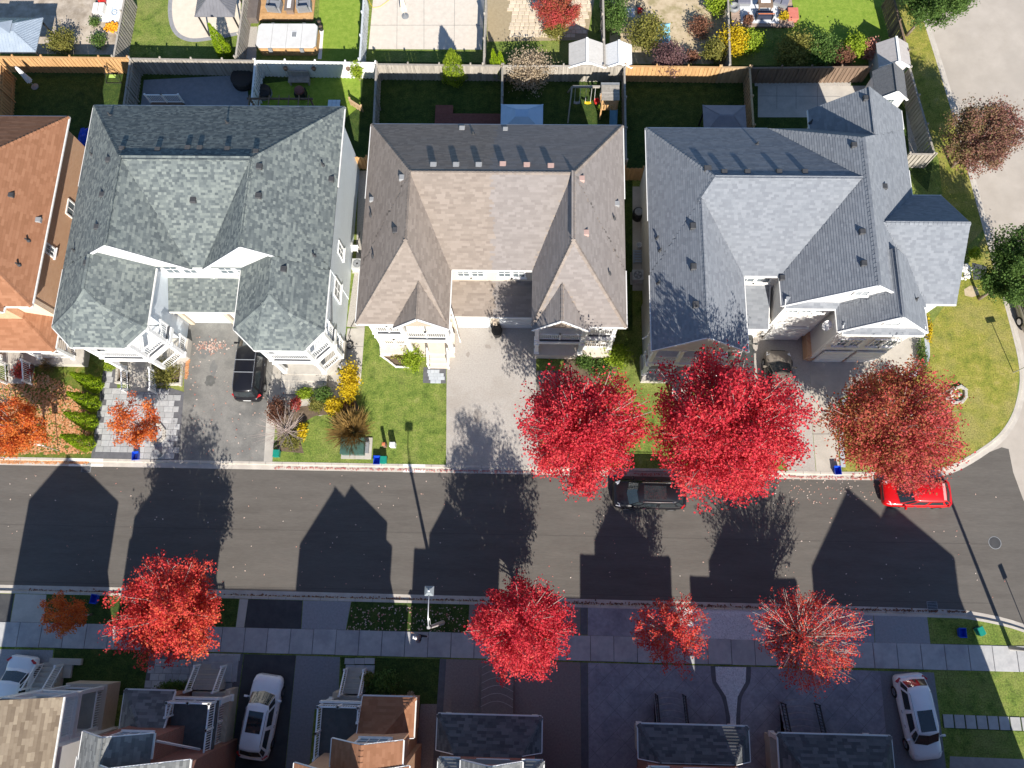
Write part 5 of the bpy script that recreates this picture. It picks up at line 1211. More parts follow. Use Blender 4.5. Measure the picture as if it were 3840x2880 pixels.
def canopy(name, label, px, py, sx, sy, ze, zt, m, post=BLACK, ribs=0, top=None, vent_=False):
    x, y = G(px,py,ze); t = thing(name, label, 'gazebo', (x,y,0)); b = MB()
    X, Y = sx/2, sy/2; tx, ty = (X-Y, 0) if X > Y else (0, Y-X)
    if top: tx, ty = top
    vs = [(-X,-Y,ze),(X,-Y,ze),(X,Y,ze),(-X,Y,ze),(-tx,-ty,zt),(tx,-ty,zt),(tx,ty,zt),(-tx,ty,zt)]
    fs = [(0,1,5,4),(1,2,6,5),(2,3,7,6),(3,0,4,7),(4,5,6,7)]
    vs2 = [(q[0],q[1],q[2]-.05) for q in vs]
    b.add(vs+vs2, fs+[tuple(8+i for i in f[::-1]) for f in fs]+[(0,8,9,1),(1,9,10,2),(2,10,11,3),(3,11,8,0)])
    b.build('roof', m, t, local=True)
    for i in range(4): MB().beam(vs[i],vs[4+i],.07,.05).build('hip_rib', m, t, local=True)
    if ribs:
        rb = MB()
        for s in (-1,1):
            for i in range(1,ribs):
                q = -X+2*X*i/ribs; lim = 1-max(0,(abs(q)-tx)/(X-tx)) if X > tx else 1
                rb.beam((q,s*Y,ze+.012),(q,s*(Y-(Y-ty)*min(1,lim)),ze+(zt-ze)*min(1,lim)+.012),.025,.03)
                q2 = -Y+2*Y*i/ribs; lim = 1-max(0,(abs(q2)-ty)/(Y-ty)) if Y > ty else 1
                rb.beam((s*X,q2,ze+.012),(s*(X-(X-tx)*min(1,lim)),q2,ze+(zt-ze)*min(1,lim)+.012),.025,.03)
        rb.build('standing_seam', m, t, local=True)
    if vent_:
        v = MB(); v.add([(-X*.38,-Y*.38,zt+.05),(X*.38,-Y*.38,zt+.05),(X*.38,Y*.38,zt+.05),(-X*.38,Y*.38,zt+.05),(0,0,zt+.40)],[(0,1,4),(1,2,4),(2,3,4),(3,0,4),(3,2,1,0)]); v.build('cupola', m, t, local=True)
        MB().box(-X*.3,X*.3,-Y*.3,Y*.3,zt-.25,zt+.05).build('cupola_base', post, t, local=True)
    for a in (-1,1):
        for c in (-1,1): MB().cbox((a*(X-.18),c*(Y-.18),0),.10,.10,ze).build('post', post, t, local=True)
    MB().beam((-X+.18,-Y+.18,ze-.1),(X-.18,-Y+.18,ze-.1),.06,.12).beam((-X+.18,Y-.18,ze-.1),(X-.18,Y-.18,ze-.1),.06,.12).build('frame', post, t, local=True)
    return t
canopy('gazebo','gazebo with a blue grey standing seam metal roof', 20,130,5.2,3.0,2.3,3.1,STEELBLUE,ribs=22,top=(1.2,.35),vent_=True)
canopy('gazebo','gazebo with a dark grey metal roof by the beige patio', 812,8,3.0,2.6,2.3,3.1,DARKROOF,ribs=12,top=(.3,.2))
canopy('canopy','sky blue fabric canopy with a dark centre vent', 1957,442,3.0,2.2,2.2,2.8,CLOTH_BLUE,top=(.45,.3)); 
canopy('canopy','dark blue and brown fabric canopy on the shaded lawn', 2718,450,3.0,2.4,2.2,2.8,CLOTH_NAVY,top=(.5,.05))
t = thing('pergola','dark open pergola beams over the shaded yard','pergola',(*G(1045,410),0)); x, y = G(1045,405,2.3)
for i in range(7): MB().beam((x-2.2+i*.72,y-1.2,2.35),(x-2.2+i*.72,y+1.0,2.35),.05,.12).build('rafter', BROWN_W, t)
for s in (-1.0,.8): MB().beam((x-2.4,y+s,2.25),(x+2.4,y+s,2.25),.09,.14).build('beam', BROWN_W, t)
for a in (-2.2,2.2):
    for s in (-1.0,.8): MB().cbox((x+a,y+s,0),.11,.11,2.2).build('post', BROWN_W, t)
# ================================================================ yard things
def wicker(label, px, py, ang):
    x, y = G(px,py,.5); t = thing('patio_chair', label, 'chair', (x,y,.28), ang)
    MB().box(-.38,.38,-.40,.40,.04,.40).build('seat', WICKER, t, local=True)
    b = MB(); b.add([(-.42,.28,.1),(.42,.28,.1),(.36,.55,.95),(-.36,.55,.95),(-.42,.42,.1),(.42,.42,.1),(.36,.66,.95),(-.36,.66,.95)],[(0,1,2,3),(5,4,7,6),(3,2,6,7),(0,3,7,4),(1,5,6,2)]); b.build('backrest', WICKER, t, local=True)
    for s in (-1,1): MB().box(s*.47-.08,s*.47+.08,-.40,.40,.04,.60).build('armrest', WICKER, t, local=True)
    MB().box(-.34,.34,-.38,.26,.401,.48).build('cushion', mat('grey_cushion',(.20,.21,.23),(.25,.26,.28),20,.9), t, local=True)
    for a in (-.34,.34):
        for c in (-.34,.34): MB().cbox((a,c,-.01),.05,.05,.06).build('leg', BLACK, t, local=True)
dk = thing('wooden_deck','orange stained wooden deck beside the spa','deck',(*G(1075,35),0))
x0, y0 = G(950,82); x1, y1 = G(1192,-60); yy = y0
while yy < y1: MB().box(x0,x1,yy,yy+.135,.16,.27).build('plank', CEDAR_W, dk); yy += .142
MB().box(x0+.05,x1-.05,y0+.03,y1-.03,0,.159).build('frame', BROWN_W, dk)
wicker('grey wicker armchair left of the fire table on the orange deck', 1030,25,math.pi*.97); wicker('grey wicker armchair right of the fire table on the orange deck', 1142,25,math.pi*1.03)
x, y = G(1088,22,.6); t = thing('fire_table','brown fire table with white glass stones','table',(x,y,.27))
MB().box(x-.28,x+.28,y-.5,y+.5,.27,.78).build('base', mat('dark_taupe',(.20,.15,.12),None,5,.7), t); MB().box(x-.36,x+.36,y-.6,y+.6,.78,.84).build('table_top', mat('taupe_top',(.16,.13,.11),None,5,.6), t); MB().box(x-.14,x+.14,y-.38,y+.38,.84,.87).build('glass_stones', STONEW, t)
x, y = G(950,40,.7); t = thing('storage_bench','dark brown storage bench on the orange deck','bench',(x,y,.27)); MB().box(x-.35,x+.35,y-.8,y+1.1,.27,.85).build('box', mat('bench_brown',(.12,.10,.09),(.16,.135,.12),5,.7), t); MB().box(x-.39,x+.39,y-.84,y+1.14,.85,.92).build('lid', MATS['bench_brown'], t)
# swim spa
x, y = G(1076,134,.95); t = thing('swim_spa','white covered swim spa with golden wood sides','hot tub',(x,y,0)); X, Y, c = 2.28, 1.05, .22
oc = [(-X+c,-Y),(X-c,-Y),(X,-Y+c),(X,Y-c),(X-c,Y),(-X+c,Y),(-X,Y-c),(-X,-Y+c)]
MB().prism([(x+a*.985,y+b_*.97) for a,b_ in oc],0,.86).build('cabinet', CEDAR_W, t)
MB().prism([(x+a*1.01,y+b_*1.01) for a,b_ in oc],.86,.92).build('rim', GREY_P, t)
for i in range(4):
    f0, f1 = -1+i*.5, -.5+i*.5; pl = [v for v in [Vector((a,b_)) for a,b_ in oc]]
    pl = clip(pl, lambda v: v.x-(X*f0+.012)); pl = clip(pl, lambda v: X*f1-.012-v.x)
    MB().prism([(x+v.x,y+v.y) for v in pl],.92,1.0).build('cover_panel', mat('spa_cover',(.56,.55,.53),(.66,.65,.63),1.5,.5), t)
MB().box(x+.35,x+.80,y-.22,y+.32,1.0,1.035).build('vent_frame', WHITE, t); MB().box(x+.40,x+.75,y-.17,y+.27,1.035,1.045).build('vent_plate', GREY_P, t)
for a in (-1.2,1.2): MB().box(x+a-.14,x+a+.14,y-Y-.16,y-Y-.02,.55,.95).build('latch', GREY_P, t); MB().box(x+a-.12,x+a+.12,y+Y+.02,y+Y+.12,.6,.95).build('latch', GREY_P, t)
for i,(px,py) in enumerate(((1200,94),(1206,112))):
    x, y = G(px,py); t = thing('plant_pot','dark round pot beside the spa','pot',(x,y,0),group='two dark pots beside the spa'); MB().lathe((x,y,0),[(.15,0),(.20,.38),(.17,.38),(.16,.30)],14).build('pot', BLACK, t); MB().lathe((x,y,.29),[(.155,0),(.15,.02)],12).build('soil', SOIL, t)
# deck with furniture at the top right
dk = thing('wooden_deck','brown wooden deck with dark sofas beside the bright lawn','deck',(*G(2850,40),0)); x0, y0 = G(2742,106); x1, y1 = G(2960,-60); yy = y0
while yy < y1: MB().box(x0,x1,yy,yy+.16,.12,.22).build('plank', mat('deck_brown',(.33,.24,.19),(.41,.31,.25),5,.85,rnd=.1), dk); yy += .167
MB().box(x0+.05,x1-.05,y0+.03,y1-.03,0,.119).build('frame', BROWN_W, dk)
def sofa(label, px, py, wd, ang):
    x, y = G(px,py,.4); t = thing('outdoor_sofa', label, 'sofa', (x,y,.22), ang); SC = mat('slate_cushion',(.15,.155,.20),(.20,.205,.25),8,.9)
    MB().box(-wd/2,wd/2,-.4,.4,0,.28).build('base', WICKER, t, local=True); n = max(1,round(wd/.7))
    for i in range(n): MB().box(-wd/2+.03+i*wd/n,-wd/2-.03+(i+1)*wd/n,-.38,.22,.281,.42).build('cushion', SC, t, local=True); MB().box(-wd/2+.03+i*wd/n,-wd/2-.03+(i+1)*wd/n,.24,.38,.281,.78).build('back_cushion', SC, t, local=True)
sofa('slate blue sofa at the left of the brown deck', 2788,2,1.0,0.0); sofa('slate blue sofa at the right of the brown deck', 2930,5,1.1,-.35); 
x, y = G(2868,22,.6); t = thing('patio_table','dark patio table with a white tray','table',(x,y,.22)); MB().box(x-.55,x+.55,y-.35,y+.6,.80,.87).build('table_top', BROWN_W, t); MB().box(x-.35,x+.35,y+.05,y+.5,.87,.91).build('tray', WHITE, t)
for a in (-.45,.45):
    for c in (-.28,.5): MB().cbox((x+a,y+c,.22),.07,.07,.6).build('leg', BROWN_W, t)
x, y = G(2867,55,.5); t = thing('patio_bench','long navy cushioned bench with a copper rail','bench',(x,y,.22)); MB().box(x-.62,x+.62,y-.22,y+.25,.22,.62).build('seat', mat('navy_cushion',(.03,.035,.06),None,5,.8), t); MB().beam((x-.62,y-.3,.95),(x+.62,y-.3,.95),.05,.05).build('rail', CLAY, t); 
for s in (-.6,.6): MB().cbox((x+s,y-.3,.22),.05,.05,.72).build('leg', BLACK, t)
rug = MB(); x, y = G(2850,50,.22); rug.box(x-1.5,x+1.4,y-.9,y+1.2,.221,.229); o = rug.build('outdoor_rug', mat('pale_rug',(.55,.57,.60),(.68,.70,.72),2,.95)); tag(o,'pale grey rug on the brown deck','rug')
x, y = G(2752,30,.3); t = thing('pet_bed','round grey wicker pod on the brown deck','pet bed',(x,y,.22)); MB().lathe((x,y,.22),[(.38,0),(.45,.12),(.40,.3),(.28,.33),(.22,.18)],16).build('bowl', GREY_P, t, smooth=True); MB().lathe((x,y,.36),[(.22,0),(.2,.02)],12).build('cushion', BLACK, t)
x, y = G(2974,52,.4); t = thing('ottoman','faded red square ottoman beside the brown deck','ottoman',(x,y,0)); RO = mat('faded_red',(.52,.15,.11),(.58,.20,.15),4,.85); MB().box(x-.36,x+.36,y-.48,y+.48,.05,.40).build('base', RO, t); MB().box(x-.38,x+.38,y-.5,y-.01,.40,.50).build('cushion', RO, t); MB().box(x-.38,x+.38,y+.01,y+.5,.40,.50).build('cushion', RO, t); 
for a in (-.3,.3): MB().cbox((x+a,y-.42,0),.06,.06,.06).build('leg', BLACK, t)
sh('potted_plant','orange leaved potted plant on the brown deck',G(2802,86,.22),.8,.42,L_BROWN,260,500,.12,zoff=.22,cat='plant'); sh('potted_plant','yellow topped potted plant on the brown deck',G(2936,72,.22),.7,.38,L_YELLOW,261,420,.10,zoff=.22,cat='plant')
# closed parasols: cloth folded round a pole
def parasol(label, px, py, h, m):
    x, y = G(px,py); t = thing('closed_parasol', label, 'parasol', (x,y,0)); MB().tube([(x,y,0),(x,y,h)],.03,8).build('pole', GALV, t); b = MB(); n = 16; pr_ = [(.05,h),(.12,h-.25),(.17,h-.9),(.24,h-1.5),(.26,h-1.62)]
    vs = []; 
    for r_,z in pr_:
        for k in range(n): q = r_*(1.0 if k%2 else .68); a = 2*math.pi*k/n; vs.append((x+q*math.cos(a),y+q*math.sin(a),z))
    b.add(vs,[(i*n+k,(i+1)*n+k,(i+1)*n+(k+1)%n,i*n+(k+1)%n) for i in range(4) for k in range(n)]+[tuple(range(n))]); b.build('canopy', m, t); MB().lathe((x,y,0),[(.28,0),(.28,.06),(.08,.10)],14).build('base', GREY_P, t)
parasol('closed white parasol on the dark lawn', 132,326,2.35,CLOTH_W); parasol('closed cream parasol on the slab patio', 1520,62,2.3,mat('cream_cloth',(.66,.58,.46),(.72,.64,.52),4,.9))
# play tower and swings
x, y = G(2290,340,2.6); t = thing('play_tower','wooden play tower with a plank roof and blue slide','play tower',(x,y,0))
for i in range(9): MB().beam((x-.64,y-.62+i*.14,2.45+.0*i),(x+.64,y-.62+i*.14,2.45),.13,.03).build('roof_plank', OLD_W, t)
MB().box(x-.66,x+.66,y+.62,y+.80,2.30,2.44).build('roof_fascia', GREY_P, t)
for a in (-.55,.55):
    for c in (-.55,.55): MB().cbox((x+a,y+c,0),.10,.10,2.42).build('post', CEDAR_W, t)
MB().box(x-.62,x+.62,y-.62,y+.62,1.2,1.28).build('platform', CEDAR_W, t)
for i in range(5): MB().box(x-.55+i*.18,x-.43+i*.18,y-.66,y-.63,1.28,1.85).build('slat', CEDAR_W, t)
MB().beam((x+.35,y-.62,1.2),(x+.35,y-2.4,.15),.46,.05).beam((x+.10,y-.62,1.28),(x+.10,y-2.4,.23),.05,.18).beam((x+.60,y-.62,1.28),(x+.60,y-2.4,.23),.05,.18).build('slide', mat('slide_blue',(.10,.24,.34),(.13,.29,.40),4,.4), t)
xs, ys = G(2148,325,2.2); t = thing('swing_set','wooden swing frame with a yellow swing and a red baby seat','swing set',((xs+x)/2,ys,0))
MB().beam((xs,ys,2.2),(x-.5,ys,2.2),.12,.16).build('top_beam', OLD_W, t)
for s in (-1,1): MB().beam((xs-.05,ys,2.2),(xs-.25,ys+s*1.3-.2,0),.10,.10).build('leg', OLD_W, t)
def swing(f, m, seat, z):
    q = xs+(x-.5-xs)*f; o = MB()
    for s in (-1,1): o.tube([(q+s*.2,ys,2.15),(q+s*.18,ys-.15,z+.1)],.012,4)
    o.build('rope', WHITE_D, t); b = MB()
    if seat == 'bucket': b.lathe((q,ys-.15,z),[(.14,0),(.20,.12),(.22,.34),(.17,.34),(.15,.12)],12)
    else: b.beam((q-.24,ys-.15,z+.08),(q,ys-.15,z),.2,.03).beam((q,ys-.15,z),(q+.24,ys-.15,z+.08),.2,.03)
    b.build('swing_seat', m, t)
swing(.55,YEL_P,'strap',.5); swing(.85,RED_P,'bucket',.5); swing(.18,GREY_P,'strap',.5)
# swing frame, small things in the yards
x, y = G(430,300); t = thing('folding_frame','black folded metal frame standing on the sunny strip of lawn','frame',(x,y,0)); b = MB()
for a, c in (((-.6,-.3,0),(.1,0,1.7)),((.6,-.3,0),(.1,0,1.7)),((-.5,.5,0),(.1,0,1.7)),((.5,.5,0),(.1,0,1.7)),((-.6,-.3,.05),(.6,-.3,.05)),((-.5,.5,.05),(.5,.5,.05)),((-.3,-.1,.9),(.35,-.1,.9))): b.tube([(x+a[0],y+a[1],a[2]),(x+c[0],y+c[1],c[2])],.025,5)
b.build('tube_frame', BLACK, t); MB().box(x-.2,x+.3,y-.1,y+.15,.4,.45).build('plate', mat('lime_plastic',(.35,.5,.12),None,4,.5), t)
sofa_x, sofa_y = G(1120,295,.5); t = thing('storage_bench','grey wooden bench against the white fence','bench',(sofa_x,sofa_y,0)); MB().box(sofa_x-.8,sofa_x+.8,sofa_y-.3,sofa_y+.3,.40,.48).build('seat', OLD_W, t); MB().box(sofa_x-.8,sofa_x+.8,sofa_y+.28,sofa_y+.36,.48,.95).build('backrest', OLD_W, t)
for a in (-.7,.7): MB().cbox((sofa_x+a,sofa_y,0),.1,.5,.4).build('leg', OLD_W, t)
for px, lb in ((1072,'dark round planter on the white fence left of the grey bench'),(1178,'dark round planter on the white fence right of the grey bench'),(1306,'dark round planter on the sunlit end of the white fence')):
    x, y = G(px,254,1.2); t = thing('wall_planter',lb,'planter',(x,37.38,1.1),group='planters hung on the white fence'); MB().lathe((x,37.32,1.05),[(.08,0),(.16,.18),(.17,.28),(.12,.26)],12).build('bowl', BROWN_W, t); MB().tube([(x,37.4,1.0),(x,37.36,1.5)],.012,4).build('hook', BLACK, t)
x, y = G(1252,392,.74); t = thing('tiled_table','garden table with a blue white tiled top','table',(x,y,0)); tb = MB().box(x-.46,x+.46,y-.42,y+.42,.68,.72).build('table_top', GREY_P, t)
for i in range(3):
    for j in range(3): MB().box(x-.45+i*.305,x-.165+i*.305,y-.41+j*.28,y-.15+j*.28,.72,.735).build('tile', mat('pale_tile',(.55,.66,.74),(.62,.72,.79),3,.3), tb)
for a in (-.38,.38):
    for c in (-.34,.34): MB().cbox((x+a,y+c,0),.05,.05,.68).build('leg', BLACK, t)
x, y = G(1128,352,.4); t = thing('barbecue','dark covered barbecue in the shaded yard','barbecue',(x,y,0)); MB().box(x-.4,x+.4,y-.3,y+.3,.1,.75).build('cart', BLACK, t); MB().lathe((x,y,.75),[(.38,0),(.36,.16),(.2,.28),(.05,.31)],14).build('lid', mat('maroon_lid',(.16,.06,.05),None,5,.5), t)
x, y = G(985,340,.4); t = thing('fire_pit','round black covered fire pit in the shaded corner','fire pit',(x,y,0)); MB().lathe((x,y,0),[(.55,0),(.6,.4),(.55,.46),(.1,.5)],18).build('cover', BLACK, t); MB().lathe((x,y,.0),[(.62,0),(.62,.08)],18).build('base_ring', GREY_P, t)
x, y = G(908,290,.5); t = thing('covered_tub','large dark round covered tub on the shaded patio','covered tub',(x,y,0)); MB().lathe((x,y,0),[(.85,0),(.88,.55),(.80,.62),(.1,.70)],20).build('cover', mat('tub_cover',(.035,.033,.032),None,4,.8), t); MB().lathe((x,y,0),[(.9,0),(.9,.12)],20).build('base', BLACK, t)
t = thing('deck_rail','white railing of the small deck behind the teal roofed house','railing',(*G(620,375),0)); a = G(556,372,.9); b_ = G(680,372,.9); MB().box(a[0],b_[0],a[1]-1.6,a[1],0,.5).build('deck', BROWN_W, t); rail(t,a,((a[0]+b_[0])/2,a[1]),.5,.9); rail(t,((a[0]+b_[0])/2,a[1]),b_,.5,.9)
t = thing('wooden_deck','small red brown deck behind the tan roofed house','deck',(*G(1750,440),0)); x0,y0 = G(1632,475); x1,y1 = G(1880,440)
for i in range(10): MB().box(x0,x1,y0-.6+i*.15,y0-.46+i*.15,.3,.36).build('plank', mat('red_deck',(.16,.06,.05),(.21,.085,.07),5,.85), t)
MB().box(x0,x0+1.3,y0+.9,y0+1.6,.1,.36).build('step', MATS['red_deck'], t)
# pumpkins
r = random.Random(9); x, y = G(422,104)
for i in range(26):
    a, k = i*2.4, math.sqrt(i/26)*.62; px_, py_ = x+math.cos(a)*k, y+math.sin(a)*k*.75; s = r.uniform(.09,.14)
    t = thing('pumpkin','small orange pumpkin in the heap on the stained yard','pumpkin',(px_,py_,0),group='heap of small pumpkins'); MB().lathe((px_,py_,0),[(s*.5,0),(s,s*.5),(s,s*.9),(s*.6,s*1.35),(s*.15,s*1.3)],10).build('fruit', PUMPK, t, smooth=True); MB().tube([(px_,py_,s*1.2),(px_+.01,py_,s*1.7)],.012,4).build('stalk', BROWN_W, t)
x, y = G(378,42); t = thing('garden_bench','two white plastic storage benches by the stained yard','bench',(x,y,0)); MB().box(x-.42,x-.03,y-.45,y+.45,.0,.42).build('box', CONC_W, t); MB().box(x+.03,x+.42,y-.45,y+.45,.0,.42).build('box', CONC_W, t)
x, y = G(388,12); t = thing('toy_car','red ride-on toy on the white slab','toy',(x,y,0)); MB().cbox((x,y,.08),.5,.3,.2).cbox((x-.12,y,.28),.2,.26,.12).build('body', RED_P, t)
for a in (-.16,.16):
    for c in (-.16,.16): MB().tube([(x+a,y+c-.02,.08),(x+a,y+c+.02,.08)],.08,10).build('wheel', RUBBER, t)
def hose(label, pts, m, z=.03):
    b = MB(); b.tube([(*G(*p),z+.004*(i%3)) for i,p in enumerate(pts)],.018,5); o = b.build('garden_hose', m); return tag(o,label,'hose')
def coil(px, py, r_, n=26, turns=2): return [(px+math.cos(i*2*math.pi*turns/n)*r_*(1+.02*i), py+math.sin(i*2*math.pi*turns/n)*r_*(1+.02*i)) for i in range(n)]
hose('pale blue hose coiled on the white slab', [(438,0),(424,25),(420,42)]+coil(430,48,8), mat('hose_blue',(.30,.40,.52),None,4,.5))
hose('yellow hose along the slab patio fence', [(1383,0),(1388,14),(1400,30),(1425,26),(1450,8),(1470,-8)], YEL_P)
hose('black hose along the path between the houses', [(1350,870),(1342,910),(1352,960),(1345,1060),(1352,1130),(1340,1185),(1318,1225),(1308,1260)]+coil(1312,1295,11), BLACK, .05)
hose('black hose curled on the yard dirt', coil(2400,18,12,22,1)+[(2420,30),(2412,40)], BLACK)
hose('black hose from the porch onto the brown paver path', [(2035,1390),(2055,1402),(2085,1398),(2100,1410),(2095,1430)]+coil(2093,1442,7,16,1), BLACK)
x, y = G(2398,48); t = thing('bucket','red bucket on the yard dirt','bucket',(x,y,0)); MB().lathe((x,y,0),[(.16,0),(.22,.36),(.20,.36),(.14,.03)],14).build('bucket_body', RED_P, t); MB().tube([(x-.2,y,.34),(x,y-.12,.30),(x+.2,y,.34)],.01,4).build('handle', GALV, t)
TARP = mat('blue_tarp',(.18,.45,.58),(.30,.62,.72),2.5,.5,.6,6)
def heap(label, name, cat, px, py, sx, sy, h, m, seed):
    r = random.Random(seed); x, y = G(px,py); b = MB(); N = 9; vs = []
    for i in range(N):
        for j in range(N):
            u, v = i/(N-1)*2-1, j/(N-1)*2-1; e = max(abs(u),abs(v)); z = h*max(0,1-e**2.2)*r.uniform(.55,1.15); vs.append((x+u*sx*r.uniform(.9,1.1),y+v*sy*r.uniform(.9,1.1),z+.01))
    b.add(vs,[(i*N+j,(i+1)*N+j,(i+1)*N+j+1,i*N+j+1) for i in range(N-1) for j in range(N-1)]); o = b.build(name, m); return tag(o,label,cat)
heap('crumpled blue tarpaulin on the yard dirt','tarpaulin','tarpaulin',2470,125,.85,.9,.5,TARP,5); heap('white plastic sack on the yard dirt','sack','sack',2360,48,.4,.4,.35,CLOTH_W,6); heap('dark brown compost heap behind the purple bush','compost_heap','heap',2458,80,.3,.3,.3,BROWN_W,7)
heap('crumpled blue pool cover behind the brick house','pool_cover','cover',320,520,.5,.9,.5,BLUE_P,8)
# wash line of white cloths etc. are out of sight; air conditioners beside the houses
def aircon(label, px, py):
    x, y = G(px,py,.6); t = thing('air_conditioner', label, 'air conditioner', (x,y,0)); MB().box(x-.38,x+.38,y-.38,y+.38,.05,.68).build('case', mat('ac_grey',(.46,.47,.46),(.52,.53,.52),4,.5), t); MB().lathe((x,y,.68),[(.30,0),(.30,.02),(.27,.02)],20).build('fan_ring', GREY_P, t); f = MB().lathe((x,y,.681),[(.26,0),(.05,.005)],18).build('fan_well', BLACK, t)
    bl = MB()
    for k in range(4): a = k*math.pi/2+.3; bl.beam((x,y,.70),(x+.24*math.cos(a),y+.24*math.sin(a),.70),.12,.01)
    bl.build('fan_blade', GALV, t); MB().box(x-.45,x+.45,y-.45,y+.45,0,.05).build('base', CONC, t)
aircon('grey air conditioner on the gravel strip below the pale blue wall', 1340,990); aircon('white air conditioner in the shaded gap beside the white wall', 2392,1032)
x, y = G(1335,940); t = thing('plastic_chair','white plastic chair tipped on the gravel strip','chair',(x,y,0)); MB().cbox((x,y,.40),.45,.45,.04).build('seat', WHITE, t); MB().beam((x-.2,y+.2,.42),(x-.24,y+.24,.85),.04,.4,up=(0,1,0)).build('backrest', WHITE, t)
for a in (-.2,.2):
    for c in (-.2,.2): MB().cbox((x+a,y+c,0),.04,.04,.40).build('leg', WHITE, t)
x, y = G(2395,925); t = thing('bucket','white bucket in the shaded gap between the houses','bucket',(x,y,0)); MB().lathe((x,y,0),[(.15,0),(.20,.36),(.18,.36),(.13,.03)],14).build('bucket_body', WHITE, t); MB().tube([(x-.18,y,.34),(x,y-.1,.30),(x+.18,y,.34)],.01,4).build('handle', GALV, t)
x, y = G(2395,965); t = thing('pallet','blue grey pallet leaning in the shaded gap','pallet',(x,y,0))
for i in range(5): MB().box(x-.4,x+.4,y-.42+i*.2,y-.30+i*.2,.10,.13).build('slat', STEELBLUE, t)
MB().box(x-.38,x-.28,y-.45,y+.55,0,.10).box(x+.28,x+.38,y-.45,y+.55,0,.10).build('runner', STEELBLUE, t)
x, y = G(2390,815); t = thing('composter','black round composter in the shaded gap','composter',(x,y,0)); MB().lathe((x,y,0),[(.38,0),(.42,.75),(.35,.85),(.1,.9)],14).build('drum', BLACK, t); MB().lathe((x,y,.86),[(.3,0),(.2,.05)],14).build('lid', GREY_P, t)
# ================================================================ street things
def lamp(label, px, py, h=7.3, arm=1.9):
    x, y = G(px,py); t = thing('street_lamp', label, 'street lamp', (x,y,0))
    MB().tube([(x,y,0),(x,y,.9),(x,y,h-.3)],[.15,.125,.085],10).build('pole', mat('lamp_concrete',(.42,.40,.38),(.50,.48,.46),6,.8), t, smooth=40)
    MB().tube([(x,y,h-.8),(x,y+.06,h-.35),(x,y+.5,h+.05),(x,y+arm*.75,h+.15),(x,y+arm-.2,h+.12)],[.04,.04,.035,.03,.03],8).tube([(x+.05,y,h-1.0),(x+.06,y+.5,h-.08)],.02,6).build('arm', GALV, t, smooth=True)
    MB().lathe((x,y,h-.95),[(.11,0),(.11,.25)],10).build('clamp', BLACK, t)
    b = MB(); b.cbox((x,y+arm,h+.02),.50,.52,.07); b.cbox((x,y+arm,h+.09),.50,.52,.13,0,.45); L_ = b.build('luminaire', mat('lamp_head',(.20,.225,.24),(.25,.275,.29),4,.5), t)
    MB().lathe((x,y+arm,h+.22),[(.05,0),(.05,.07),(.02,.09)],10).build('photocell', WHITE, L_); MB().cbox((x,y+arm,h),.42,.44,.02).build('lens', GLASS, L_)
lamp('concrete street lamp with a square head reaching over the shaded kerb', 1660,2335); lamp('concrete street lamp on the sunny verge at the corner', 3789,2430, 7.6)
def signpost(label, px, py, h, plate=(.46,.46), m=WHITE, yaw=0.0):
    x, y = G(px,py); t = thing('sign_post', label, 'sign', (x,y,0)); MB().tube([(x,y,0),(x,y,h)],.028,6).build('post', GALV, t)
    b = MB(); b.cbox((x,y,h-plate[1]),plate[0],.02,plate[1],yaw); b.build('plate', m, t)
signpost('white street sign on a thin pole in the leaf covered lawn', 220,1690, 2.3, (.40,.5), WHITE, .0); signpost('small sign on a thin pole on the corner lawn', 3800,1397, 2.75, (.62,.28), WHITE_D, .2); signpost('thin sign pole at the far right kerb', 3868,2400, 3.0, (.3,.6), WHITE_D, .5)
def bluebox(label, px, py, rz=0.0, fill=False, group=None):
    x, y = G(px,py); t = thing('recycling_box', label, 'recycling box', (x,y,0), rz, group=group); b = MB(); X, Y, H_, k = .21,.27,.36,.80
    o = lambda s,z: [(-X*s,-Y*s,z),(X*s,-Y*s,z),(X*s,Y*s,z),(-X*s,Y*s,z)]
    b.add(o(k,0)+o(1,H_)+o(.92,H_)+o(k*.9,.03),[(3,2,1,0)]+[(i,(i+1)%4,4+(i+1)%4,4+i) for i in range(4)]+[(4+i,4+(i+1)%4,8+(i+1)%4,8+i) for i in range(4)]+[(8+i,8+(i+1)%4,12+(i+1)%4,12+i) for i in range(4)]+[(12,13,14,15)]); b.build('box', BLUE_P, t, local=True)
    MB().box(-X*1.06,X*1.06,-Y*1.06,-Y*.98,H_-.05,H_+.01).box(-X*1.06,X*1.06,Y*.98,Y*1.06,H_-.05,H_+.01).build('rim', BLUE_P, t, local=True)
    return t
def greenbin(label, px, py, rz=0.0):
    x, y = G(px,py); t = thing('compost_bin', label, 'compost bin', (x,y,0), rz); MB().cbox((0,0,0),.34,.40,.44,0,1.15).build('body', GREEN_P, t, local=True); MB().cbox((0,0,.44),.44,.50,.06,0,.9).build('lid', GREEN_P, t, local=True); MB().box(-.12,.12,-.28,-.24,.40,.47).build('handle', GREEN_P, t, local=True); MB().tube([(-.2,.2,.03),(.2,.2,.03)],.05,8).build('axle_wheel', BLACK, t, local=True)
bluebox('blue recycling box on the paver walk by the orange maple', 516,1712,.1); bluebox('blue recycling box beside the green compost bin at the kerb', 1416,1728); greenbin('green compost bin beside the blue box at the kerb', 1442,1728); greenbin('green compost bin standing alone by the old asphalt driveway', 1043,1704)
bluebox('blue recycling box on the concrete driveway under the rust maple', 3135,1766,.05); bluebox('blue recycling box on the shaded verge by the small orange tree', 362,2246,-.1); bluebox('blue recycling box on the corner lawn by the side driveway', 3600,2372); greenbin('dark green bin on the corner lawn', 3664,2365,.4)
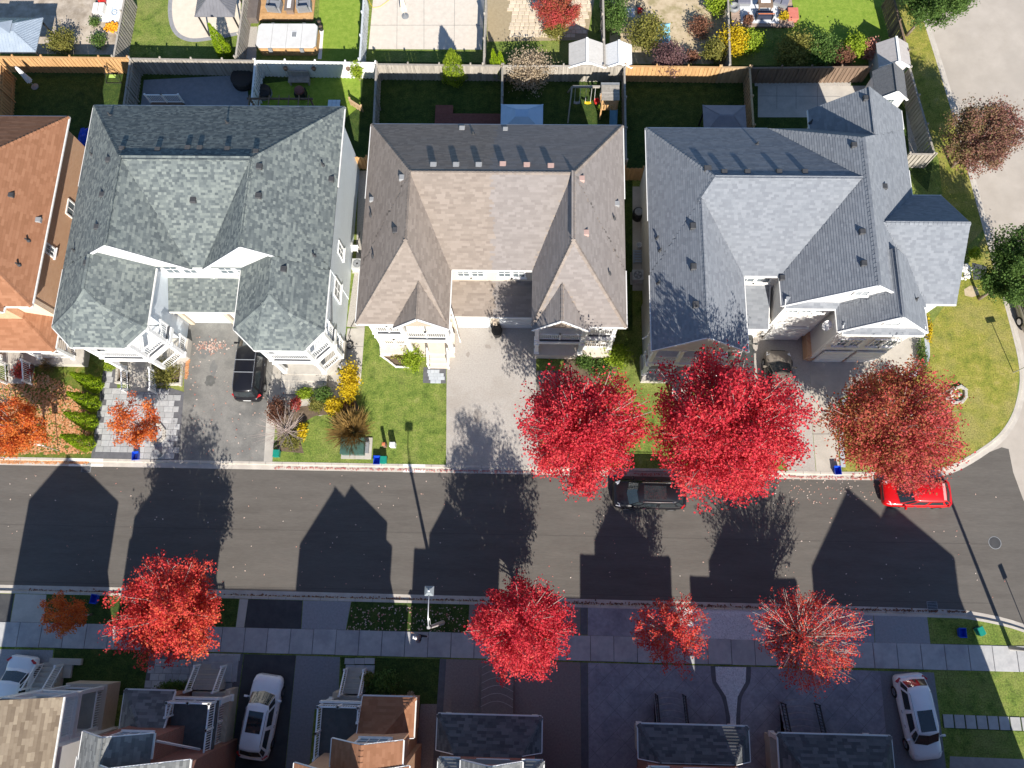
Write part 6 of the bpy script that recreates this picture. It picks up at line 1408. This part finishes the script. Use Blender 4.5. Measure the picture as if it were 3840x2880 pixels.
x, y = G(598,1706); t = thing('round_bin','grey round bin on the paver walk','bin',(x,y,0)); MB().lathe((x,y,0),[(.20,0),(.26,.60),(.24,.60),(.19,.05)],18).build('drum', GREY_P, t, smooth=40); MB().lathe((x,y,.56),[(.27,0),(.28,.03),(.25,.045)],18).build('rim', GREY_P, t)
x, y = G(1865,1252); t = thing('round_bin','black round bin in front of the grey garage door','bin',(x,y,0)); MB().lathe((x,y,0),[(.30,0),(.36,.75),(.33,.75),(.28,.05)],18).build('drum', BLACK, t, smooth=40); MB().lathe((x,y,.70),[(.37,0),(.38,.04),(.34,.05)],18).build('rim', BLACK, t)
x, y = G(1705,1190); t = thing('rain_barrel','pale blue rain barrel with a dark lid by the garage corner','barrel',(x,y,0)); MB().lathe((x,y,0),[(.26,0),(.31,.3),(.31,.7),(.26,1.0)],16).build('barrel', mat('barrel_blue',(.50,.58,.64),None,4,.5), t, smooth=40); MB().lathe((x,y,1.0),[(.28,0),(.28,.05),(.1,.07)],16).build('lid', BLACK, t)
# utility box on its pad
x, y = G(1330,1676,.5); t = thing('utility_box','green metal utility box on a concrete pad','utility box',(x,y,0)); MB().box(x-.95,x+1.05,y-.72,y+.72,0,.09).build('pad', CONC, t); TG = mat('transformer_green',(.045,.10,.08),(.065,.13,.105),3,.6); MB().box(x-.85,x+.62,y-.5,y+.55,.09,.75).build('cabinet', TG, t); MB().box(x-.88,x+.65,y-.53,y+.58,.75,.80).build('lid', TG, t); MB().cbox((x-.1,y-.52,.35),.18,.04,.14).build('handle', GREY_P, t); MB().box(x+.66,x+.88,y-.35,y+.4,.09,.32).build('side_panel', GREY_P, t)
x, y = G(1441,1668,.5); t = thing('utility_pedestal','slim brown utility post on the lawn','utility post',(x,y,0)); MB().cbox((x,y,0),.2,.2,.85,0,.9).build('post_body', mat('pedestal_brown',(.22,.13,.10),None,4,.7), t); MB().cbox((x,y,.85),.22,.22,.06,0,.6).build('cap', CLAY, t)
x, y = G(1472,1668,.4); t = thing('utility_pedestal','pale grey utility pedestal on the lawn','utility post',(x,y,0)); PG = mat('pedestal_grey',(.58,.60,.60),None,4,.6); MB().cbox((x,y,0),.36,.3,.62,0,.94).build('post_body', PG, t); MB().cbox((x,y,.62),.38,.32,.06,0,.75).build('cap', PG, t)
# garden edges, rocks, rings
def blocks(label, name, pts, m, n, s=(.22,.12,.12), cat='edging', rnd=.0, seed=3):
    r = random.Random(seed); w = [Vector((*G(*p),0)) for p in pts]; L_ = [ (b-a).length for a,b in zip(w,w[1:])]; tot = sum(L_); t = thing(name, label, cat, w[len(w)//2]); me = slabmesh('stone', s[0], s[1], s[2], m, .02)
    for i in range(n):
        d = tot*(i+.5)/n; k = 0
        while k < len(L_)-1 and d > L_[k]: d -= L_[k]; k += 1
        p = w[k].lerp(w[k+1], d/L_[k]); a = w[k+1]-w[k]; inst('stone', me, t, (p.x,p.y,0), (0,0,math.atan2(a.y,a.x)+r.uniform(-.1,.1)*(1+rnd)))
    return t
blocks('white block edging round the bed by the porch steps','garden_edging',[(1428,1305),(1430,1335),(1456,1353),(1485,1376),(1545,1377)],CONC_W,22)
blocks('semicircle of grey blocks round the orange maple','tree_ring',[(578,1588),(602,1594),(618,1615),(617,1640),(598,1660),(572,1666)],CONC,12,(.30,.20,.16))
blocks('ring of stones round the bed on the corner lawn','stone_ring',[(3545,1500),(3572,1462),(3600,1450),(3618,1462),(3619,1490),(3605,1508),(3575,1512),(3548,1502)],CONC,20,(.26,.18,.18))
def rocks(label, px, py, n, rad, s, m, seed, name='rock_pile'):
    r = random.Random(seed); x, y = G(px,py); t = thing(name, label, 'rocks', (x,y,0))
    for i in range(n):
        a = r.random()*6.283; k = math.sqrt(r.random())*rad; q = s*r.uniform(.6,1.3); cx_, cy_ = x+math.cos(a)*k, y+math.sin(a)*k*1.1; b = MB(); pr_ = [(q*.7,0),(q,q*.35),(q*.75,q*.8),(q*.2,q)]
        b.lathe((cx_,cy_,0),[(e*r.uniform(.85,1.1),z) for e,z in pr_],7); b.v = [(vx+r.uniform(-.15,.15)*q,vy+r.uniform(-.15,.15)*q,vz) for vx,vy,vz in b.v]; b.build('rock', m, t)
rocks('white rocks piled beside the corner house', 3612,1020,46,.55,.13,CONC_W,5); rocks('rocks inside the stone ring on the corner lawn', 3580,1482,14,.45,.13,CONC,6)
o = sheet('weed_membrane',[(3645,985),(3700,1000),(3698,1045),(3650,1050)],mat('black_membrane',(.06,.065,.07),(.09,.095,.1),4,.6),z=.02)
o = sheet('earth_ring',[(3615,1085),(3640,1070),(3665,1080),(3672,1105),(3645,1115),(3618,1108)],DIRT,z=.010)
sheet('garden_bed',[(445,1372),(500,1372),(500,1432),(446,1432)],SOIL,z=.014); sheet('garden_bed',[(600,1360),(678,1360),(672,1440),(596,1440)],SOIL,z=.014); sheet('garden_bed',[(1432,1310),(1540,1310),(1545,1374),(1486,1374),(1434,1336)],SOIL,z=.010); sheet('garden_bed',[(1040,1540),(1330,1490),(1350,1540),(1180,1560),(1110,1600),(1140,1700),(1040,1690)],SOIL,z=.010); sheet('garden_bed',[(2115,1340),(2300,1330),(2330,1380),(2200,1470),(2118,1450)],SOIL,z=.010)
blocks('grey concrete planter kerb with olive shrub','planter_kerb',[(596,1358),(590,1442),(680,1442),(690,1358)],CONC,20,(.30,.16,.25)); blocks('grey concrete planter kerb around the bare bed','planter_kerb',[(446,1372),(440,1436),(500,1440)],CONC,10,(.30,.16,.25))
x, y = G(1520,1362); t = thing('terracotta_pots','cluster of terracotta pots in the white edged bed','pots',(x,y,0))
for a, c in ((0,0),(.16,.06),(.07,.17)): MB().lathe((x+a,y+c,0),[(.07,0),(.10,.18),(.085,.18),(.06,.05)],12).build('pot', CLAY, t)
x, y = G(1288,1368); t = thing('cardboard_stack','stack of bundled flyers beside the porch','bundle',(x,y,0),.6); MB().box(-.32,.32,-.28,.28,0,.22).build('bundle', GREY_P, t, local=True); MB().box(-.30,.30,-.26,.26,.22,.30).build('top_sheet', CLOTH_W, t, local=True)
# stone bench slabs and landings on the south side
x, y = G(252,2480); t = thing('concrete_step','grey concrete landing slabs by the dark lawn','steps',(x,y,0)); MB().box(x-1.0,x+1.0,y-.18,y+.18,0,.24).build('slab', CONC, t); MB().box(x-1.0,x+.45,y-.95,y-.19,0,.18).build('slab', CONC, t)
x, y = G(1350,2480); t = thing('concrete_step','uneven concrete slabs at the foot of the white railed stairs','steps',(x,y,0))
for i in range(3): MB().cbox((x-.62+i*.62,y+.02*i,0),.60,.34,.14).build('slab', SLAB, t); MB().cbox((x-.55+i*.6,y-.52,0),.58,.62,.12).build('slab', SLAB, t)
x, y = G(838,2490); t = thing('paver_steps','square nested paver steps at the front of the brick house','steps',(x,y,0))
for i,(sx,sy) in enumerate(((1.9,1.5),(1.3,1.1),(.7,.7))): MB().box(x-sx/2,x+sx/2,y-1.0,y-1.0+sy,0,.12*(i+1)).build('tread', PAVER, t)
# ================================================================ vehicles
def paint(name, c): return mat(name, c, tuple(min(1,k*1.06) for k in c), 1.0, .35, coat=.15 if max(c) < .1 else .5, spec=.4)
LIGHT_W = mat('headlamp', (.75,.77,.8), None, 4, .15, spec=.8); LIGHT_R = mat('tail_lamp', (.45,.015,.02), (.55,.03,.03), 4, .2, spec=.7)
def car(name, label, cat, loc, rz, L, W, Ht, body, kind='suv', sunroof=None, rails=False, handles=True, glass=GLASS_C, stripe=None, spoiler=None):
    t = thing(name, label, cat, loc, rz); hw = W/2; hb = .98 if kind in('suv','van') else .88
    P_ = {'suv':(.50,.26,-.455,-.36,.30), 'van':(.50,.30,-.475,-.42,.36), 'hatch':(.50,.21,-.45,-.33,.27), 'sedan':(.50,.20,-.34,-.18,.26)}[kind]
    xf0, xf1, xr0, xr1 = L*(.285 if kind!='van' else .34), L*(P_[1]-.10 if kind!='van' else .18), L*P_[2], L*P_[3]
    st = [(-.5,.70,.80),(-.488,.84,.92),(-.46,.93,.97),(-.38,.985,1),(-.2,1,1),(.1,1,1),(.285,.99,.985),(.36,.975,.955),(.43,.94,.90),(.475,.86,.82),(.493,.74,.72),(.5,.62,.60)]
    prof = [(0,1.02),(.45,1.015),(.74,.99),(.88,.94),(.955,.84),(.99,.70),(1.0,.56),(.985,.42),(.94,.30)]
    b = MB(); n = len(prof)*2-1; vs = []
    for f, wf, zf in st:
        for k in range(n):
            j = abs(k-(len(prof)-1)); s = -1 if k < len(prof)-1 else 1; w_, z_ = prof[j]
            zz = .26+(hb*zf-.26)*((z_-.30)/.72); vs.append((L*f, s*w_*hw*wf, zz))
    fs = [(i*n+k,i*n+k+1,(i+1)*n+k+1,(i+1)*n+k) for i in range(len(st)-1) for k in range(n-1)]
    fs += [tuple(range(n))[::-1], tuple((len(st)-1)*n+k for k in range(n))]
    fs = [f[::-1] for f in fs]
    b.add(vs, fs).build('body', body, t, smooth=38, local=True)
    # cabin: outline at the belt and at the roof
    bw, rw = hw*.90, hw*.70; zb = hb-.02; zr = Ht
    def ring(xa, xb, w_, z, bow): return [(xb,-w_*.86,z),(xb+bow,0,z+.015),(xb,w_*.86,z),(xb-.25*(xb-xa)*.5,w_*.985,z),((xa+xb)/2,w_,z+.01),(xa+.2*(xb-xa)*.5,w_*.97,z),(xa,w_*.86,z),(xa-bow*.5,0,z+.01),(xa,-w_*.86,z),(xa+.2*(xb-xa)*.5,-w_*.97,z),((xa+xb)/2,-w_,z+.01),(xb-.25*(xb-xa)*.5,-w_*.985,z)]
    r0 = ring(xr0,xf0,bw,zb,.16); r1 = ring(xr1,xf1,rw*1.03,zr-.06,.10); r2 = ring(xr1+.10,xf1-.08,rw*.90,zr,.07)
    b = MB(); m_ = len(r0); b.add(r0+r1+r2+[((xr1+xf1)/2,0,zr+.03)], [(i,(i+1)%m_,m_+(i+1)%m_,m_+i) for i in range(m_)]+[(m_+i,m_+(i+1)%m_,2*m_+(i+1)%m_,2*m_+i) for i in range(m_)]+[(2*m_+i,2*m_+(i+1)%m_,3*m_) for i in range(m_)])
    b.build('roof', body, t, smooth=50, local=True)
    def pane(name, idx, lo=.06, hi=.93, inset=.05):
        a = [Vector(r0[i]) for i in idx]; c = [Vector(r1[i]) for i in idx]; cen = sum(a+c,Vector())/(2*len(a)); out = []
        lowr = [p.lerp(q,lo) for p,q in zip(a,c)]; upr = [p.lerp(q,hi) for p,q in zip(a,c)]
        for row in (lowr,upr):
            row[0] = row[0].lerp(row[1],inset); row[-1] = row[-1].lerp(row[-2],inset)
        cc = Vector(((xr0+xf0)/2,0,(zb+zr)/2-.3)); o = lambda p: p+(p-cc).normalized()*.018
        k = len(idx); g = MB(); g.add([o(p) for p in lowr]+[o(p) for p in upr],[(i,i+1,k+i+1,k+i) for i in range(k-1)]); return g.build(name, glass, t, smooth=True, local=True)
    pane('windshield',[0,1,2],.05,.95,.03); pane('rear_window',[6,7,8],.25,.93,.06)
    for idx in ([2,3],[3,4],[4,5],[5,6]): pane('side_window',idx,.14,.90,.10)
    for idx in ([8,9],[9,10],[10,11],[11,0]): pane('side_window',idx,.14,.90,.10)
    wr = .34 if kind!='hatch' else .31
    for sx_ in (-.30,.31):
        for s in (-1,1):
            wl = MB().tube([(L*sx_,s*(hw-.20),wr),(L*sx_,s*(hw+.012),wr)],wr,20).build('wheel', RUBBER, t, local=True); wl2 = MB().tube([(L*sx_,s*(hw+.0),wr),(L*sx_,s*(hw+.022),wr)],wr*.62,16)
            wl2.build('rim', CHROME, wl, local=True)
    for s in (-1,1):
        h_ = MB(); h_.add([(L*.485,s*hw*.50,hb*.72),(L*.462,s*hw*.80,hb*.76),(L*.40,s*hw*.90,hb*.86),(L*.42,s*hw*.66,hb*.90)],[(0,1,2,3) if s>0 else (3,2,1,0)]); h_.v = [(x,y,z+.022) for x,y,z in h_.v]; h_.build('headlight', LIGHT_W, t, local=True)
        MB().beam((-L*.470,s*hw*.70,hb*.90),(-L*.425,s*hw*.955,hb*.88),.10,.16).build('tail_light', LIGHT_R, t, local=True)
        q = MB(); q.cbox((xf0-.28,s*(hw+.10),hb+.0),.12,.20,.13,0,.8); q.beam((xf0-.26,s*hw*.88,hb+.02),(xf0-.28,s*(hw+.04),hb+.04),.06,.05); q.build('mirror', body, t, local=True)
        if handles:
            for x_ in (xf0-.95,xf0-1.75): MB().beam((x_-.09,s*(hw+.005),hb*.86),(x_+.09,s*(hw+.005),hb*.86),.03,.03).build('door_handle', CHROME if body is not RUBBER else body, t, local=True)
        if rails: MB().tube([(xr1+.25,s*rw*.93,zr+.0),(xr1+.4,s*rw*.93,zr+.06),(xf1-.35,s*rw*.93,zr+.06),(xf1-.2,s*rw*.93,zr+.0)],.018,6).build('roof_rail', CHROME, t, local=True)
    if rails == 2:
        for x_ in (xf1-.9,xf1-1.75): MB().beam((x_,-rw*.93,zr+.07),(x_,rw*.93,zr+.07),.05,.025).build('cross_bar', GALV, t, local=True)
    if sunroof: MB().box(sunroof[0]*L,sunroof[1]*L,-rw*.66,rw*.66,zr+.0,zr+.036).build('sunroof', glass, t, local=True)
    MB().cbox((L*.5-.03,0,.42),.05,W*.52,.22).build('grille', BLACK, t, local=True); MB().box(-L*.5-.012,-L*.5+.02,-.26,.26,.55,.68).build('number_plate', WHITE, t, local=True)
    if stripe: MB().box(xr1+.02,xr1+.18,-rw*.84,rw*.84,zr-.05,zr+.012).build('spoiler', stripe, t, local=True)
    return t
PI = math.pi
PW = paint('paint_white',(.80,.81,.83)); PK = paint('paint_black',(.008,.008,.011)); PR = paint('paint_red',(.55,.004,.006)); PT = paint('paint_taupe',(.20,.175,.145)); PDK = paint('paint_charcoal',(.05,.055,.055)); PCH = paint('paint_champagne',(.30,.27,.21))
def at(px,py,z): x, y = G(px,py,z); return (x,y,0)
def road(px,py,z): x, y = G(px,py,z); return (x,y,RZ)
car('hatchback_car','bright red hatchback parked at the corner kerb','car',road(3443,1848,.7),PI,4.25,1.78,1.50,PR,'hatch',stripe=mat('faded_spoiler',(.62,.30,.28),None,4,.5))
car('suv_car','black car with a panoramic roof parked under the maples','car',road(2437,1852,.8),PI,4.65,1.88,1.62,PK,'suv',sunroof=(-.20,.10),rails=1)
car('minivan','black minivan with roof bars on the old asphalt driveway','minivan',at(935,1362,1.0),PI/2,5.0,1.98,1.75,PK,'van',rails=2)
car('suv_car','white car with a dark sunroof on the sealed black driveway','car',at(972,2690,.95),PI/2-.115,4.75,1.90,1.66,PW,'suv',sunroof=(-.16,.09),rails=1)
car('suv_car','white hatchback with bonnet vents beside the slab garden path','car',at(3452,2690,.95),-PI/2+.13,4.75,1.90,1.62,PW,'suv',sunroof=(-.10,.14),rails=1)
car('sedan_car','white car on the grey driveway beside the sand roofed house','car',at(45,2610,.8),-PI/2-.10,4.6,1.85,1.48,PW,'sedan')
car('sedan_car','dark taupe car in the shade before the wide white garage','car',at(2925,1435,.8),PI/2-.03,4.6,1.84,1.48,PT,'sedan')
car('suv_car','charcoal car tucked under the eave of the blue grey roof','car',at(2778,1345,.9),PI/2-.02,4.6,1.86,1.64,PDK,'suv')
car('sedan_car','champagne car parked on the side street beyond the green tree','car',road(3868,1120,.7),PI/2+.13,4.6,1.84,1.48,PCH,'sedan')
# ================================================================ person walking on the sidewalk
def person(label, px, py):
    x, y = G(px,py); t = thing('person', label, 'person', (x,y,.03), PI-.15)
    def skin(name, verts, edges, m, sub=2):
        me = bpy.data.meshes.new(name); me.from_pydata([v[:3] for v in verts], edges, []); o = bpy.data.objects.new(name, me); C.objects.link(o); o.parent = t
        sk_ = o.modifiers.new('skin','SKIN'); 
        for i,v in enumerate(verts): me.skin_vertices[0].data[i].radius = (v[3],v[4] if len(v) > 4 else v[3])
        me.skin_vertices[0].data[0].use_root = True
        sb = o.modifiers.new('sub','SUBSURF'); sb.levels = sub; sb.render_levels = sub; me.materials.append(m); return o
    # the body: pelvis, spine, neck, head, arms, legs in mid stride (x is forward)
    V = [(0,0,.93,.15,.11),(.02,0,1.12,.14,.10),(.05,0,1.34,.17,.11),(.07,0,1.46,.07),(.10,0,1.58,.085),(.11,0,1.70,.075),
         (.06,.18,1.38,.07),(-.10,.24,1.12,.05),(-.02,.24,.90,.038),(.02,.24,.82,.03),
         (.06,-.18,1.38,.07),(.20,-.24,1.14,.05),(.36,-.22,.98,.038),(.43,-.21,.94,.03),
         (.02,.10,.86,.10),(.22,.10,.48,.065),(.20,.10,.09,.045),(.34,.10,.05,.035),
         (.0,-.10,.86,.10),(-.08,-.10,.48,.065),(-.38,-.10,.20,.045),(-.36,-.10,.06,.035)]
    Ed = [(0,1),(1,2),(2,3),(3,4),(4,5),(2,6),(6,7),(7,8),(8,9),(2,10),(10,11),(11,12),(12,13),(0,14),(14,15),(15,16),(16,17),(0,18),(18,19),(19,20),(20,21)]
    SK = mat('skin_tone',(.42,.26,.19),(.48,.31,.23),6,.6); skin('body', V, Ed, SK)
    TOP = mat('grey_jacket',(.20,.20,.23),(.26,.26,.29),9,.9); PAN = mat('dark_trousers',(.025,.025,.035),(.04,.04,.05),9,.9)
    sc = lambda v, k: (v[0],v[1],v[2],v[3]+k,(v[4] if len(v) > 4 else v[3])+k)
    jv = [sc(V[i],.018) for i in (0,1,2)]+[(.06,0,1.42,.10,.09)]+[sc(V[i],.018) for i in (6,7,8,10,11,12)]
    skin('jacket', jv, [(0,1),(1,2),(2,3),(2,4),(4,5),(5,6),(2,7),(7,8),(8,9)], TOP)
    tv = [sc(V[0],.012)]+[sc(V[i],.015) for i in (14,15,16,18,19,20)]; skin('trousers', tv, [(0,1),(1,2),(2,3),(0,4),(4,5),(5,6)], PAN)
    for i,j in ((16,17),(20,21)):
        a, c = Vector(V[i][:3]), Vector(V[j][:3]); b = MB(); b.beam(a-Vector((.05,0,.04)), a+Vector((.20,0,-.04 if i==16 else -.10)), .10, .08); b.build('shoe', WHITE_D, t, local=True)
    h = MB().lathe((.11,0,1.62),[(.100,0),(.105,.05),(.09,.11),(.05,.15),(.01,.16)],14); h.beam((.18,0,1.63),(.29,0,1.62),.16,.015); h.build('cap', WHITE, t, smooth=50, local=True)
    f = MB(); f.cbox((.195,0,1.56),.03,.03,.05,0,.6); f.build('nose', SK, t, local=True)
    for s in (-1,1): MB().cbox((.185,s*.035,1.60),.012,.02,.012).build('eye', BLACK, t, local=True); MB().cbox((.10,s*.09,1.55),.04,.02,.06).build('ear', SK, t, local=True)
    MB().cbox((.186,0,1.53),.01,.045,.010).build('mouth', CLAY, t, local=True)
    for base, d in ((Vector((.02,.24,.82)),Vector((0.02,0,-1))),(Vector((.43,-.21,.94)),Vector((.8,.05,-.5)))):
        d.normalize(); u = Vector((0,1,0)); w_ = d.cross(u).normalized(); hv = [(*base,.032,.02),(*(base+d*.07),.036,.018)]; he = [(0,1)]
        for k,(o_,l) in enumerate(((-.028,.065),(-.010,.078),(.010,.073),(.027,.058))):
            i = len(hv); k1 = base+d*.08+u*o_; hv += [(*k1,.010),(*(k1+d*l*.55+w_*.01),.009),(*(k1+d*l*.9+w_*.03),.008)]; he += [(1,i),(i,i+1),(i+1,i+2)]
        i = len(hv); hv += [(*(base+d*.03+w_*.03),.011),(*(base+d*.07+w_*.055),.009)]; he += [(0,i),(i,i+1)]; skin('hand', hv, he, SK, 1)
person('person in a white cap and grey jacket walking on the shaded sidewalk', 1580,2388)
